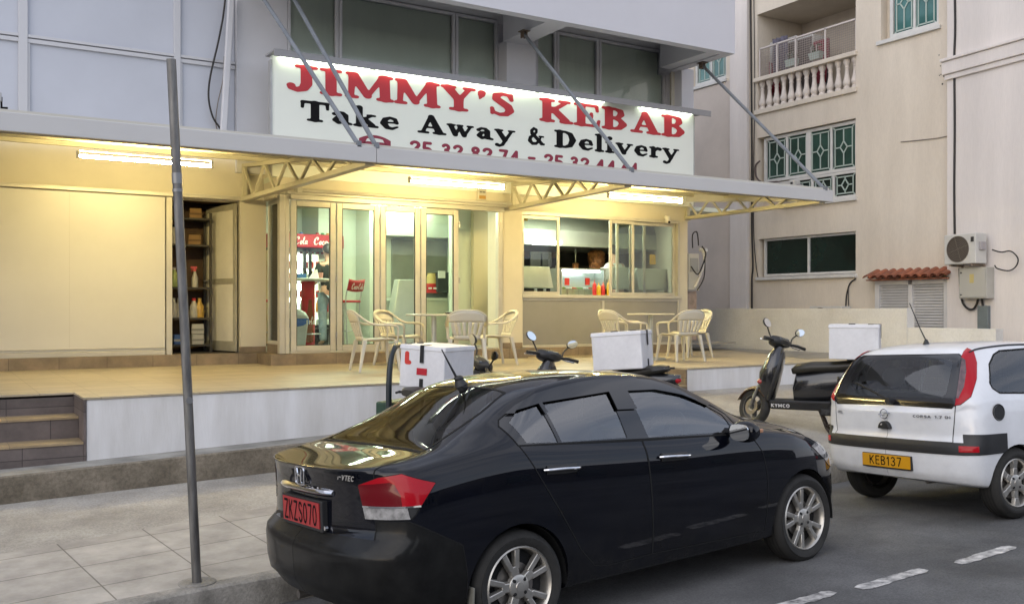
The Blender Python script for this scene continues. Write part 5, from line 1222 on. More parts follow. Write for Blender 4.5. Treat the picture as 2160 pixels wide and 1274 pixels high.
for px, m, lab, h_ in ((1254, 'sauce_red', 'red sauce bottle on the hatch sill, left of the yellow one', .27), (1263, 'sauce_yellow', 'short yellow sauce bottle on the hatch sill between two red ones', .22), (1272, 'sauce_red', 'red sauce bottle on the hatch sill, right of the short yellow one', .24), (1284, 'sauce_yellow', 'tall yellow sauce bottle on the hatch sill at the sliding pane', .28)):
    t = empty('sauce_bottle', (float(onY(px, 610, 13.80)[0]), 13.80, 1.987), 0, lab, 'sauce bottle', 'sauce bottles on the hatch sill')
    c = {'sauce_red': (.45, .02, .025), 'sauce_yellow': (.60, .40, .015)}[m]
    q = MB(); q.lathe([(0, 0), (.035, 0), (.038, .01), (.038, h_ * .6), (.03, h_ * .7), (.0, h_ * .7)], n=16); q.build('bottle_body', mat(m, c, rough=.35), t)
    q = MB(); q.lathe([(.032, h_ * .70), (.03, h_ * .76), (.010, h_ * .8), (.006, h_), (0, h_)], n=12); q.build('nozzle', mat(m + '_cap', tuple(min(1, v * 1.2 + .05) for v in c), rough=.4), t)
p = onY(1258, 566, 15.9)
t = empty('doner_spit', (float(p[0]), 15.9, float(p[2]) - .25), 0, 'large browned kebab meat cone on a vertical spit in the kitchen', 'meat spit')
MEAT = mat('roast_meat', (.30, .12, .035), rough=.6, var=.45, scale=16, bump=1.0, bscale=30, col2=(.07, .025, .012))
q = MB(); P = []; random.seed(4)
for i in range(26):
    v = i / 25; r_ = (.085 + .085 * smoothstep(0, .7, v)) * (1 if v < .93 else 1 - (v - .93) * 5)
    P.append([(r_ * (1 + .10 * math.sin(k * 2.3 + i * 1.1) + random.uniform(-.07, .07)) * math.cos(2 * math.pi * k / 28), r_ * (1 + random.uniform(-.08, .08)) * math.sin(2 * math.pi * k / 28), .05 + .56 * v) for k in range(28)])
q.grid(P, True, True); q.build('meat', MEAT, t); q = MB(); q.tube([(0, 0, -.1), (0, 0, .85)], .010, 8); q.lathe([(0, .0), (.16, .0), (.17, .02), (0, .03)], n=24); q.build('spit', STEEL, t)
p = onY(1214, 566, 16.0)
t = empty('small_spit', (float(p[0]), 16.0, float(p[2]) - .2), 0, 'small leftover kebab cone on a spit left of the large one', 'meat spit')
q = MB(); q.lathe([(0, .1), (.05, .1), (.065, .22), (.07, .30), (0, .32)], n=18); q.build('meat', MEAT, t); q = MB(); q.tube([(0, 0, -.1), (0, 0, .8)], .012, 8); q.build('spit', STEEL, t)
for k, px in enumerate((1192, 1228, 1290)):
    x, z = XZ(px, 560, 16.6); t = empty('gas_grill', (x, 16.6, ZF), 0, ('leftmost', 'middle', 'rightmost')[k] + ' of three dark upright gas grills against the kitchen wall', 'grill', 'upright grills at the kitchen wall')
    q = MB(); q.box((-.22, 0, .8), (.22, .3, 1.55)); q.build('heater', mat('grill_dark', (.03, .025, .02), rough=.5, metal=.4), t); q = MB()
    for xx in (-.24, .21): q.box((xx, -.03, .8), (xx + .03, .01, 1.56))
    for z_ in (.95, 1.15, 1.35): q.box((-.2, -.012, z_), (.2, -.003, z_ + .02))
    q.build('grill_bar', STEEL, t); q = MB(); q.box((-.25, -.25, 0), (.25, .3, .79)); q.build('base', STEEL, t)
for px, py, Y, lab in ((1106, 455, 13.9, 'amber sticker in the top corner of the left hatch pane'), (1377, 548, 14.2, 'yellow sheet hanging inside the rightmost hatch pane')):
    x, z = XZ(px, py, Y); q = MB(); q.box((x - .07, Y, z - .09), (x + .07, Y + .006, z + (.06 if px < 1200 else .10))); tag(q.build('yellow_sheet', mat('sheet_yellow', (.60, .36, .02), rough=.5)), lab, 'notice')
for px, k in ((1131, 0), (1150, 1)):
    p = onY(px, 548, 15.6); t = empty('kitchen_chair', (float(p[0]), 15.6, ZF), 0, 'dark rounded chair back behind the left hatch pane, ' + ('left one' if k == 0 else 'right one'), 'chair', 'dark chair backs in the kitchen')
    q = MB(); q.box((-.15, -.03, float(p[2]) - ZF - .16), (.15, .03, float(p[2]) - ZF + .16)); q.build('backrest', mat('chair_dark', (.008, .008, .009), rough=.6), t, bevel=.07, seg=4); q = MB(); q.tube([(0, 0, float(p[2]) - ZF - .15), (0, .05, 0)], .03, 10); q.build('leg', ALUG, t)
p = onY(1140, 533, 17.15); q = MB(); q.box((float(p[0]) - .6, 17.15, float(p[2]) - .10), (float(p[0]) + .4, 17.19, float(p[2]) + .05)); tag(q.build('wooden_shelf', mat('warm_wood', (.35, .15, .04), rough=.5, var=.2, scale=5)), 'warm brown wooden shelf along the back of the kitchen', 'shelf')
p = onY(1040, 540, 17.5); q = MB(); q.box((8.7, 17.5, 2.45), (9.9, 17.6, 2.75)); tag(q.build('wooden_board', mat('warm_wood', ())), 'orange wooden panel behind the woman in the doorway', 'board')
p = onY(1029, 540, 16.9); t = empty('hanging_apron', (float(p[0]), 16.9, float(p[2]) + .3), 0, 'dark green apron hanging beside the woman in the doorway', 'apron')
q = MB(); q.grid([[(.10 * u * (.4 + .6 * v) + .02 * math.sin(v * 6), .02 * math.sin(u * 7 + v * 3), -.62 * v) for u in np.linspace(-1, 1, 9)] for v in np.linspace(0, 1, 9)]); q.build('cloth', mat('apron_green', (.015, .06, .02), rough=.8), t, solid=.01)

# ================================================================ terrace furniture: monobloc chairs, two tables
PLAST = mat('cream_plastic', (.60, .57, .47), rough=.42, var=.03, scale=3)
def make_chair():
    """faces +x"""
    t = empty('plastic_chair')
    q = MB(); P = [[(-.20 + .44 * u, (.225 + .02 * u) * v, .43 + .018 * u + .012 * v * v - .022 * (1 - v * v) * math.sin(math.pi * u) - (.03 * max(0, u - .85) / .15)) for v in np.linspace(-1, 1, 11)] for u in np.linspace(0, 1, 12)]
    q.grid(P); q.build('seat', PLAST, t, solid=.014)
    # backrest: solid rim with five upright slats
    bw = lambda z: .20 + .06 * smoothstep(.42, .72, z); bx = lambda z: -.205 - .13 * (z - .43) / .40
    cur = lambda y, z: bx(z) - .035 * (1 - (y / bw(z)) ** 2)
    q = MB(); topz = lambda u: .835 - .075 * abs(u) ** 2.6
    q.grid([[(cur(bw(z0) * u, z0 + (topz(u) - z0) * w), bw(.74) * u, z0 + (topz(u) - z0) * w) for u in np.linspace(-1, 1, 15)] for z0 in (.675,) for w in np.linspace(0, 1, 5)])
    q.grid([[(cur(.19 * u, z), .19 * u, z) for u in np.linspace(-1, 1, 9)] for z in (.425, .46, .49)])
    for k in range(6):
        c = -.165 + .066 * k
        q.grid([[(cur((c + d) * (1 + .28 * smoothstep(.45, .7, z)), z), (c + d) * (1 + .28 * smoothstep(.45, .7, z)), z) for d in (-.023, 0, .023)] for z in np.linspace(.485, .68, 8)])
    q.build('backrest', PLAST, t, solid=.012)
    for s_ in (-1, 1):
        q = MB(); pts = catmull([(.245, s_ * .262, .42), (.255, s_ * .272, .56), (.225, s_ * .282, .625), (.10, s_ * .287, .642), (-.08, s_ * .283, .65), (-.20, s_ * .275, .70), (-.285, s_ * .25, .765), (-.335, s_ * .16, .82), (-.352, s_ * .0, .838)], 6)
        q.tube(pts, [.022 if i < 8 else .028 for i in range(len(pts))], 10, flat=.55, up=(0, 0, 1)); q.build('armrest', PLAST, t)
        for x0, x1 in ((.235, .275), (-.20, -.29)):
            q = MB(); q.hexa([(x1 - .016, s_ * .285 - .016, 0), (x1 + .016, s_ * .285 - .016, 0), (x1 + .016, s_ * .285 + .016, 0), (x1 - .016, s_ * .285 + .016, 0)], [(x0 - .035, s_ * .235 - .03, .435), (x0 + .025, s_ * .235 - .03, .435), (x0 + .025, s_ * .235 + .025, .435), (x0 - .035, s_ * .235 + .025, .435)]); q.build('leg', PLAST, t, bevel=.008)
    return t
ch0 = make_chair(); first = True
for x, y, a, g, lab in ((4.97, 11.62, -8, 0, 'cream plastic chair nearest the bin, at the left end of the left table'), (5.83, 12.72, -58, 0, 'cream plastic chair behind the left table, close to the glass doors'), (6.20, 11.38, 63, 0, 'cream plastic chair with its slatted back to the street at the left table'), (7.02, 12.08, 172, 0, 'cream plastic chair at the right end of the left table by the pillar'),
                        (9.02, 11.55, -2, 1, 'cream plastic chair half behind the white box at the right table'), (9.88, 12.75, -68, 1, 'cream plastic chair behind the right table under the hatch'), (9.98, 11.38, 86, 1, 'cream plastic chair with its back to the street at the right table'), (10.95, 12.25, 178, 1, 'cream plastic chair at the far right end of the right table')):
    c = ch0 if first else copy_tree(ch0); first = False
    c.location = (x, y, ZT + .001); c.rotation_euler = (0, 0, R(a)); c.scale = (.94, .94, .94); tag(c, lab, 'chair', 'plastic chairs round the left table' if g == 0 else 'plastic chairs round the right table')
def cafe_table(x, y, r_, label, m):
    t = empty('cafe_table', (x, y, ZT + .001), 0, label, 'table')
    q = MB(); q.lathe([(0, .715), (r_ - .01, .715), (r_, .722), (r_, .732), (r_ - .01, .738), (0, .738)], n=44); q.build('tabletop', m, t)
    q = MB(); q.tube([(0, 0, .04), (0, 0, .714)], .038, 16); q.build('leg', STEEL, t); q = MB(); q.lathe([(0, .0), (.24, .0), (.24, .02), (.06, .045), (0, .05)], n=32); q.build('base', STEEL, t)
    return t
cafe_table(6.12, 12.2, .40, 'round pale table on a steel pole in front of the glass doors', mat('table_top_pale', (.52, .52, .47), rough=.18, spec=.7))
cafe_table(9.95, 12.05, .38, 'round cream table in front of the serving hatch', mat('table_top_cream', (.55, .53, .44), rough=.3))
t = empty('ashtray', (6.33, 12.08, ZT + .740), .3, 'dark square ashtray on the left terrace table', 'ashtray')
q = MB(); q.hexa([(-.06, -.06, 0), (.06, -.06, 0), (.06, .06, 0), (-.06, .06, 0)], [(-.07, -.07, .03), (.07, -.07, .03), (.07, .07, .03), (-.07, .07, .03)]); b = q.build('bowl', mat('ashtray_dark', (.05, .045, .04), rough=.3), t, bevel=.006); q = MB(); q.lathe([(.052, .0305), (.045, .032), (.0, .031)], n=20); q.build('ash', mat('ash_grey', (.2, .19, .18), rough=.9), b)
a, b = onZ(1486, 733, ZT), onZ(1700, 757, ZT)                          # bare concrete path beyond the tiles
q = MB(); q.add([(float(a[0]), float(a[1]), ZT + .004), (float(b[0]), float(b[1]), ZT + .004), (14.18, float(b[1]) - .35, ZT + .004), (14.18, 19, ZT + .004), (float(a[0]) - .9, 19, ZT + .004)], [(0, 1, 2, 3, 4)]); struct(q.build('path', mat('path_concrete', (.26, .245, .215), rough=.85, var=.15, scale=2, bump=.3, bscale=60, coords='World')))
# ================================================================ cars: a lofted skin cut into panels along outlines
class Skin:
    """quads with positions and normals; cut() carves a convex outline out of the skin in any 2-D reading of position"""
    def __init__(s, rows):
        n, m = len(rows), len(rows[0]); s.P = [Vector(p) for r_ in rows for p in r_]; s.N = [Vector((0, 0, 0)) for _ in s.P]; s.F = []
        for i in range(n - 1):
            for j in range(m):
                k = (j + 1) % m; f = [i * m + j, i * m + k, (i + 1) * m + k, (i + 1) * m + j]
                a, b, c, d = [s.P[q] for q in f]; nn = (c - a).cross(d - b)
                if nn.length < 1e-9: continue
                for q in f: s.N[q] += nn
                s.F.append(f)
        s.N = [v.normalized() if v.length > 0 else Vector((0, 0, 1)) for v in s.N]
    def c(s, f):
        v = Vector((0, 0, 0))
        for i in f: v += s.P[i]
        return v / len(f)
    def cn(s, f):
        v = Vector((0, 0, 0))
        for i in f: v += s.N[i]
        return v
    def cut(s, faces, poly, fn, flt):
        poly = hull(poly); cache = {}; inside, outside = [], []
        ps = [p[0] for p in poly]; qs = [p[1] for p in poly]; bb = (min(ps), max(ps), min(qs), max(qs))
        for f in faces:
            if not flt(s.c(f), s.cn(f)): outside.append(f); continue
            C = [fn(s.P[i]) for i in f]
            if max(p[0] for p in C) < bb[0] or min(p[0] for p in C) > bb[1] or max(p[1] for p in C) < bb[2] or min(p[1] for p in C) > bb[3]: outside.append(f); continue
            cur = f
            for e in range(len(poly)):
                (ax, ay), (bx, by) = poly[e], poly[(e + 1) % len(poly)]
                D = {}
                for i in cur:
                    x, y = fn(s.P[i]); dd = (bx - ax) * (y - ay) - (by - ay) * (x - ax); D[i] = 0.0 if abs(dd) < 1e-7 else dd
                if all(D[i] >= 0 for i in cur): continue
                if all(D[i] <= 0 for i in cur): outside.append(cur); cur = None; break
                ins, out = [], []
                for i, j in zip(cur, cur[1:] + cur[:1]):
                    if D[i] >= 0: ins.append(i)
                    if D[i] <= 0: out.append(i)
                    if (D[i] > 0 and D[j] < 0) or (D[i] < 0 and D[j] > 0):
                        key = (min(i, j), max(i, j), e)
                        if key not in cache:
                            t = D[i] / (D[i] - D[j]); s.P.append(s.P[i].lerp(s.P[j], t)); s.N.append(s.N[i].lerp(s.N[j], t).normalized()); cache[key] = len(s.P) - 1
                        ins.append(cache[key]); out.append(cache[key])
                if len(out) > 2: outside.append(out)
                cur = ins if len(ins) > 2 else None
                if cur is None: break
            if cur: inside.append(cur)
        return inside, outside
    def rim(s, faces, poly, fn, flt=None):
        """edges of the faces that lie on the outline"""
        poly = hull(poly); seg = []
        for f in faces:
            for i, j in zip(f, f[1:] + f[:1]):
                for e in range(len(poly)):
                    (ax, ay), (bx, by) = poly[e], poly[(e + 1) % len(poly)]; L = math.hypot(bx - ax, by - ay)
                    if all(abs((bx - ax) * (fn(s.P[k])[1] - ay) - (by - ay) * (fn(s.P[k])[0] - ax)) / L < 2e-5 for k in (i, j)):
                        if flt is None or flt((s.P[i] + s.P[j]) / 2): seg.append((i, j))
                        break
        return seg
    def ribbon(s, q, seg, w=.006, lift=.0015):
        for i, j in seg:
            a, b, na, nb = s.P[i], s.P[j], s.N[i], s.N[j]; d = (b - a)
            if d.length < 1e-5: continue
            d.normalize(); u = d.cross(na).normalized() * (w / 2); v = d.cross(nb).normalized() * (w / 2); d *= .001
            q.add([a - u + na * lift - d, a + u + na * lift - d, b + v + nb * lift + d, b - v + nb * lift + d], [(0, 1, 2, 3)])
    def mesh(s, faces, name, m, parent, off=0.0):
        used = sorted({i for f in faces for i in f}); ix = {o: k for k, o in enumerate(used)}
        me = bpy.data.meshes.new(name); me.from_pydata([tuple(s.P[i] + s.N[i] * off) for i in used], [], [[ix[i] for i in f] for f in faces])
        me.materials.append(m); me.polygons.foreach_set('use_smooth', [True] * len(me.polygons))
        me.normals_split_custom_set_from_vertices([tuple(s.N[i]) for i in used]); me.update()
        o = bpy.data.objects.new(name, me); COL.objects.link(o); o.parent = parent; return o
def hull(pts):
    P = sorted(set((round(a, 5), round(b, 5)) for a, b in pts))
    def half(Q):
        h = []
        for p in Q:
            while len(h) > 1 and (h[-1][0] - h[-2][0]) * (p[1] - h[-2][1]) - (h[-1][1] - h[-2][1]) * (p[0] - h[-2][0]) <= 1e-9: h.pop()
            h.append(p)
        return h
    a, b = half(P), half(P[::-1]); return a[:-1] + b[:-1]
def loft(stations, section, shift, sub=4):
    rows = []
    for x in stations:
        half = [Vector((p[0], p[1], 0)) for p in section(x)]
        pts = catmull(half, sub)
        ring = [(p.x, p.y) for p in pts] + [(-p.x, p.y) for p in reversed(pts[1:-1])]   # left side up, right side down
        rows.append([(x + shift(x, z, y), y, z) for y, z in ring])
    return Skin(rows)
def stations(L, e0, e1, n):
    a = [e0 * (1 - math.cos(math.pi / 2 * k / 14)) for k in range(14)]; b = list(np.linspace(e0, L - e1, n)); c = [L - e1 * (1 - math.cos(math.pi / 2 * k / 12)) for k in range(11, -1, -1)]
    return [max(0.0, min(L, float(v))) for v in a + b + c]
SIDE = lambda p: (p[0], p[2]); TOPV = lambda p: (p[0], p[1]); REAR = lambda p: (abs(p[1]) + p[0], p[2])
def wheel(parent, x, y, z, sgn, r_, w_, rr, style, mats, name='wheel'):
    """sgn -1: outer face towards -y"""
    tyre_m, rim_m, dark_m, disc_m = mats
    t = bpy.data.objects.new(name, None); COL.objects.link(t); t.parent = parent; t.location = (x, y, z)
    if sgn > 0: t.rotation_euler = (0, 0, math.pi)
    h = w_ / 2
    q = MB(); q.lathe([(rr + .004, -h + .012), (rr + .02, -h + .001), (rr + .05, -h - .004), (r_ - .04, -h + .002), (r_ - .014, -h + .016), (r_ - .002, -h + .045), (r_, 0), (r_ - .002, h - .045), (r_ - .014, h - .016), (r_ - .04, h - .002), (rr + .004, h - .01)], axis='Y', n=56)
    for k in range(3): pass
    q.build('tyre', tyre_m, t, angle=60)
    q = MB()
    for g in (-.045, -.015, .015, .045): q.lathe([(r_ + .0006, g - .004), (r_ + .0008, g), (r_ + .0006, g + .004)], axis='Y', n=40)
    q.build('tread_groove', dark_m, t)
    q = MB(); q.lathe([(rr + .005, -h + .014), (rr - .004, -h + .006), (rr - .012, -h + .014), (rr - .02, -h + .05), (rr - .03, h - .02)], axis='Y', n=48); rim = q.build('rim', rim_m, t, angle=50)
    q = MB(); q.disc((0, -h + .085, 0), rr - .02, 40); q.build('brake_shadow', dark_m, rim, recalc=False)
    q = MB(); q.lathe([(.03, -h + .072), (.13, -h + .07), (.13, -h + .08), (.03, -h + .082)], axis='Y', n=36); q.build('brake_disc', disc_m, rim)
    q = MB(); f0, f1 = -h + .016, -h + .05
    def spoke(a, pts, wd):
        for (u0, v0), (u1, v1), w0, w1 in zip(pts[:-1], pts[1:], wd[:-1], wd[1:]):
            def rot(u, v, d): return (u * math.cos(a) - v * math.sin(a), d, u * math.sin(a) + v * math.cos(a))
            du, dv = u1 - u0, v1 - v0; L = math.hypot(du, dv); nx, ny = -dv / L, du / L
            dep = lambda u: f0 + .010 * (1 - u / rr)
            q.hexa([rot(u0 - nx * w0, v0 - ny * w0, f1), rot(u1 - nx * w1, v1 - ny * w1, f1), rot(u1 + nx * w1, v1 + ny * w1, f1), rot(u0 + nx * w0, v0 + ny * w0, f1)],
                   [rot(u0 - nx * w0 * .7, v0 - ny * w0 * .7, dep(u0)), rot(u1 - nx * w1 * .7, v1 - ny * w1 * .7, dep(u1)), rot(u1 + nx * w1 * .7, v1 + ny * w1 * .7, dep(u1)), rot(u0 + nx * w0 * .7, v0 + ny * w0 * .7, dep(u0))])
    n = 5 if style == 'y' else 6
    for k in range(n):
        a = math.pi / 2 + 2 * math.pi * k / n + (.25 if style == 'y' else 0)
        if style == 'y':
            spoke(a, [(.03, 0), (.118, 0)], [.032, .036])
            for s_ in (-1, 1): spoke(a, [(.100, s_ * .018), (rr - .008, s_ * .050)], [.021, .023])
        else:
            spoke(a, [(.03, 0), (rr * .62, 0), (rr - .008, 0)], [.036, .030, .042])
    q.lathe([(0, f0 - .002), (.05, f0 - .001), (.068, f0 + .006), (.07, f1)], axis='Y', n=30)
    q.build('spoke', rim_m, rim, bevel=.004, seg=2)
    nl = 4
    for k in range(nl):
        a = math.pi / 4 + 2 * math.pi * k / nl; MB().lathe([(.0, f0 - .004), (.009, f0 - .004), (.011, f0 + .003), (.0135, f0 + .003), (.0135, f0 + .01)], (.05 * math.cos(a), 0, .05 * math.sin(a)), 'Y', 10).build('lug_nut', dark_m, rim)
    q = MB(); q.lathe([(0, f0 - .006), (.026, f0 - .005), (.030, f0)], axis='Y', n=20); cap = q.build('hub_cap', rim_m, rim)
    return t, cap
PAINTB = mat('black_car_paint', (.0018, .0026, .0062), rough=.4, coat=1.0, spec=.02, var=.15, scale=2.5)
PAINTB.node_tree.nodes['Principled BSDF'].inputs['Coat IOR'].default_value = 1.46
def dusty(m, z0, z1, col, amount):
    nt = m.node_tree; b = nt.nodes['Principled BSDF']; L = nt.links.new; src = b.inputs['Base Color'].links[0].from_socket
    tc = nt.nodes.new('ShaderNodeTexCoord'); sp = nt.nodes.new('ShaderNodeSeparateXYZ'); L(tc.outputs['Object'], sp.inputs[0])
    mr = nt.nodes.new('ShaderNodeMapRange'); mr.inputs['From Min'].default_value = z1; mr.inputs['From Max'].default_value = z0; mr.inputs['To Max'].default_value = 1; L(sp.outputs[2], mr.inputs[0])
    n = nt.nodes.new('ShaderNodeTexNoise'); n.inputs['Scale'].default_value = 9; n.inputs['Detail'].default_value = 8; n.inputs['Roughness'].default_value = .75; L(tc.outputs['Object'], n.inputs['Vector'])
    r = nt.nodes.new('ShaderNodeValToRGB'); r.color_ramp.elements[0].position = .35; r.color_ramp.elements[1].position = .75; L(n.outputs['Fac'], r.inputs[0])
    mu = nt.nodes.new('ShaderNodeMath'); mu.operation = 'MULTIPLY'; L(mr.outputs[0], mu.inputs[0]); L(r.outputs[0], mu.inputs[1])
    m2 = nt.nodes.new('ShaderNodeMath'); m2.operation = 'MULTIPLY'; m2.inputs[1].default_value = amount; L(mu.outputs[0], m2.inputs[0])
    mx = nt.nodes.new('ShaderNodeMix'); mx.data_type = 'RGBA'; mx.inputs[7].default_value = (*col, 1); L(m2.outputs[0], mx.inputs[0]); L(src, mx.inputs[6]); L(mx.outputs[2], b.inputs['Base Color'])
    iv = nt.nodes.new('ShaderNodeMath'); iv.operation = 'SUBTRACT'; iv.inputs[0].default_value = b.inputs['Coat Weight'].default_value; L(m2.outputs[0], iv.inputs[1]); L(iv.outputs[0], b.inputs['Coat Weight'])
dusty(PAINTB, .15, .62, (.05, .046, .038), .45)
PAINTW = mat('white_car_paint', (.72, .73, .75), rough=.30, coat=.7, var=.05, scale=3.5)
dusty(PAINTW, .15, .75, (.36, .34, .29), .35)
BPLAS = mat('black_plastic', (.018, .018, .019), rough=.5, var=.12, scale=6)
BGLOSS = mat('black_gloss_trim', (.008, .008, .009), rough=.12, coat=.6)
TYRE = mat('tyre_rubber', (.022, .021, .019), rough=.8, var=.2, scale=9, bump=.3, bscale=60)
RIMM = mat('alloy_silver', (.50, .48, .44), rough=.33, metal=.8, var=.12, scale=9)
DISC = mat('brake_disc', (.25, .23, .21), rough=.4, metal=.8)
WDARK = mat('wheel_dark', (.008, .008, .008), rough=.8)
CHROME = mat('chrome', (.72, .72, .74), rough=.10, metal=1.0)
REDL = mat('red_lens', (.38, .003, .011), rough=.25, coat=.35, spec=.15); DREDL = mat('dark_red_lens', (.13, .002, .006), rough=.2, coat=.5, spec=.2)
CLRL = mat('clear_lens', (.33, .32, .31), rough=.16, coat=1.0, var=.25, scale=25); SMKL = mat('smoked_lens', (.12, .06, .065), rough=.15, coat=1.0, var=.3, scale=15)
AMBL = mat('amber_lens', (.45, .22, .12), rough=.15, coat=1.0)
CGLASS = glass('car_glass', (.76, .86, .84), 2.7); CGLASS2 = glass('clear_car_glass', (.80, .88, .85), 2.1)
SEATM = mat('seat_fabric', (.03, .03, .032), rough=.9); SEATB = mat('seat_beige', (.09, .088, .082), rough=.9); DASH = mat('dash_plastic', (.02, .02, .022), rough=.6)
MIRG = mat('mirror_glass', (.75, .78, .80), rough=.03, metal=1.0)
GAP = mat('panel_gap_black', (.002, .002, .002), rough=.9)
BUMPM = mat('dusty_bumper_paint', (.010, .010, .0095), rough=.5, spec=.12, coat=.55, var=.3, scale=7, col2=(.004, .004, .004)); BUMPM.node_tree.nodes['Principled BSDF'].inputs['Coat Roughness'].default_value = .14; BUMPM.node_tree.nodes['Principled BSDF'].inputs['Coat IOR'].default_value = 1.36
WM = (TYRE, RIMM, WDARK, DISC)
def pose(name, x, y, z, yaw, pitch, roll, label, cat, group=None):
    o = empty(name, (0, 0, 0), 0, label, cat, group)
    o.matrix_world = Matrix.Translation((x, y, z)) @ Matrix.Rotation(yaw, 4, 'Z') @ Matrix.Rotation(-pitch, 4, 'Y') @ Matrix.Rotation(roll, 4, 'X')
    return o
def seat(parent, x, y, z, m, h=.62, name='seat', rear=False, wd=.48):
    q = MB(); q.hexa([(x, y - wd / 2, z), (x + .5, y - wd / 2, z), (x + .5, y + wd / 2, z), (x, y + wd / 2, z)], [(x, y - wd / 2, z + .16), (x + .5, y - wd / 2, z + .2), (x + .5, y + wd / 2, z + .2), (x, y + wd / 2, z + .16)])
    q.hexa([(x - .02, y - wd / 2, z + .16), (x + .12, y - wd / 2, z + .16), (x + .12, y + wd / 2, z + .16), (x - .02, y + wd / 2, z + .16)], [(x - .24, y - wd / 2 + .04, z + .16 + h), (x - .14, y - wd / 2 + .04, z + .16 + h), (x - .14, y + wd / 2 - .04, z + .16 + h), (x - .24, y + wd / 2 - .04, z + .16 + h)])
    s_ = q.build(name, m, parent, bevel=.03, seg=3)
    for yy in ((y,) if not rear else (y - .33, y + .33)):
        q = MB(); q.blob((x - .22, yy, z + .16 + h + .12), (.05, .13, .10)); q.tube([(x - .2, yy - .05, z + .1 + h), (x - .21, yy - .05, z + h + .24)], .008, 6); q.tube([(x - .2, yy + .05, z + .1 + h), (x - .21, yy + .05, z + h + .24)], .008, 6); q.build('headrest', m, s_)
    return s_
SANS_BOLD.update({c: None for c in ''})
def _more(r):
    B = lambda w, s: _bold(w, s, r); t = 1 - r; q = r
    return {'Y': B(.66, [[(q, t), (.31, .48), (.62 - r, t)], [(.31, .48), (.31, q)]]), 'M': B(.80, [[(q, q), (q, t), (.37, .3), (.74 - r, t), (.74 - r, q)]]), 'C': B(.66, [_arc(.33, .5, .33 - r, .5 - r, 50, 310, 16)]),
            'O': B(.74, [_arc(.35, .5, .35 - r, .5 - r, 0, 360, 24)]), 'P': B(.62, [[(q, q), (q, t), (.3, t)] + _arc(.3, .73, .27 - r, .27 - r, 90, -90, 8) + [(q, .46)]]), 'R': B(.64, [[(q, q), (q, t), (.3, t)] + _arc(.3, .73, .27 - r, .27 - r, 90, -90, 8) + [(q, .46)], [(.28, .46), (.58 - r, q)]]),
            'A': B(.70, [[(q, q), (.33, t), (.66 - r, q)], [(.2, .34), (.46, .34)]]), 'V': B(.68, [[(q, t), (.32, q), (.64 - r, t)]]), 'T': B(.62, [[(q, t), (.58 - r, t)], [(.29, t), (.29, q)]]), 'D': B(.68, [[(q, q), (q, t), (.26, t)] + _arc(.26, .5, .36 - r, .5 - r, 90, -90, 12) + [(q, q)]]),
            'i': B(.22, [[(.1, q), (.1, .6)], [(.1, t), (.1, t + .01)]]), '.': B(.2, [[(.1, q), (.1, q + .01)]]), '7': SANS_BOLD['7'] if r > .09 else _sans(r)['7']}
for f_, r_ in ((SANS_BOLD, .095), (SANS_THIN, .05), (SANS_MID, .062)): f_.update(_more(r_))

# ---------------------------------------------------------------- the dark sedan
SL = 4.395
T_belt_z = [(0, .985), (.12, 1.0), (.3, 1.015), (.5, 1.04), (.8, 1.07), (1.0, 1.08), (1.36, 1.053), (1.99, 1.009), (2.36, .985), (2.83, .967), (3.05, .955), (3.2, .945), (3.5, .90), (3.8, .82), (4.1, .71), (4.3, .60), (4.395, .5)]
T_belt_y = [(0, .80), (.3, .80), (.6, .795), (1, .795), (2.9, .795), (3.2, .80), (3.5, .80), (3.8, .79), (4.395, .78)]
T_rail_z = [(0, 1.018), (.12, 1.036), (.3, 1.055), (.5, 1.085), (.7, 1.13), (.85, 1.168), (.978, 1.208), (1.12, 1.292), (1.29, 1.346), (1.48, 1.378), (1.685, 1.397), (1.85, 1.402), (2.1, 1.390), (2.27, 1.366), (2.43, 1.327), (2.59, 1.268), (2.77, 1.180), (2.9, 1.105), (3.05, 1.03), (3.2, .99), (3.5, .935), (3.8, .855), (4.1, .745), (4.3, .62), (4.395, .52)]
T_rail_y = [(0, .77), (.1, .76), (.25, .715), (.5, .70), (.85, .685), (1.0, .665), (1.12, .645), (1.3, .625), (1.5, .61), (1.85, .605), (2.1, .61), (2.3, .617), (2.6, .645), (2.9, .69), (3.05, .70), (3.5, .70), (3.8, .69), (4.395, .68)]
T_top_z = [(0, 1.03), (.12, 1.046), (.3, 1.072), (.5, 1.098), (.7, 1.185), (.9, 1.278), (1.12, 1.378), (1.26, 1.43), (1.5, 1.462), (1.7, 1.468), (2.0, 1.455), (2.3, 1.425), (2.45, 1.39), (2.6, 1.335), (2.77, 1.262), (2.9, 1.20), (3.05, 1.135), (3.18, 1.085), (3.5, 1.01), (3.8, .925), (4.1, .80), (4.3, .66), (4.395, .54)]
T_bot = [(0, .30), (.2, .245), (.6, .22), (3.9, .20), (4.2, .20), (4.395, .26)]
def splan(x):
    k = 1.0
    if x < .42: k *= max(0, 1 - (1 - x / .42) ** 2.5) ** (1 / 2.5)
    d = SL - x
    if d < 1.0: k *= max(0, 1 - (1 - max(0, d)) ** 2.3) ** (1 / 2.3)
    return max(k, .002)
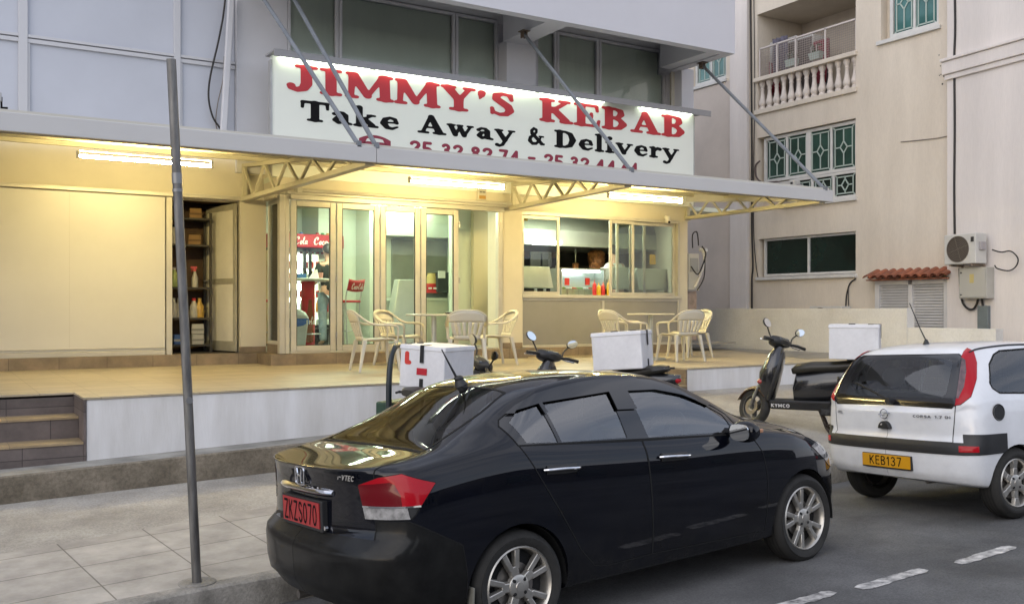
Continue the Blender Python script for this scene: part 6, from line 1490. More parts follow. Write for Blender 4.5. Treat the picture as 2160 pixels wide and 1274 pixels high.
def ssec(x):
    k = splan(x); zb = smooth_tab(T_bot, x); zB = smooth_tab(T_belt_z, x); f = lambda u: zb + (zB - zb) * u
    zr, zt, yr, yb = smooth_tab(T_rail_z, x), smooth_tab(T_top_z, x), smooth_tab(T_rail_y, x), smooth_tab(T_belt_y, x)
    mid = .016 if 1.0 < x < 2.9 else .008
    return [(0, zb), (.45 * k, zb), (.74 * k, zb + .005), (.800 * k, zb + .06), (.835 * k, f(.30)), (.8475 * k, f(.55)), (.842 * k, f(.80)), (.825 * k, f(.92)), (yb * k, zB), (((yb + yr) / 2 + mid) * k, (zB + zr) / 2), (yr * k, zr), (yr * .90 * k, zr + (zt - zr) * .42), (yr * .66 * k, zr + (zt - zr) * .80), (yr * .34 * k, zr + (zt - zr) * .96), (0, zt)]
T_rshift = [(.0, .10), (.30, .07), (.355, .035), (.37, .012), (.45, .0), (.58, .0), (.625, .012), (.655, .065), (.70, .085), (.85, .088), (.95, .08), (1.0, .066), (1.03, .052), (1.2, .05)]
def sshift(x, z, y):
    w = 1 - smoothstep(.0, .55, x)
    s = lerp_tab(T_rshift, z) * w
    if x > 4.0: s += lerp_tab([(.2, -.03), (.35, .0), (.6, .0), (1, 0)], z) * smoothstep(4.0, 4.39, x)
    return s
def build_sedan():
    root = pose('sedan', 1.7707, 5.2503, -.1748, .0897, .0209, -.0552, 'black four door sedan with red rear number plate parked at the kerb', 'car')
    sk = loft(stations(SL, .42, .9, 52), ssec, sshift)
    F = sk.F; parts = {}; seams = MB()
    side = lambda sg: (lambda c, n: c.y * sg > .3)
    arches = [(.985, .302), (3.535, .302)]; AR = .352
    circ = lambda cx, cz, r_: [(cx + r_ * math.cos(2 * math.pi * k / 36), cz + r_ * math.sin(2 * math.pi * k / 36)) for k in range(36)]
    lips = []
    for sg in (-1, 1):
        for cx, cz in arches:
            lips.append(MB())
            flt = lambda c, n, sg=sg: c.y * sg > .42 and c.z < .8
            inn, F = sk.cut(F, circ(cx, cz, AR), SIDE, flt)
            seg = sk.rim(inn, circ(cx, cz, AR), SIDE, lambda p: abs(p.y) > .6)
            for i, j in seg:
                a, b = sk.P[i].copy(), sk.P[j].copy(); a2, b2 = a.copy(), b.copy(); a2.y -= sg * .05; b2.y -= sg * .05
                lips[-1].add([a, b, b2, a2], [(0, 1, 2, 3)])
    DLO = [(.978, 1.19), (1.0, 1.222), (1.13, 1.29), (1.29, 1.344), (1.48, 1.374), (1.685, 1.393), (1.85, 1.40), (2.1, 1.387), (2.27, 1.363), (2.43, 1.322), (2.59, 1.245), (2.765, 1.16), (2.87, 1.10), (2.905, 1.03), (2.83, .967), (1.036, 1.079)]
    wins = [('quarter_window', [(1.045, 1.205), (1.12, 1.262), (1.285, 1.288), (1.330, 1.068), (1.10, 1.088)]), ('door_window', [(1.312, 1.292), (1.855, 1.318), (1.882, 1.040), (1.358, 1.066)]), ('door_window', [(2.012, 1.312), (2.258, 1.303), (2.491, 1.253), (2.683, 1.178), (2.824, 1.100), (2.848, 1.03), (2.826, .985), (2.062, 1.024)])]
    doors = [[(1.04, 1.078), (1.16, .867), (1.353, .555), (1.43, .431), (1.537, .325), (1.653, .303), (2.012, .309), (1.996, 1.010)], [(2.002, 1.010), (2.018, .309), (3.097, .278), (3.116, .651), (3.089, .819), (3.02, .925), (2.83, .966)]]
    for sg in (-1, 1):
        fl = side(sg); dl, F = sk.cut(F, DLO, SIDE, fl)
        seg = sk.rim(dl, DLO, SIDE); sk.ribbon(seams, seg, .009)
        trim = dl
        for nm, pl in wins:
            g, trim = sk.cut(trim, pl, SIDE, fl); parts.setdefault(nm, []).append(g)
        dv, trim2 = sk.cut(trim, [(1.05, 1.262), (1.29, 1.300), (2.02, 1.326), (2.26, 1.31), (2.50, 1.258), (2.72, 1.165), (2.80, 1.2), (2.4, 1.45), (1.3, 1.45), (1.0, 1.25)], SIDE, fl)
        parts.setdefault('window_trim', []).append(trim); parts.setdefault('wind_deflector', []).append(dv)
        for pl in doors:
            d, F = sk.cut(F, pl, SIDE, lambda c, n, sg=sg: c.y * sg > .5 and c.z < 1.085)
            sk.ribbon(seams, sk.rim(d, pl, SIDE), .007); parts.setdefault('door', []).append((d, sg))
        lamp = [(.70, .950), (.88, .993), (1.06, 1.008), (1.285, .948), (1.25, .905), (1.17, .845), (1.16, .800), (1.13, .778), (.755, .775)]
        t, F = sk.cut(F, lamp, REAR, lambda c, n, sg=sg: c.y * sg > .3 and c.x < .7)
        sk.ribbon(seams, sk.rim(t, lamp, REAR), .007); parts.setdefault('taillight', []).append(t)
        HL = lambda p: (abs(p[1]) + SL - p[0], p[2]); hl = [(.75, .62), (.78, .74), (1.0, .80), (1.42, .815), (1.53, .80), (1.44, .74), (1.2, .63), (.95, .585)]
        t, F = sk.cut(F, hl, HL, lambda c, n, sg=sg: c.y * sg > .2 and c.x > 3.4)
        sk.ribbon(seams, sk.rim(t, hl, HL), .006); parts.setdefault('headlight', []).append(t)
    rw = [(.505, -.615), (.505, .615), (1.165, .51), (1.165, -.51)]
    g, F = sk.cut(F, rw, TOPV, lambda c, n: c.z > 1.03 and n.z > 0); parts['rear_window'] = [g]; sk.ribbon(seams, sk.rim(g, rw, TOPV), .016)
    ws = [(2.335, -.535), (2.335, .535), (3.12, .665), (3.15, .3), (3.15, -.3), (3.12, -.665)]
    g, F = sk.cut(F, ws, TOPV, lambda c, n: c.z > 1.0 and n.z > 0); parts['windscreen'] = [g]; sk.ribbon(seams, sk.rim(g, ws, TOPV), .016)
    # trunk lid: deck, and the rear face between the lamps
    tl = [(-.05, -.66), (-.05, .66), (.30, .655), (.488, .63), (.488, -.63), (.30, -.655)]
    g, F = sk.cut(F, tl, TOPV, lambda c, n: c.x < .6 and c.z > .66 and abs(c.y) < .70); 
    g2, rest = sk.cut(g, [(-1, .668), (1, .668), (1, 1.3), (-1, 1.3)], SIDE, lambda c, n: True); F += rest
    sk.ribbon(seams, sk.rim(g2, tl, TOPV), .007); parts['trunk_lid'] = [g2]
    bp = [(-.1, .1), (.62, .1), (.632, .42), (.60, .60), (.30, .765), (.17, .768), (.0, .668), (-.1, .668)]
    g, F = sk.cut(F, bp, SIDE, lambda c, n: c.x < .75); sk.ribbon(seams, sk.rim(g, bp, SIDE, lambda p: p.z > .3), .007); parts['rear_bumper'] = [g]
    hd = [(3.17, -.62), (3.17, .62), (3.6, .66), (4.12, .50), (4.25, .0), (4.12, -.50), (3.6, -.66)]
    g, F = sk.cut(F, hd, TOPV, lambda c, n: c.z > .62 and n.z > 0); sk.ribbon(seams, sk.rim(g, hd, TOPV), .007); parts['bonnet'] = [g]
    body = sk.mesh(F, 'body', PAINTB, root)
    for l_ in lips: l_.build('arch_lip', PAINTB, body)
    seams.build('panel_gap', GAP, body, recalc=False)
    drs = {}
    for k, (d, sg) in enumerate(parts['door']): drs[(sg, k % 2)] = sk.mesh(d, 'door', PAINTB, root)
    for nm, m, off in (('trunk_lid', PAINTB, 0), ('rear_bumper', BUMPM, 0), ('bonnet', PAINTB, 0), ('rear_window', CGLASS2, 0), ('windscreen', CGLASS2, 0), ('window_trim', BGLOSS, 0), ('wind_deflector', BGLOSS, .014), ('quarter_window', CGLASS, -.004), ('door_window', CGLASS, -.004)):
        for g in parts[nm]: o = sk.mesh(g, nm, m, root, off); parts.setdefault('o_' + nm, []).append(o)
    for t in parts['taillight']:
        up, lo = sk.cut(t, [(.5, .838), (1.5, .842), (1.5, 1.2), (.5, 1.2)], REAR, lambda c, n: True)
        bright, dk = sk.cut(up, [(1.055, .80), (1.055, .95), (1.00, .99), (.70, .965), (.70, 1.1), (1.5, 1.1), (1.5, .80)], REAR, lambda c, n: True)
        inn, bright = sk.cut(up, [(.60, .80), (1.07, .80), (1.055, .90), (1.01, .955), (.97, .968), (.60, .945)], REAR, lambda c, n: True)
        o = sk.mesh(bright, 'taillight', REDL, root, .004); sk.mesh(inn, 'inner_lens', DREDL, o, .0035)
        brk, clr = sk.cut(lo, [(1.10, .843), (1.5, .843), (1.5, .7), (1.155, .7), (1.115, .79)], REAR, lambda c, n: True)
        sk.mesh(clr, 'clear_lens', CLRL, o, .004); sk.mesh(brk, 'broken_corner', BPLAS, o, -.004)
        q = MB(); sk.ribbon(q, sk.rim(up, [(.5, .838), (1.5, .842), (1.5, 1.2), (.5, 1.2)], REAR), .009, .006); q.build('lens_strip', CHROME, o, recalc=False)
    for t in parts['headlight']: sk.mesh(t, 'headlight', CLRL, root, .003)
    for sg in (-1, 1):                                                 # wheel wells, wheels, mirrors, handles
        for cx, cz in arches:
            q = MB(); P = []
            for k in range(25):
                a = math.pi * k / 24 * 1.10 - .157; P.append([(cx + (AR - .002) * math.cos(a), sg * y, cz + (AR - .002) * math.sin(a)) for y in (.80, .45)])
            q.grid(P); q.add([p[1] for p in P], [tuple(range(25))]); q.build('wheel_well', WDARK, root, recalc=False)
            wheel(root, cx, sg * .735, .302, sg, .312, .19, .222, 'y', WM)
        k = lambda y: sg * y
        for (a, za, b, zb_), dk in (((1.178, .928, 1.435, .918), 0), ((2.10, .899, 2.36, .886), 1)):
            yy = .842; q = MB()
            q.tube(catmull([(a, k(yy), za), (a + .03, k(yy + .026), za + .001), ((a + b) / 2, k(yy + .034), (za + zb_) / 2 + .003), (b - .03, k(yy + .026), zb_), (b, k(yy), zb_)], 6), .0135, 10, flat=.75)
            h_ = q.build('handle', CHROME, drs[(sg, dk)]); q = MB(); q.tube([(a + .02, k(yy - .004), za - .004), ((a + b) / 2, k(yy - .002), (za + zb_) / 2 - .006), (b - .02, k(yy - .004), zb_ - .004)], .026, 10, flat=.7, up=(0, sg, 0)); q.build('recess', SEAM, h_)
        q = MB(); q.tube([(2.80, k(.77), .985), (2.80, k(.86), .99)], .03, 10)
        P = []
        for i in range(9):
            a = math.pi * i / 8; w_ = math.sin(a) ** .5 if 0 < i < 8 else .03
            P.append([(2.80 + .0 + .085 * w_ * max(0, math.cos(b_)) * 1.0 - .045 * w_ * max(0, -math.cos(b_)), k(.935 - .095 * math.cos(a)), .995 + .072 * w_ * math.sin(b_)) for b_ in [2 * math.pi * j / 18 for j in range(18)]])
        q.grid(P, True, True); mr = q.build('door_mirror', PAINTB, root)
        q = MB(); q.prism([(k(.935 + .078 * math.copysign(abs(math.cos(t)) ** .7, math.cos(t))), .995 + .055 * math.copysign(abs(math.sin(t)) ** .7, math.sin(t))) for t in [2 * math.pi * j / 24 for j in range(24)]], 2.742, 2.752, 'YZ'); q.build('mirror_glass', MIRG, mr)
        q = MB(); q.box((2.85, k(.985), .985), (2.885, k(1.025), 1.012)); q.build('indicator', AMBL, mr, bevel=.006)
        q = MB(); q.hexa([(.63, k(.70), .10), (.645, k(.70), .10), (.645, k(.84), .10), (.63, k(.84), .10)], [(.66, k(.74), .36), (.675, k(.74), .36), (.675, k(.835), .36), (.66, k(.835), .36)]); q.build('mud_flap', mat('mud_flap', (.16, .155, .13), rough=.7, var=.15, scale=8), root, bevel=.008)
    # rear furniture
    fx = lambda y: .105 + .06 * (abs(y) / .5) ** 2 * .35
    q = MB(); q.box((.062, -.27, .672), (.11, .27, .845)); npl = q.build('number_plate', BPLAS, root, bevel=.006)
    q = MB(); q.box((.056, -.245, .693), (.0619, .245, .832)); q.build('plate_face', mat('plate_red', (.36, .018, .022), rough=.35), npl)
    q = MB(); write(q, 'ZKZS070', SANS_MID, 'mid', lambda a, b: (.0545, .222 - a, .702 + b), .118, .10, .444, .03); q.build('plate_lettering', SBLK, npl, recalc=False)
    q = MB(); q.tube([(.085, -.285, .70), (.068, -.285, .70)], .012, 10); q.build('screw', CHROME, npl)
    P = [[(.078 - .028 * math.sin(math.pi * v) + .05 * (y / .37) ** 4, y, .868 + .046 * v) for v in np.linspace(0, 1, 7)] for y in np.linspace(-.345, .345, 19)]
    q = MB(); q.grid(P); q.grid([[(.12, p[0][1], p[0][2]) for p in P], [p[0] for p in P]]); q.grid([[(.12, p[-1][1], p[-1][2]) for p in P], [p[-1] for p in P]]); q.add([P[0][i] for i in range(7)] , [tuple(range(7))]); q.add([P[-1][i] for i in range(7)], [tuple(range(7))]); q.build('chrome_bar', CHROME, root)
    q = MB(); X = .062                                                # the upright letter badge in its rounded frame
    fr_ = [(.048, .045), (.055, -.01), (.046, -.048), (-.046, -.048), (-.055, -.01), (-.048, .045)]
    ring = catmull([(a, b, 0) for a, b in fr_], 6, True); q.tube([(X, -p.x, .968 + p.y) for p in ring + ring[:2]], .006, 8)
    for s_ in (-1, 1): q.tube([(X - .002, s_ * .034, 1.006), (X - .002, s_ * .021, .968), (X - .002, s_ * .026, .926)], [.010, .007, .009], 8)
    q.tube([(X - .002, -.02, .966), (X - .002, .02, .966)], .007, 8); q.build('emblem', CHROME, root)
    q = MB(); write(q, 'i-VTEC', SANS_BOLD, 'bold', lambda a, b: (.087 + .03 * ((.42 + a) / .6) ** 2, -.40 - a, .972 + b), .030, .05, .165, .05, .2); q.build('badge_lettering', CHROME, root, recalc=False)
    q = MB(); q.tube([(1.19, 0, 1.402), (1.17, 0, 1.452)], [.045, .022], 14); q.blob((1.175, 0, 1.447), (.035, .03, .022)); an = q.build('antenna', BPLAS, root)
    q = MB(); q.tube([(1.16, 0, 1.45), (1.09, 0, 1.575), (1.055, 0, 1.64)], [.009, .0055, .004], 8); q.build('antenna_rod', BPLAS, an)
    # cabin
    q = MB(); q.box((.75, -.70, .25), (3.3, .70, .32)); q.box((.50, -.62, .32), (.86, .62, 1.02)); q.box((.55, -.60, 1.02), (.95, .60, 1.035)); q.build('cabin_floor', DASH, root)
    q = MB(); q.hexa([(2.75, -.70, .5), (3.2, -.70, .5), (3.2, .70, .5), (2.75, .70, .5)], [(2.78, -.68, .97), (3.12, -.66, 1.0), (3.12, .66, 1.0), (2.78, .68, .97)]); q.build('dashboard', DASH, root, bevel=.03)
    seat(root, 2.0, -.36, .36, SEATB); seat(root, 2.0, .36, .36, SEATB); seat(root, 1.32, 0, .36, SEATB, .44, rear=True, wd=1.25)
    c = Vector((2.62, -.37, .96)); ax = Vector((-.85, 0, .5)).normalized(); u = Vector((0, 1, 0)); v = ax.cross(u)
    q = MB(); q.tube([c + u * (.185 * math.cos(t)) + v * (.185 * math.sin(t)) for t in [2 * math.pi * i / 28 for i in range(29)]], .015, 8, False)
    for t in (.2, math.pi - .2, -1.57): q.bar(c, c + u * (.18 * math.cos(t)) + v * (.18 * math.sin(t)), .035, .012)
    q.tube([c, c - ax * .25], .035, 10); q.build('steering_wheel', DASH, root)
    q = MB(); q.box((2.42, -.06, 1.32), (2.45, .12, 1.375)); q.build('rear_view_mirror', DASH, root, bevel=.01)
    q = MB(); q.tube([(.16, .32, .215), (.40, .32, .22)], .026, 12); q.build('exhaust_pipe', DISC, root)
    return root
build_sedan()
# ---------------------------------------------------------------- the white hatchback
HL_ = 3.82
H_top = [(0, .86), (.03, .885), (.06, .925), (.12, 1.04), (.2, 1.19), (.28, 1.325), (.34, 1.378), (.45, 1.415), (.6, 1.438), (1.0, 1.452), (1.5, 1.44), (1.9, 1.375), (2.35, 1.13), (2.55, 1.02), (2.9, .95), (3.4, .83), (3.7, .66), (3.82, .5)]
H_rz = [(0, .85), (.03, .875), (.06, .912), (.12, 1.02), (.2, 1.165), (.28, 1.288), (.36, 1.338), (.5, 1.372), (1.0, 1.40), (1.5, 1.385), (1.9, 1.31), (2.3, 1.08), (2.5, .985), (2.9, .91), (3.4, .78), (3.7, .62), (3.82, .48)]
H_ry = [(0, .75), (.06, .735), (.12, .69), (.2, .635), (.3, .59), (.5, .575), (1.5, .585), (1.9, .62), (2.3, .69), (3.82, .62)]
H_bz = [(0, .82), (.06, .87), (.12, .92), (.2, .965), (.4, .99), (1.0, .985), (2.2, .95), (3.0, .84), (3.6, .66), (3.82, .46)]
H_bot = [(0, .31), (.15, .275), (.5, .24), (3.5, .2), (3.82, .24)]
def hsec(x):
    k = 1.0
    if x < .25: k *= max(0, 1 - (1 - x / .25) ** 3) ** (1 / 3)
    d = HL_ - x
    if d < .8: k *= max(0, 1 - (1 - max(0, d) / .8) ** 2.3) ** (1 / 2.3)
    k = max(k, .002); zb, zB = smooth_tab(H_bot, x), smooth_tab(H_bz, x); f = lambda u: zb + (zB - zb) * u
    zr, zt, yr = smooth_tab(H_rz, x), smooth_tab(H_top, x), smooth_tab(H_ry, x)
    return [(0, zb), (.45 * k, zb), (.72 * k, zb + .004), (.785 * k, zb + .05), (.812 * k, f(.28)), (.823 * k, f(.52)), (.815 * k, f(.78)), (.80 * k, f(.93)), (.785 * k, zB), (((.785 + yr) / 2 + .02) * k, (zB + zr) / 2), (yr * k, zr), (yr * .9 * k, zr + (zt - zr) * .45), (yr * .66 * k, zr + (zt - zr) * .82), (yr * .34 * k, zr + (zt - zr) * .96), (0, zt)]
def hshift(x, z, y):
    return lerp_tab([(.2, .09), (.30, .035), (.36, .008), (.48, .0), (.60, .0), (.63, .012), (.66, .035), (.9, .03), (.95, 0)], z) * (1 - smoothstep(0, .4, x))
def build_hatchback():
    root = pose('hatchback', 7.0251, 5.3428, .0, -.0879, -.0045, -.0557, 'white three door hatchback with yellow rear number plate at the right edge', 'car')
    sk = loft(stations(HL_, .30, .8, 44), hsec, hshift); F = sk.F; seams = MB(); lips = []
    AR = .318; arches = [(.60, .285), (3.09, .285)]
    circ = lambda cx, cz, r_: [(cx + r_ * math.cos(2 * math.pi * k / 36), cz + r_ * math.sin(2 * math.pi * k / 36)) for k in range(36)]
    for sg in (-1, 1):
        for cx, cz in arches:
            lips.append(MB()); inn, F = sk.cut(F, circ(cx, cz, AR), SIDE, lambda c, n, sg=sg: c.y * sg > .42 and c.z < .75)
            for i, j in sk.rim(inn, circ(cx, cz, AR), SIDE, lambda p: abs(p.y) > .6):
                a, b = sk.P[i].copy(), sk.P[j].copy(); a2, b2 = a.copy(), b.copy(); a2.y -= sg * .05; b2.y -= sg * .05; lips[-1].add([a, b, b2, a2], [(0, 1, 2, 3)])
    lampP = [(.735, .93), (.79, .938), (.90, 1.0), (.985, 1.14), (1.015, 1.27), (1.0, 1.36), (.945, 1.388), (.895, 1.36), (.86, 1.32), (.80, 1.12)]
    lamps = []
    for sg in (-1, 1):
        t, F = sk.cut(F, lampP, REAR, lambda c, n, sg=sg: c.y * sg > .2 and c.x < .6); sk.ribbon(seams, sk.rim(t, lampP, REAR), .007); lamps.append(t)
    near = lambda c, n: c.x < .55
    gl = [(-.5, .925), (.70, .905), (.735, .935), (.80, 1.12), (.86, 1.325), (.84, 1.342), (-.5, 1.342)]
    g, F = sk.cut(F, gl, REAR, near); sk.ribbon(seams, sk.rim(g, gl, REAR), .008)
    win, border = sk.cut(g, [(-.5, .985), (.615, .985), (.66, 1.02), (.76, 1.27), (.74, 1.30), (-.5, 1.30)], REAR, lambda c, n: True)
    tg = [(-.5, .632), (.695, .632), (.74, .925), (-.5, .925)]
    gate, F = sk.cut(F, tg, REAR, near); sk.ribbon(seams, sk.rim(gate, tg, REAR), .007)
    b1, F = sk.cut(F, [(-.5, .535), (.80, .535), (.80, .632), (-.5, .632)], REAR, near)
    corner = [(.80, .535), (1.28, .545), (1.28, .70), (.80, .70)]
    b2, F = sk.cut(F, corner, REAR, lambda c, n: c.x < .48)
    bmp, F = sk.cut(F, [(-.5, .1), (1.1, .1), (1.24, .535), (-.5, .535)], REAR, lambda c, n: c.x < .5)
    wq = [(.40, 1.06), (.395, 1.10), (.50, 1.25), (.62, 1.33), (.72, 1.362), (1.30, 1.385), (1.32, .99), (.46, 1.02)]; wd = [(1.38, .985), (1.38, 1.385), (1.75, 1.335), (2.12, 1.15), (2.2, 1.0), (2.2, .965)]
    side_g, doorg = [], []
    for sg in (-1, 1):
        fl = lambda c, n, sg=sg: c.y * sg > .3
        g, F = sk.cut(F, wq, SIDE, fl); sk.ribbon(seams, sk.rim(g, wq, SIDE), .014); side_g.append(g)
        g, F = sk.cut(F, wd, SIDE, fl); sk.ribbon(seams, sk.rim(g, wd, SIDE), .012); doorg.append(g)
    ws = [(1.86, -.53), (1.86, .53), (2.45, .63), (2.50, 0), (2.45, -.63)]
    scr, F = sk.cut(F, ws, TOPV, lambda c, n: c.z > .95 and n.z > 0)
    doors = []
    dp = [(1.36, .98), (1.36, .30), (2.42, .30), (2.50, .6), (2.45, .93)]
    for sg in (-1, 1):
        d, F = sk.cut(F, dp, SIDE, lambda c, n, sg=sg: c.y * sg > .5 and c.z < .99); sk.ribbon(seams, sk.rim(d, dp, SIDE), .007); doors.append(d)
    body = sk.mesh(F, 'body', PAINTW, root)
    for l_ in lips: l_.build('arch_lip', PAINTW, body)
    for k in (-1, 1):
        q = MB(); q.tube([(x, k * (smooth_tab(H_ry, x) - .005), smooth_tab(H_rz, x) + .012) for x in np.linspace(.37, 1.9, 22)], .008, 6); q.build('roof_strip', BPLAS, body)
    seams.build('panel_gap', GAP, body, recalc=False)
    sk.mesh(win, 'rear_window', CGLASS2, root); sk.mesh(border, 'window_border', BGLOSS, root)
    tgo = sk.mesh(gate, 'tailgate', PAINTW, root)
    sk.mesh(b1 + b2, 'bumper_strip', BPLAS, root, .006); bo = sk.mesh(bmp, 'rear_bumper', PAINTW, root)
    for g in side_g: sk.mesh(g, 'quarter_window', CGLASS2, root, -.003)
    for g in doorg: sk.mesh(g, 'door_window', CGLASS2, root, -.003)
    for d in doors: sk.mesh(d, 'door', PAINTW, root)
    sk.mesh(scr, 'windscreen', CGLASS2, root)
    for t in lamps:
        inner, outer = sk.cut(t, [(.70, .985), (.775, .985), (.845, 1.08), (.885, 1.20), (.89, 1.29), (.86, 1.31), (.84, 1.29)], REAR, lambda c, n: True)
        o = sk.mesh(outer, 'taillight', REDL, root, .006); sk.mesh(inner, 'smoked_lens', SMKL, o, .0055)
    for sg in (-1, 1):
        rf = [(.75, .560), (.95, .562), (.95, .608), (.75, .608)]
        t, _ = sk.cut(b1 + b2, rf, REAR, lambda c, n, sg=sg: c.y * sg > 0); o = sk.mesh(t, 'reflector', REDL, root, .010)
    for sg in (-1, 1):
        for cx, cz in arches:
            q = MB(); P = []
            for k in range(25):
                a = math.pi * k / 24 * 1.04 - .063; P.append([(cx + (AR - .002) * math.cos(a), sg * y, cz + (AR - .002) * math.sin(a)) for y in (.78, .43)])
            q.grid(P); q.add([p[1] for p in P], [tuple(range(25))]); q.build('wheel_well', WDARK, root, recalc=False)
            wheel(root, cx, sg * .715, .288, sg, .290, .175, .195, 'six', WM)
        q = MB(); q.tube([(2.15, sg * .76, 1.0), (2.15, sg * .84, 1.01)], .03, 8); q.blob((2.15, sg * .92, 1.03), (.06, .10, .07)); q.build('door_mirror', BPLAS, root)
    q = MB(); q.disc((.385, -.818, .868), .058, 24, 'Y'); q.lathe([(.058, -.815), (.066, -.821), (.070, -.812)], (.385, 0, .868), 'Y', 24); q.build('fuel_filler', BPLAS, root, recalc=False)
    q = MB(); q.box((-.012, -.275, .375), (.02, .255, .497)); npl = q.build('number_plate', BPLAS, root, bevel=.006)
    q = MB(); q.box((-.017, -.268, .388), (-.0125, .248, .492)); q.build('plate_face', mat('plate_yellow', (.62, .30, .008), rough=.4), npl)
    q = MB(); write(q, 'KEB137', SANS_MID, 'mid', lambda a, b: (-.0185, .165 - a, .402 + b), .078, .12, .345, .03); q.build('plate_lettering', SBLK, npl, recalc=False)
    q = MB(); X = .012; q.tube([(X, .014 + .040 * math.cos(t), .838 + .040 * math.sin(t)) for t in [2 * math.pi * k / 24 for k in range(25)]], .0045, 6); q.tube([(X, .075, .832), (X, .014, .830), (X, .014, .846), (X, -.05, .846)], .005, 6); q.build('emblem', CHROME, tgo)
    q = MB(); P = [(.014 + .062 * math.cos(R(a)), .712 + .066 * math.sin(R(a))) for a in range(0, 181, 12)]; q.prism(P, -.004, .05, 'YZ'); hd = q.build('handle', BPLAS, tgo, bevel=.006)
    q = MB(); q.lathe([(0, -.012), (.012, -.011), (.014, 0)], (0, .03, .752), 'X', 14); q.build('lock', CHROME, hd)
    for tx, y0, w_, h_ in (('OPEL', .60, .085, .024), ('CORSA', -.295, .165, .022), ('1.7 Di', -.49, .125, .022)):
        q = MB(); write(q, tx, SANS_BOLD, 'bold', lambda a, b: (.0345 - .034 + .115 * (abs(y0 - a) / .72) ** 3.2, y0 - a, .822 + b), h_, .06, w_, .06); q.build('badge_lettering', mat('badge_grey', (.16, .16, .17), rough=.3, metal=.6), tgo, recalc=False)
    q = MB(); q.tube([(.10, -.02, .945), (.02, -.02, .95)], .028, 10); q.bar((.045, -.02, .958), (.135, .43, 1.10), .018, .014); q.build('wiper', BPLAS, tgo)
    q = MB(); q.lathe([(.03, 0), (.022, .02), (.010, .045)], (.55, 0, 1.432), n=14); an = q.build('antenna', BPLAS, root)
    q = MB(); q.tube([(.545, 0, 1.47), (.50, .02, 1.58), (.42, .05, 1.80)], [.007, .005, .004], 8); q.build('antenna_rod', BPLAS, an)
    q = MB(); q.box((.25, -.68, .3), (2.6, .68, .42)); q.box((.18, -.62, .42), (.55, .62, .88)); q.build('cabin_floor', DASH, root)
    q = MB(); q.hexa([(2.05, -.66, .5), (2.5, -.66, .5), (2.5, .66, .5), (2.05, .66, .5)], [(2.08, -.64, .95), (2.45, -.6, .98), (2.45, .6, .98), (2.08, .64, .95)]); q.build('dashboard', DASH, root)
    seat(root, 1.35, -.34, .4, SEATM, .56); seat(root, 1.35, .34, .4, SEATM, .56); seat(root, .72, 0, .42, SEATM, .44, rear=True, wd=1.2)
    q = MB()
    for k in range(17): y = -.56 + 1.12 * k / 16; q.tube([(.86, y, .85), (.86, y, 1.36)], .004, 5)
    for k in range(8): z = .86 + .5 * k / 7; q.tube([(.86, -.56, z), (.86, .56, z)], .004, 5)
    q.build('wire_partition', mat('dark_metal', (.05, .05, .055), rough=.5, metal=.5), root)
    q = MB(); q.tube([(.14, -.30, .285), (.35, -.30, .29)], .022, 10); q.build('exhaust_pipe', DISC, root)
    return root
build_hatchback()

# ---------------------------------------------------------------- delivery scooters
SBLKP = mat('scooter_black_paint', (.012, .012, .014), rough=.22, coat=.8); SPLAS = mat('scooter_black_plastic', (.02, .02, .021), rough=.45, var=.15, scale=8)
BOXW = mat('delivery_box_white', (.68, .68, .70), rough=.45, var=.05, scale=4, speck=.08); SVINYL = mat('seat_vinyl', (.022, .020, .015), rough=.42, bump=.15, bscale=80)
RUST = mat('fender_brown', (.12, .055, .025), rough=.4, var=.3, scale=8); SMETAL = mat('scooter_metal', (.22, .21, .20), rough=.4, metal=.8, var=.2, scale=12); STRAP = mat('black_strap', (.012, .012, .013), rough=.8)
def flower_mat():
    m = mat('floral_decal', (.02, .02, .022), rough=.25, coat=.6); nt = m.node_tree; b = nt.nodes['Principled BSDF']
    tc = nt.nodes.new('ShaderNodeTexCoord'); v = nt.nodes.new('ShaderNodeTexVoronoi'); v.inputs['Scale'].default_value = 26; v.distance = 'EUCLIDEAN'
    r_ = nt.nodes.new('ShaderNodeValToRGB'); e = r_.color_ramp.elements; e[0].position = 0; e[0].color = (.55, .12, .10, 1); e[1].position = .62; e[1].color = (.012, .012, .014, 1)
    x = e.new(.22); x.color = (.60, .42, .38, 1); x = e.new(.38); x.color = (.35, .03, .05, 1); x = e.new(.50); x.color = (.02, .015, .017, 1); r_.color_ramp.interpolation = 'CONSTANT'
    n = nt.nodes.new('ShaderNodeTexNoise'); n.inputs['Scale'].default_value = 7; mx = nt.nodes.new('ShaderNodeMix'); mx.data_type = 'RGBA'; r2 = nt.nodes.new('ShaderNodeValToRGB'); r2.color_ramp.elements[0].position = .46; r2.color_ramp.elements[1].position = .52
    nt.links.new(tc.outputs['Object'], v.inputs['Vector']); nt.links.new(tc.outputs['Object'], n.inputs['Vector']); nt.links.new(v.outputs['Distance'], r_.inputs[0]); nt.links.new(n.outputs['Fac'], r2.inputs[0]); nt.links.new(r2.outputs[0], mx.inputs[0])
    mx.inputs[6].default_value = (.012, .012, .014, 1); nt.links.new(r_.outputs[0], mx.inputs[7]); nt.links.new(mx.outputs[2], b.inputs['Base Color']); return m
FLOWER = flower_mat()
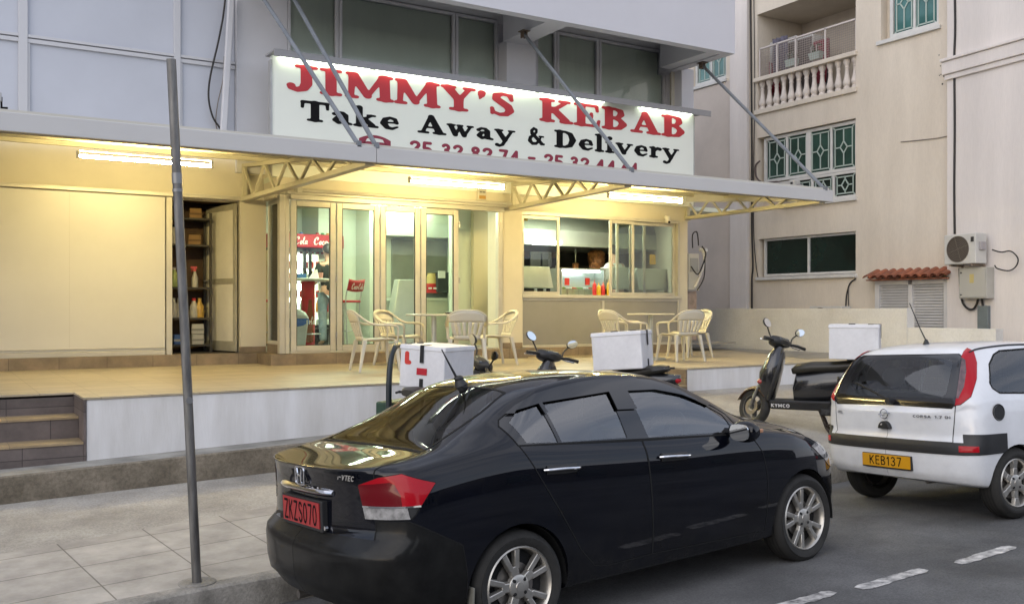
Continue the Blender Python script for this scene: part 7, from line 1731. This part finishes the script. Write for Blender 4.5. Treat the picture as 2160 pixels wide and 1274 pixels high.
def ringloft(q, secs, n=20, e=.8):
    """closed sections: (centre, half width y, half height z, tilt) lofted along the list; caps filled"""
    P = []
    for (cx, cy, cz), wy, hz, tl in secs:
        row = []
        for k in range(n):
            t = 2 * math.pi * k / n; c, s_ = math.cos(t), math.sin(t)
            yy = wy * math.copysign(abs(c) ** e, c); zz_ = hz * math.copysign(abs(s_) ** e, s_)
            row.append((cx - zz_ * math.sin(tl), cy + yy, cz + zz_ * math.cos(tl)))
        P.append(row)
    q.grid(P, True, True); b = len(q.v) - len(P) * n
    q.f.append([b + k for k in range(n)][::-1]); q.sm.append(False); q.mi.append(q.m); q.f.append([b + (len(P) - 1) * n + k for k in range(n)]); q.sm.append(False); q.mi.append(q.m)
    return q
def sc_wheel(root, x, r_=.235):
    t = bpy.data.objects.new('wheel', None); COL.objects.link(t); t.parent = root; t.location = (x, 0, r_)
    q = MB(); q.lathe([(.155, -.045), (.18, -.056), (.21, -.052), (.228, -.03), (r_, 0), (.228, .03), (.21, .052), (.18, .056), (.155, .045)], axis='Y', n=40); q.build('tyre', TYRE, t, angle=60)
    q = MB(); q.lathe([(.157, -.045), (.145, -.042), (.14, 0), (.145, .042), (.157, .045)], axis='Y', n=36); q.tube([(0, -.06, 0), (0, .06, 0)], .035, 12)
    for k in range(3): a = 2.1 * k + .4; q.bar((0, 0, 0), (.146 * math.cos(a), 0, .146 * math.sin(a)), .05, .03, up=(0, 1, 0))
    q.build('rim', mat('scooter_rim', (.10, .10, .10), rough=.4, metal=.5), t)
    q = MB(); q.lathe([(.05, .058), (.10, .058), (.10, .062), (.05, .062)], axis='Y', n=28, close=True); q.build('brake_disc', DISC, t)
def make_scooter():
    root = empty('motor_scooter', (0, 0, 0))
    sc_wheel(root, 0); sc_wheel(root, 1.28)
    q = MB()
    for s_ in (-1, 1): q.tube([(1.28, s_ * .075, .235), (1.22, s_ * .075, .40), (1.13, s_ * .05, .64)], [.022, .022, .018], 10)
    q.build('front_fork', SMETAL, root)
    q = MB(); P = []
    for k in range(17):
        a = R(20 + 125 * k / 16); P.append([(1.28 + (.262 - .02 * abs(v) ** 3) * math.cos(a), v * .075, .235 + (.262 - .05 * abs(v) ** 3) * math.sin(a)) for v in np.linspace(-1, 1, 9)])
    q.grid(P); q.build('front_mudguard', RUST, root, solid=.006)
    q = MB(); ringloft(q, [((1.13, 0, .36), .13, .08, -.9), ((1.13, 0, .45), .17, .13, -.9), ((1.10, 0, .60), .20, .14, -.95), ((1.05, 0, .74), .20, .12, -1.0), ((1.01, 0, .86), .165, .10, -1.05), ((.985, 0, .945), .10, .065, -1.1), ((.97, 0, .99), .07, .05, -1.1)], 20, .75); ap = q.build('front_apron', SBLKP, root)
    q = MB(); ringloft(q, [((1.10, 0, .34), .17, .03, -1.2), ((1.05, 0, .50), .20, .035, -1.25), ((.985, 0, .70), .195, .035, -1.25), ((.95, 0, .86), .14, .03, -1.2), ((.945, 0, .93), .07, .025, -1.2)], 16, .6); q.build('leg_shield', SPLAS, root)
    q = MB(); P = [[(1.245 - (v - .5) * .02 - .15 * u - .02 * abs(y_) , y_ * (.10 + .05 * u), .55 + .23 * u + .01 * v) for y_ in np.linspace(-1, 1, 7)] for u in np.linspace(0, 1, 7) for v in (0,)]
    q.grid(P); q.build('floral_panel', FLOWER, ap)
    for s_ in (-1, 1): q = MB(); q.blob((1.19, s_ * .125, .565), (.045, .055, .035)); q.build('indicator', mat('indicator_red', (.30, .03, .03), rough=.2, coat=.8), ap)
    q = MB(); q.hexa([(.40, -.155, .235), (1.08, -.13, .235), (1.08, .13, .235), (.40, .155, .235)], [(.36, -.19, .355), (1.10, -.165, .345), (1.10, .165, .345), (.36, .19, .355)]); fb = q.build('footboard', SPLAS, root, bevel=.025, seg=3)
    for s_ in (-1, 1):
        q = MB(); write(q, 'KYMCO', SANS_BOLD, 'bold', (lambda a, b: (1.06 - a, .1735 + b * .33 - .018 + .0075 * (a / .2), .262 + b)) if s_ > 0 else (lambda a, b: (.84 + a, -(.1735 + b * .33 - .018 + .0075 * ((.22 - a) / .2)), .262 + b)), .045, .07, .22, .05); q.build('lettering', BOXW, fb, recalc=False)
    q = MB(); ringloft(q, [((.81, 0, .42), .10, .11, -.1), ((.74, 0, .49), .14, .185, -.25), ((.42, 0, .54), .165, .20, 0), ((.05, 0, .62), .165, .15, .05), ((-.20, 0, .68), .14, .12, .1), ((-.42, 0, .70), .085, .07, .15), ((-.50, 0, .72), .04, .04, .15)], 22, .7); bd = q.build('body', SBLKP, root)
    for s_ in (-1, 1):
        q = MB(); P = [[(.30 - .66 * u, s_ * (.184 - .010 * (1 - v) ** 2 * 2 - .045 * u ** 2.2), .50 + .13 * u + v * (.15 - .06 * u)) for v in np.linspace(0, 1, 6)] for u in np.linspace(0, 1, 14)]
        q.grid(P); q.build('floral_panel', FLOWER, bd, solid=.004)
    q = MB(); ringloft(q, [((.83, 0, .69), .08, .035, -.25), ((.77, 0, .715), .13, .06, -.2), ((.60, 0, .745), .155, .065, 0), ((.32, 0, .76), .165, .06, 0), ((.08, 0, .785), .16, .06, .2), ((-.12, 0, .82), .15, .055, .1), ((-.30, 0, .83), .12, .05, .05), ((-.38, 0, .83), .07, .03, 0)], 22, .7); q.build('seat', SVINYL, root)
    q = MB(); q.blob((.22, .02, .28), (.36, .13, .13)); q.box((-.06, .06, .18), (.50, .16, .35)); q.box((-.30, .08, .20), (.0, .14, .30)); q.build('engine', mat('engine_grey', (.045, .045, .045), rough=.5, metal=.5, var=.4, scale=20), root, bevel=.02)
    q = MB(); q.tube([(.25, -.10, .22), (.05, -.15, .22), (-.28, -.155, .30)], [.02, .05, .055], 14); q.build('exhaust', SMETAL, root)
    q = MB(); q.tube([(-.05, .13, .28), (-.10, .14, .62)], .035, 10)
    for k in range(6): q.lathe([(.045, -.008), (.048, 0), (.045, .008)], (-.06 - .008 * k, .132, .34 + .045 * k), 'Z', 14)
    q.build('shock_absorber', SMETAL, root)
    q = MB()
    for s_ in (-1, 1): q.tube([(.52, s_ * .07, .26), (.43, s_ * .10, .03), (.38, s_ * .12, -.035)], .016, 8); q.tube([(.38, s_ * .12, -.035), (.31, s_ * .13, -.04)], .018, 8)
    q.tube([(.43, -.10, .05), (.43, .10, .05)], .012, 8); q.tube([(.44, .10, .06), (.33, .20, .10)], .010, 8); q.build('centre_stand', mat('stand_rusty', (.06, .045, .035), rough=.7, metal=.3, var=.4, scale=20), root)
    q = MB(); ringloft(q, [((1.05, 0, 1.0), .05, .03, 0), ((1.04, 0, 1.03), .14, .055, 0), ((.985, 0, 1.045), .175, .062, .1), ((.93, 0, 1.03), .13, .05, .2), ((.90, 0, 1.02), .06, .03, .2)], 20, .7); q.tube([(.985, 0, .95), (.985, 0, 1.02)], .05, 12); hb = q.build('handlebar_cover', SPLAS, root)
    q = MB(); q.box((.905, -.08, 1.045), (.965, .08, 1.085)); q.build('instrument_panel', mat('instrument_glass', (.05, .06, .07), rough=.1, coat=1), hb, bevel=.015)
    for s_ in (-1, 1):
        q = MB(); q.tube([(.97, s_ * .13, 1.035), (.93, s_ * .24, 1.035), (.90, s_ * .35, 1.02)], [.016, .019, .02], 10); q.build('grip', SPLAS, hb)
        q = MB(); q.tube([(.99, s_ * .17, 1.03), (1.0, s_ * .25, 1.02), (.965, s_ * .34, 1.01)], .008, 6); q.build('brake_lever', CHROME, hb)
        q = MB(); q.tube(catmull([(.97, s_ * .17, 1.05), (.985, s_ * .20, 1.12), (.97, s_ * .255, 1.18)], 5), [.009] * 11, 8); st = q.build('mirror_stalk', SPLAS, hb)
        c = Vector((.955, s_ * .285, 1.215)); q = MB(); P = []
        ax = Vector((-1, -s_ * .12, .05)).normalized(); u = Vector((0, s_ * .93, .36)).normalized(); u = (u - ax * u.dot(ax)).normalized(); v = ax.cross(u)
        for i, (k, dpt) in enumerate(((.05, -.03), (.75, -.022), (1, 0), (.94, .012))): P.append([c + ax * dpt + u * (.075 * k * math.cos(t)) + v * (.048 * k * math.sin(t)) for t in [2 * math.pi * j / 24 for j in range(24)]])
        q.grid(P, True, True); q.build('mirror_shell', SPLAS, st)
        q = MB(); q.add([c + ax * .013 + u * (.069 * math.cos(t)) + v * (.043 * math.sin(t)) for t in [2 * math.pi * j / 24 for j in range(24)]], [tuple(range(24))]); q.build('mirror_glass', MIRG, st, recalc=False)
    q = MB()
    for s_ in (-1, 1): q.tube([(.10, s_ * .12, .79), (-.35, s_ * .12, .83), (-.42, s_ * .10, .83)], .012, 8); q.bar((-.1, s_ * .1, .70), (-.1, s_ * .12, .82), .02)
    for x in (-.35, -.1, .0): q.tube([(x, -.12, .835), (x, .12, .835)], .010, 8)
    q.box((-.22, -.16, .842), (.20, .16, .852)); q.build('luggage_rack', SPLAS, root)
    q = MB(); q.hexa([(-.16, -.25, .855), (.39, -.25, .855), (.39, .25, .855), (-.16, .25, .855)], [(-.16, -.25, 1.24), (.39, -.25, 1.24), (.39, .25, 1.24), (-.16, .25, 1.24)]); bx = q.build('delivery_box', BOXW, root, bevel=.012)
    q = MB(); q.hexa([(-.168, -.258, 1.218), (.398, -.258, 1.218), (.398, .258, 1.218), (-.168, .258, 1.218)], [(-.162, -.252, 1.262), (.392, -.252, 1.262), (.392, .252, 1.262), (-.162, .252, 1.262)]); q.build('lid', BOXW, bx, bevel=.008)
    q = MB(); q.box((-.166, -.02, .86), (-.1605, .02, .95)); q.build('strap', STRAP, bx); q = MB(); q.box((-.173, -.02, 1.10), (-.1685, .02, 1.266)); q.box((-.1685, -.02, 1.2625), (-.03, .02, 1.266)); q.build('strap', STRAP, bx)
    q = MB(); q.box((.10, .20, 1.262), (.17, .24, 1.272)); q.box((-.10, .2, 1.262), (-.04, .24, 1.268)); q.build('hinge', STRAP, bx)
    q = MB(); q.blob((-.47, 0, .70), (.04, .07, .035)); q.build('tail_lamp', REDL, root)
    q = MB(); P = [[(-.46 - .06 * u, y, .66 - .34 * u) for y in (-.07, .07)] for u in np.linspace(0, 1, 5)]; q.grid(P); q.build('rear_mudguard', SPLAS, root, solid=.006)
    A0, A1 = Vector((1.28, 0, .235)), Vector((.975, 0, 1.0)); TM = Matrix.Translation(A0) @ Matrix.Rotation(R(-38), 4, (A1 - A0).normalized()) @ Matrix.Translation(-A0)
    for c in root.children:                                            # parked with the bars turned to the right
        if c.name.split('.')[0] in ('front_fork', 'front_mudguard', 'handlebar_cover') or (c.name.startswith('wheel') and c.location.x > 1): c.matrix_basis = TM @ c.matrix_basis
    return root, bx
sc, bx0 = make_scooter()
def put_scooter(o, x, y, z, yaw, roll, label, pitch=0):
    o.matrix_world = Matrix.Translation((x, y, z)) @ Matrix.Rotation(yaw, 4, 'Z') @ Matrix.Rotation(R(pitch), 4, 'Y') @ Matrix.Rotation(roll, 4, 'X'); tag(o, label, 'scooter', 'delivery scooters parked before the terrace')
put_scooter(sc, 9.40, 7.46, .30, R(125), 0, 'black scooter with white box standing clear between the two cars')
s2 = copy_tree(sc); put_scooter(s2, 6.605, 8.19, .245, R(127), 0, 'scooter with plain white box behind the roof of the dark sedan', 4)
s1 = copy_tree(sc); put_scooter(s1, 4.07, 8.28, .135, R(31), R(3), 'scooter whose white box carries the red L plate')
b1 = [c for c in s1.children if c.name.startswith('delivery_box')][0]
q = MB(); 
write(q, 'L', _sans(.16), 'lplate', lambda a, b: (-.1625, .195 - a, 1.075 + b), .125, .06, .085, .04); q.build('learner_letter', mat('learner_red', (.55, .03, .02), rough=.4), b1, recalc=False)
q = MB(); q.box((-.166, -.06, .985), (-.1605, .055, 1.05)); q.build('reflector', mat('reflector_red', (.42, .006, .02), rough=.25), b1, bevel=.002)
# green trolley with a bent black tube handle, half hidden behind the sedan
p = onY(788, 840, 8.62)
t = empty('trolley', (float(p[0]), 8.62, pav_z(float(p[0]), 8.62)), R(30), 'dark green trolley with a bent black tube handle behind the sedan boot', 'trolley')
gz = float(p[2]) - pav_z(float(p[0]), 8.62)
q = MB(); q.box((.0, -.21, .12), (.42, -.02, gz - .03)); q.build('bin', mat('bin_green', (.012, .045, .025), rough=.5, var=.2, scale=5), t, bevel=.02)
q = MB(); q.tube(catmull([(-.05, -.22, .1), (-.055, -.22, gz), (-.045, -.22, gz + .24), (.0, -.21, gz + .40), (.10, -.18, gz + .49), (.26, -.12, gz + .51)], 8), .028, 12); q.build('handle', mat('black_tube', (.012, .02, .024), rough=.4), t)
for y in (-.17, -.06): q = MB(); q.lathe([(0, -.03), (.1, -.03), (.115, 0), (.1, .03), (0, .03)], (.1, y, .115), 'Y', 20); q.build('wheel', TYRE, t)
# ================================================================ people in the shop
SKIN = mat('skin', (.42, .235, .16), rough=.5, var=.05, scale=8)
def skinmesh(name, pts, edges, m, parent, root=0, sub=2):
    """pts: (x, y, z, radius or (rx, ry)); one continuous surface grown round the joints"""
    me = bpy.data.meshes.new(name); me.from_pydata([p[:3] for p in pts], edges, []); me.materials.append(m)
    o = bpy.data.objects.new(name, me); COL.objects.link(o); o.parent = parent
    s = o.modifiers.new('skin', 'SKIN'); s.use_smooth_shade = True; s.branch_smoothing = .6
    if not me.skin_vertices: raise RuntimeError('no skin layer')
    for i, p in enumerate(pts):
        r_ = p[3]; me.skin_vertices[0].data[i].radius = r_ if isinstance(r_, tuple) else (r_, r_)
    me.skin_vertices[0].data[root].use_root = True
    d = o.modifiers.new('subdivision', 'SUBSURF'); d.levels = sub; d.render_levels = sub
    return o
def hand_chain(pts, edges, wrist_i, wpos, d, side, curl=.5, k=1.0):
    """palm and five fingers beyond the wrist; d points from forearm to hand, side towards the thumb"""
    d = Vector(d).normalized(); s = (Vector(side) - d * Vector(side).dot(d)).normalized(); n = d.cross(s)
    w = Vector(wpos); pc = w + d * .05 * k; pts.append((*pc, (.030 * k, .017 * k))); pi = len(pts) - 1; edges.append((wrist_i, pi))
    for j, (off, L) in enumerate(((.030, .068), (.010, .078), (-.010, .072), (-.029, .056))):
        b = w + d * .088 * k + s * off * k; prev = pi
        for q_, (t, r_) in enumerate(((0, .0095), (.55, .0085), (1.0, .007))):
            c = b + d * (L * t * math.cos(curl * t)) * k + n * (L * t * math.sin(curl * t)) * k
            pts.append((*c, r_ * k)); edges.append((prev, len(pts) - 1)); prev = len(pts) - 1
    prev = pi; b = w + d * .03 * k
    for t, r_ in ((.0, .011), (.5, .0095), (1.0, .008)):
        c = b + s * (.032 + .030 * t) * k + d * (.055 * t) * k + n * (.015 * t) * k; pts.append((*c, r_ * k)); edges.append((prev, len(pts) - 1)); prev = len(pts) - 1
def person(loc, rz, H, label, shirt_m, trouser_m, hair_m, arms, head_turn=0, lean=0.0, hair='short'):
    """faces +y; arms: for left (-x) and right (+x) the elbow and wrist offsets from the shoulder"""
    t = empty('person', loc, rz, label, 'person'); k = H / 1.75
    def V(x, y, z): return (x * k, (y + lean * max(0, z - .95)) * k, z * k)
    B = [(*V(0, 0, .98), .115 * k)]; E = []
    def add(p, r_, par): B.append((*p, r_)); E.append((par, len(B) - 1)); return len(B) - 1
    sp = add(V(0, 0, 1.12), (.125 * k, .095 * k), 0); ch = add(V(0, -.01, 1.30), (.150 * k, .105 * k), sp); nk0 = add(V(0, -.01, 1.45), (.075 * k, .065 * k), ch); nk = add(V(0, .0, 1.52), .055 * k, nk0)
    h1 = add(V(0, .02, 1.585), (.068 * k, .078 * k), nk); h2 = add(V(0, .015, 1.655), (.075 * k, .092 * k), h1); h3 = add(V(0, .0, 1.71), (.060 * k, .075 * k), h2)
    hands = []
    for s_, (el, wr) in zip((-1, 1), arms):
        sh = add(V(s_ * .175, -.01, 1.405), .058 * k, ch); S_ = Vector(B[sh][:3]); e = S_ + Vector(el) * k; w = S_ + Vector(wr) * k
        m1 = add((S_ + e) / 2, .047 * k, sh); ei = add(e, .040 * k, m1); m2 = add((e * .6 + w * .4), .036 * k, ei); wi = add(w, .026 * k, m2)
        hand_chain(B, E, wi, w, w - e, (s_ * -.3, .6, .6), .6, k); hands.append((S_, e, w))
    for s_ in (-1, 1):
        hp = add(V(s_ * .095, 0, .90), .085 * k, 0); kn = add(V(s_ * .105, .015, .50), .056 * k, hp); an = add(V(s_ * .11, -.02, .10), .038 * k, kn); to = add(V(s_ * .12, .10, .045), (.042 * k, .028 * k), an)
    b = skinmesh('body', B, E, SKIN, t)
    # clothes
    T = [(*V(0, 0, .93), (.150 * k, .118 * k)), (*V(0, 0, 1.10), (.148 * k, .115 * k)), (*V(0, -.01, 1.29), (.172 * k, .124 * k)), (*V(0, -.01, 1.42), (.115 * k, .085 * k))]; TE = [(0, 1), (1, 2), (2, 3)]
    for s_, (S_, e, w) in zip((-1, 1), hands):
        T.append((*S_, .074 * k)); TE.append((2, len(T) - 1)); T.append((*(S_ * .35 + e * .65), .062 * k)); TE.append((len(T) - 2, len(T) - 1))
    skinmesh('shirt', T, TE, shirt_m, t, 1)
    T = [(*V(0, 0, .95), (.138 * k, .112 * k))]; TE = []
    for s_ in (-1, 1):
        pr = 0
        for z, r_, y in ((.84, .102, 0), (.50, .076, .012), (.28, .070, 0), (.09, .066, -.01)): T.append((*V(s_ * .10, y, z), r_ * k)); TE.append((pr, len(T) - 1)); pr = len(T) - 1
    skinmesh('trousers', T, TE, trouser_m, t)
    for s_ in (-1, 1):
        q = MB(); ringloft(q, [(V(s_ * .115, -.07, .04), .035 * k, .036 * k, 1.57), (V(s_ * .115, -.04, .05), .048 * k, .046 * k, 1.57), (V(s_ * .118, .06, .042), .050 * k, .040 * k, 1.57), (V(s_ * .12, .16, .028), .044 * k, .024 * k, 1.57), (V(s_ * .12, .19, .02), .02 * k, .012 * k, 1.57)], 16, .8)
        # the loft runs along y: turn its rings
        q.v = [(x, y, z) for x, y, z in q.v]; q.build('shoe', mat('shoe_dark', (.03, .028, .026), rough=.6), t)
    # head details
    hc = Vector(V(0, .015, 1.645)); fy = hc.y + .088 * k
    q = MB(); P = []
    for i in range(12):
        a = math.pi * i / 11 * .62
        P.append([(hc.x + .087 * k * math.sin(a) * math.cos(w), hc.y - .012 * k + .105 * k * math.sin(a) * math.sin(w) * (1 if math.sin(w) < 0 else .82), hc.z + .02 * k + .098 * k * math.cos(a) - (.05 * k * max(0, -math.sin(w)) * (i / 11) ** 2)) for w in [2 * math.pi * j / 26 for j in range(26)]])
    q.grid(P, True, True); h_ = q.build('hair', hair_m, t, solid=.012)
    if hair == 'bun': q = MB(); q.blob((hc.x, hc.y - .115 * k, hc.z + .02 * k), .042 * k); q.build('hair_bun', hair_m, h_)
    q = MB()
    q.hexa([(-.016 * k, fy - .012 * k, hc.z - .045 * k), (.016 * k, fy - .012 * k, hc.z - .045 * k), (.012 * k, fy - .03 * k, hc.z - .045 * k), (-.012 * k, fy - .03 * k, hc.z - .045 * k)], [(-.006 * k, fy - .012 * k, hc.z + .005), (.006 * k, fy - .012 * k, hc.z + .005), (.006 * k, fy - .03 * k, hc.z + .005), (-.006 * k, fy - .03 * k, hc.z + .005)])
    q.v = [(x + hc.x, y + (.018 * k if z < hc.z - .02 * k and y > fy - .02 * k else 0), z) for x, y, z in q.v]; q.build('nose', SKIN, t, bevel=.005)
    for s_ in (-1, 1):
        q = MB(); q.blob((hc.x + s_ * .031 * k, fy - .022 * k, hc.z - .002), (.013 * k, .010 * k, .008 * k)); q.build('eye', mat('eye_white', (.6, .58, .55), rough=.2), t)
        q = MB(); q.blob((hc.x + s_ * .031 * k, fy - .014 * k, hc.z - .002), .0055 * k, 8, 6); q.build('pupil', SBLK, t)
        q = MB(); q.tube([(hc.x + s_ * .018 * k, fy - .014 * k, hc.z + .016 * k), (hc.x + s_ * .044 * k, fy - .024 * k, hc.z + .016 * k)], .004, 6); q.build('eyebrow', hair_m, t)
        q = MB(); q.blob((hc.x + s_ * .078 * k, hc.y - .012 * k, hc.z - .012 * k), (.012 * k, .022 * k, .034 * k)); q.build('ear', SKIN, t)
    q = MB(); q.blob((hc.x, fy - .016 * k, hc.z - .065 * k), (.024 * k, .010 * k, .007 * k)); q.build('mouth', mat('lips', (.32, .12, .10), rough=.5), t)
    return t
JEANS = mat('light_jeans', (.25, .33, .40), rough=.8, var=.12, scale=14); BLACKT = mat('black_shirt', (.012, .015, .014), rough=.8); WHITET = mat('white_shirt', (.58, .58, .54), rough=.8, var=.04, scale=10); DKTR = mat('dark_trousers', (.03, .03, .035), rough=.8); HAIRD = mat('dark_hair', (.015, .011, .009), rough=.5)
person((5.83, 15.65, ZF), R(8), 1.76, 'man in black shirt and pale jeans facing the drinks fridge, seen from behind', BLACKT, JEANS, HAIRD, (((-.07, -.02, -.29), (-.03, .20, -.36)), ((.07, .02, -.28), (.02, .24, -.28))))
person((9.30, 16.0, ZF), R(-70), 1.62, 'woman in white shirt with tied dark hair standing in the kitchen doorway', WHITET, DKTR, HAIRD, (((-.05, .0, -.29), (-.02, .16, -.42)), ((.05, .02, -.29), (.0, .20, -.40))), hair='bun')
person((float(onY(1304, 560, 14.98)[0]), 14.98, ZF), R(10), 1.90, 'cook in white shirt bending over the kitchen grill with his back turned', WHITET, DKTR, HAIRD, (((-.12, .08, -.26), (-.05, .30, -.30)), ((.12, .08, -.26), (.05, .30, -.30))), lean=.18)
# ================================================================ unseen dark houses across the street, added for reflections in car paint and glass
OPPW = mat('added_opposite_wall', (.16, .145, .13), rough=.8, var=.15, scale=.5, coords='World')
def opposite(x0, x1, y, h, label, n):
    t = empty('added_opposite_house', ((x0 + x1) / 2, y, -.3), 0, label, 'building'); w = (x1 - x0) / 2
    q = MB(); q.box((-w, -8, 0), (w, 0, h)); q.box((-w - .2, -8.2, h), (w + .2, .2, h + .25)); q.build('wall', OPPW, t)
    for k in range(n):
        for z in ([1.2] if h < 4.6 else [1.2, 4.2]):
            x = -w + (k + .5) * 2 * w / n; q = MB(); q.box((x - .7, .0, z), (x + .7, .06, z + 1.4)); q.build('window', BLACKG, t)
opposite(-14, -3, -13, 4.2, 'unseen low dark house added across the street for the car reflections, left one', 4)
opposite(2.0, 15, -14, 3.6, 'unseen low dark house added across the street for the car reflections, middle one', 5)
opposite(18, 40, -15, 4.4, 'unseen long dark house added across the street for the car reflections, right one', 6)
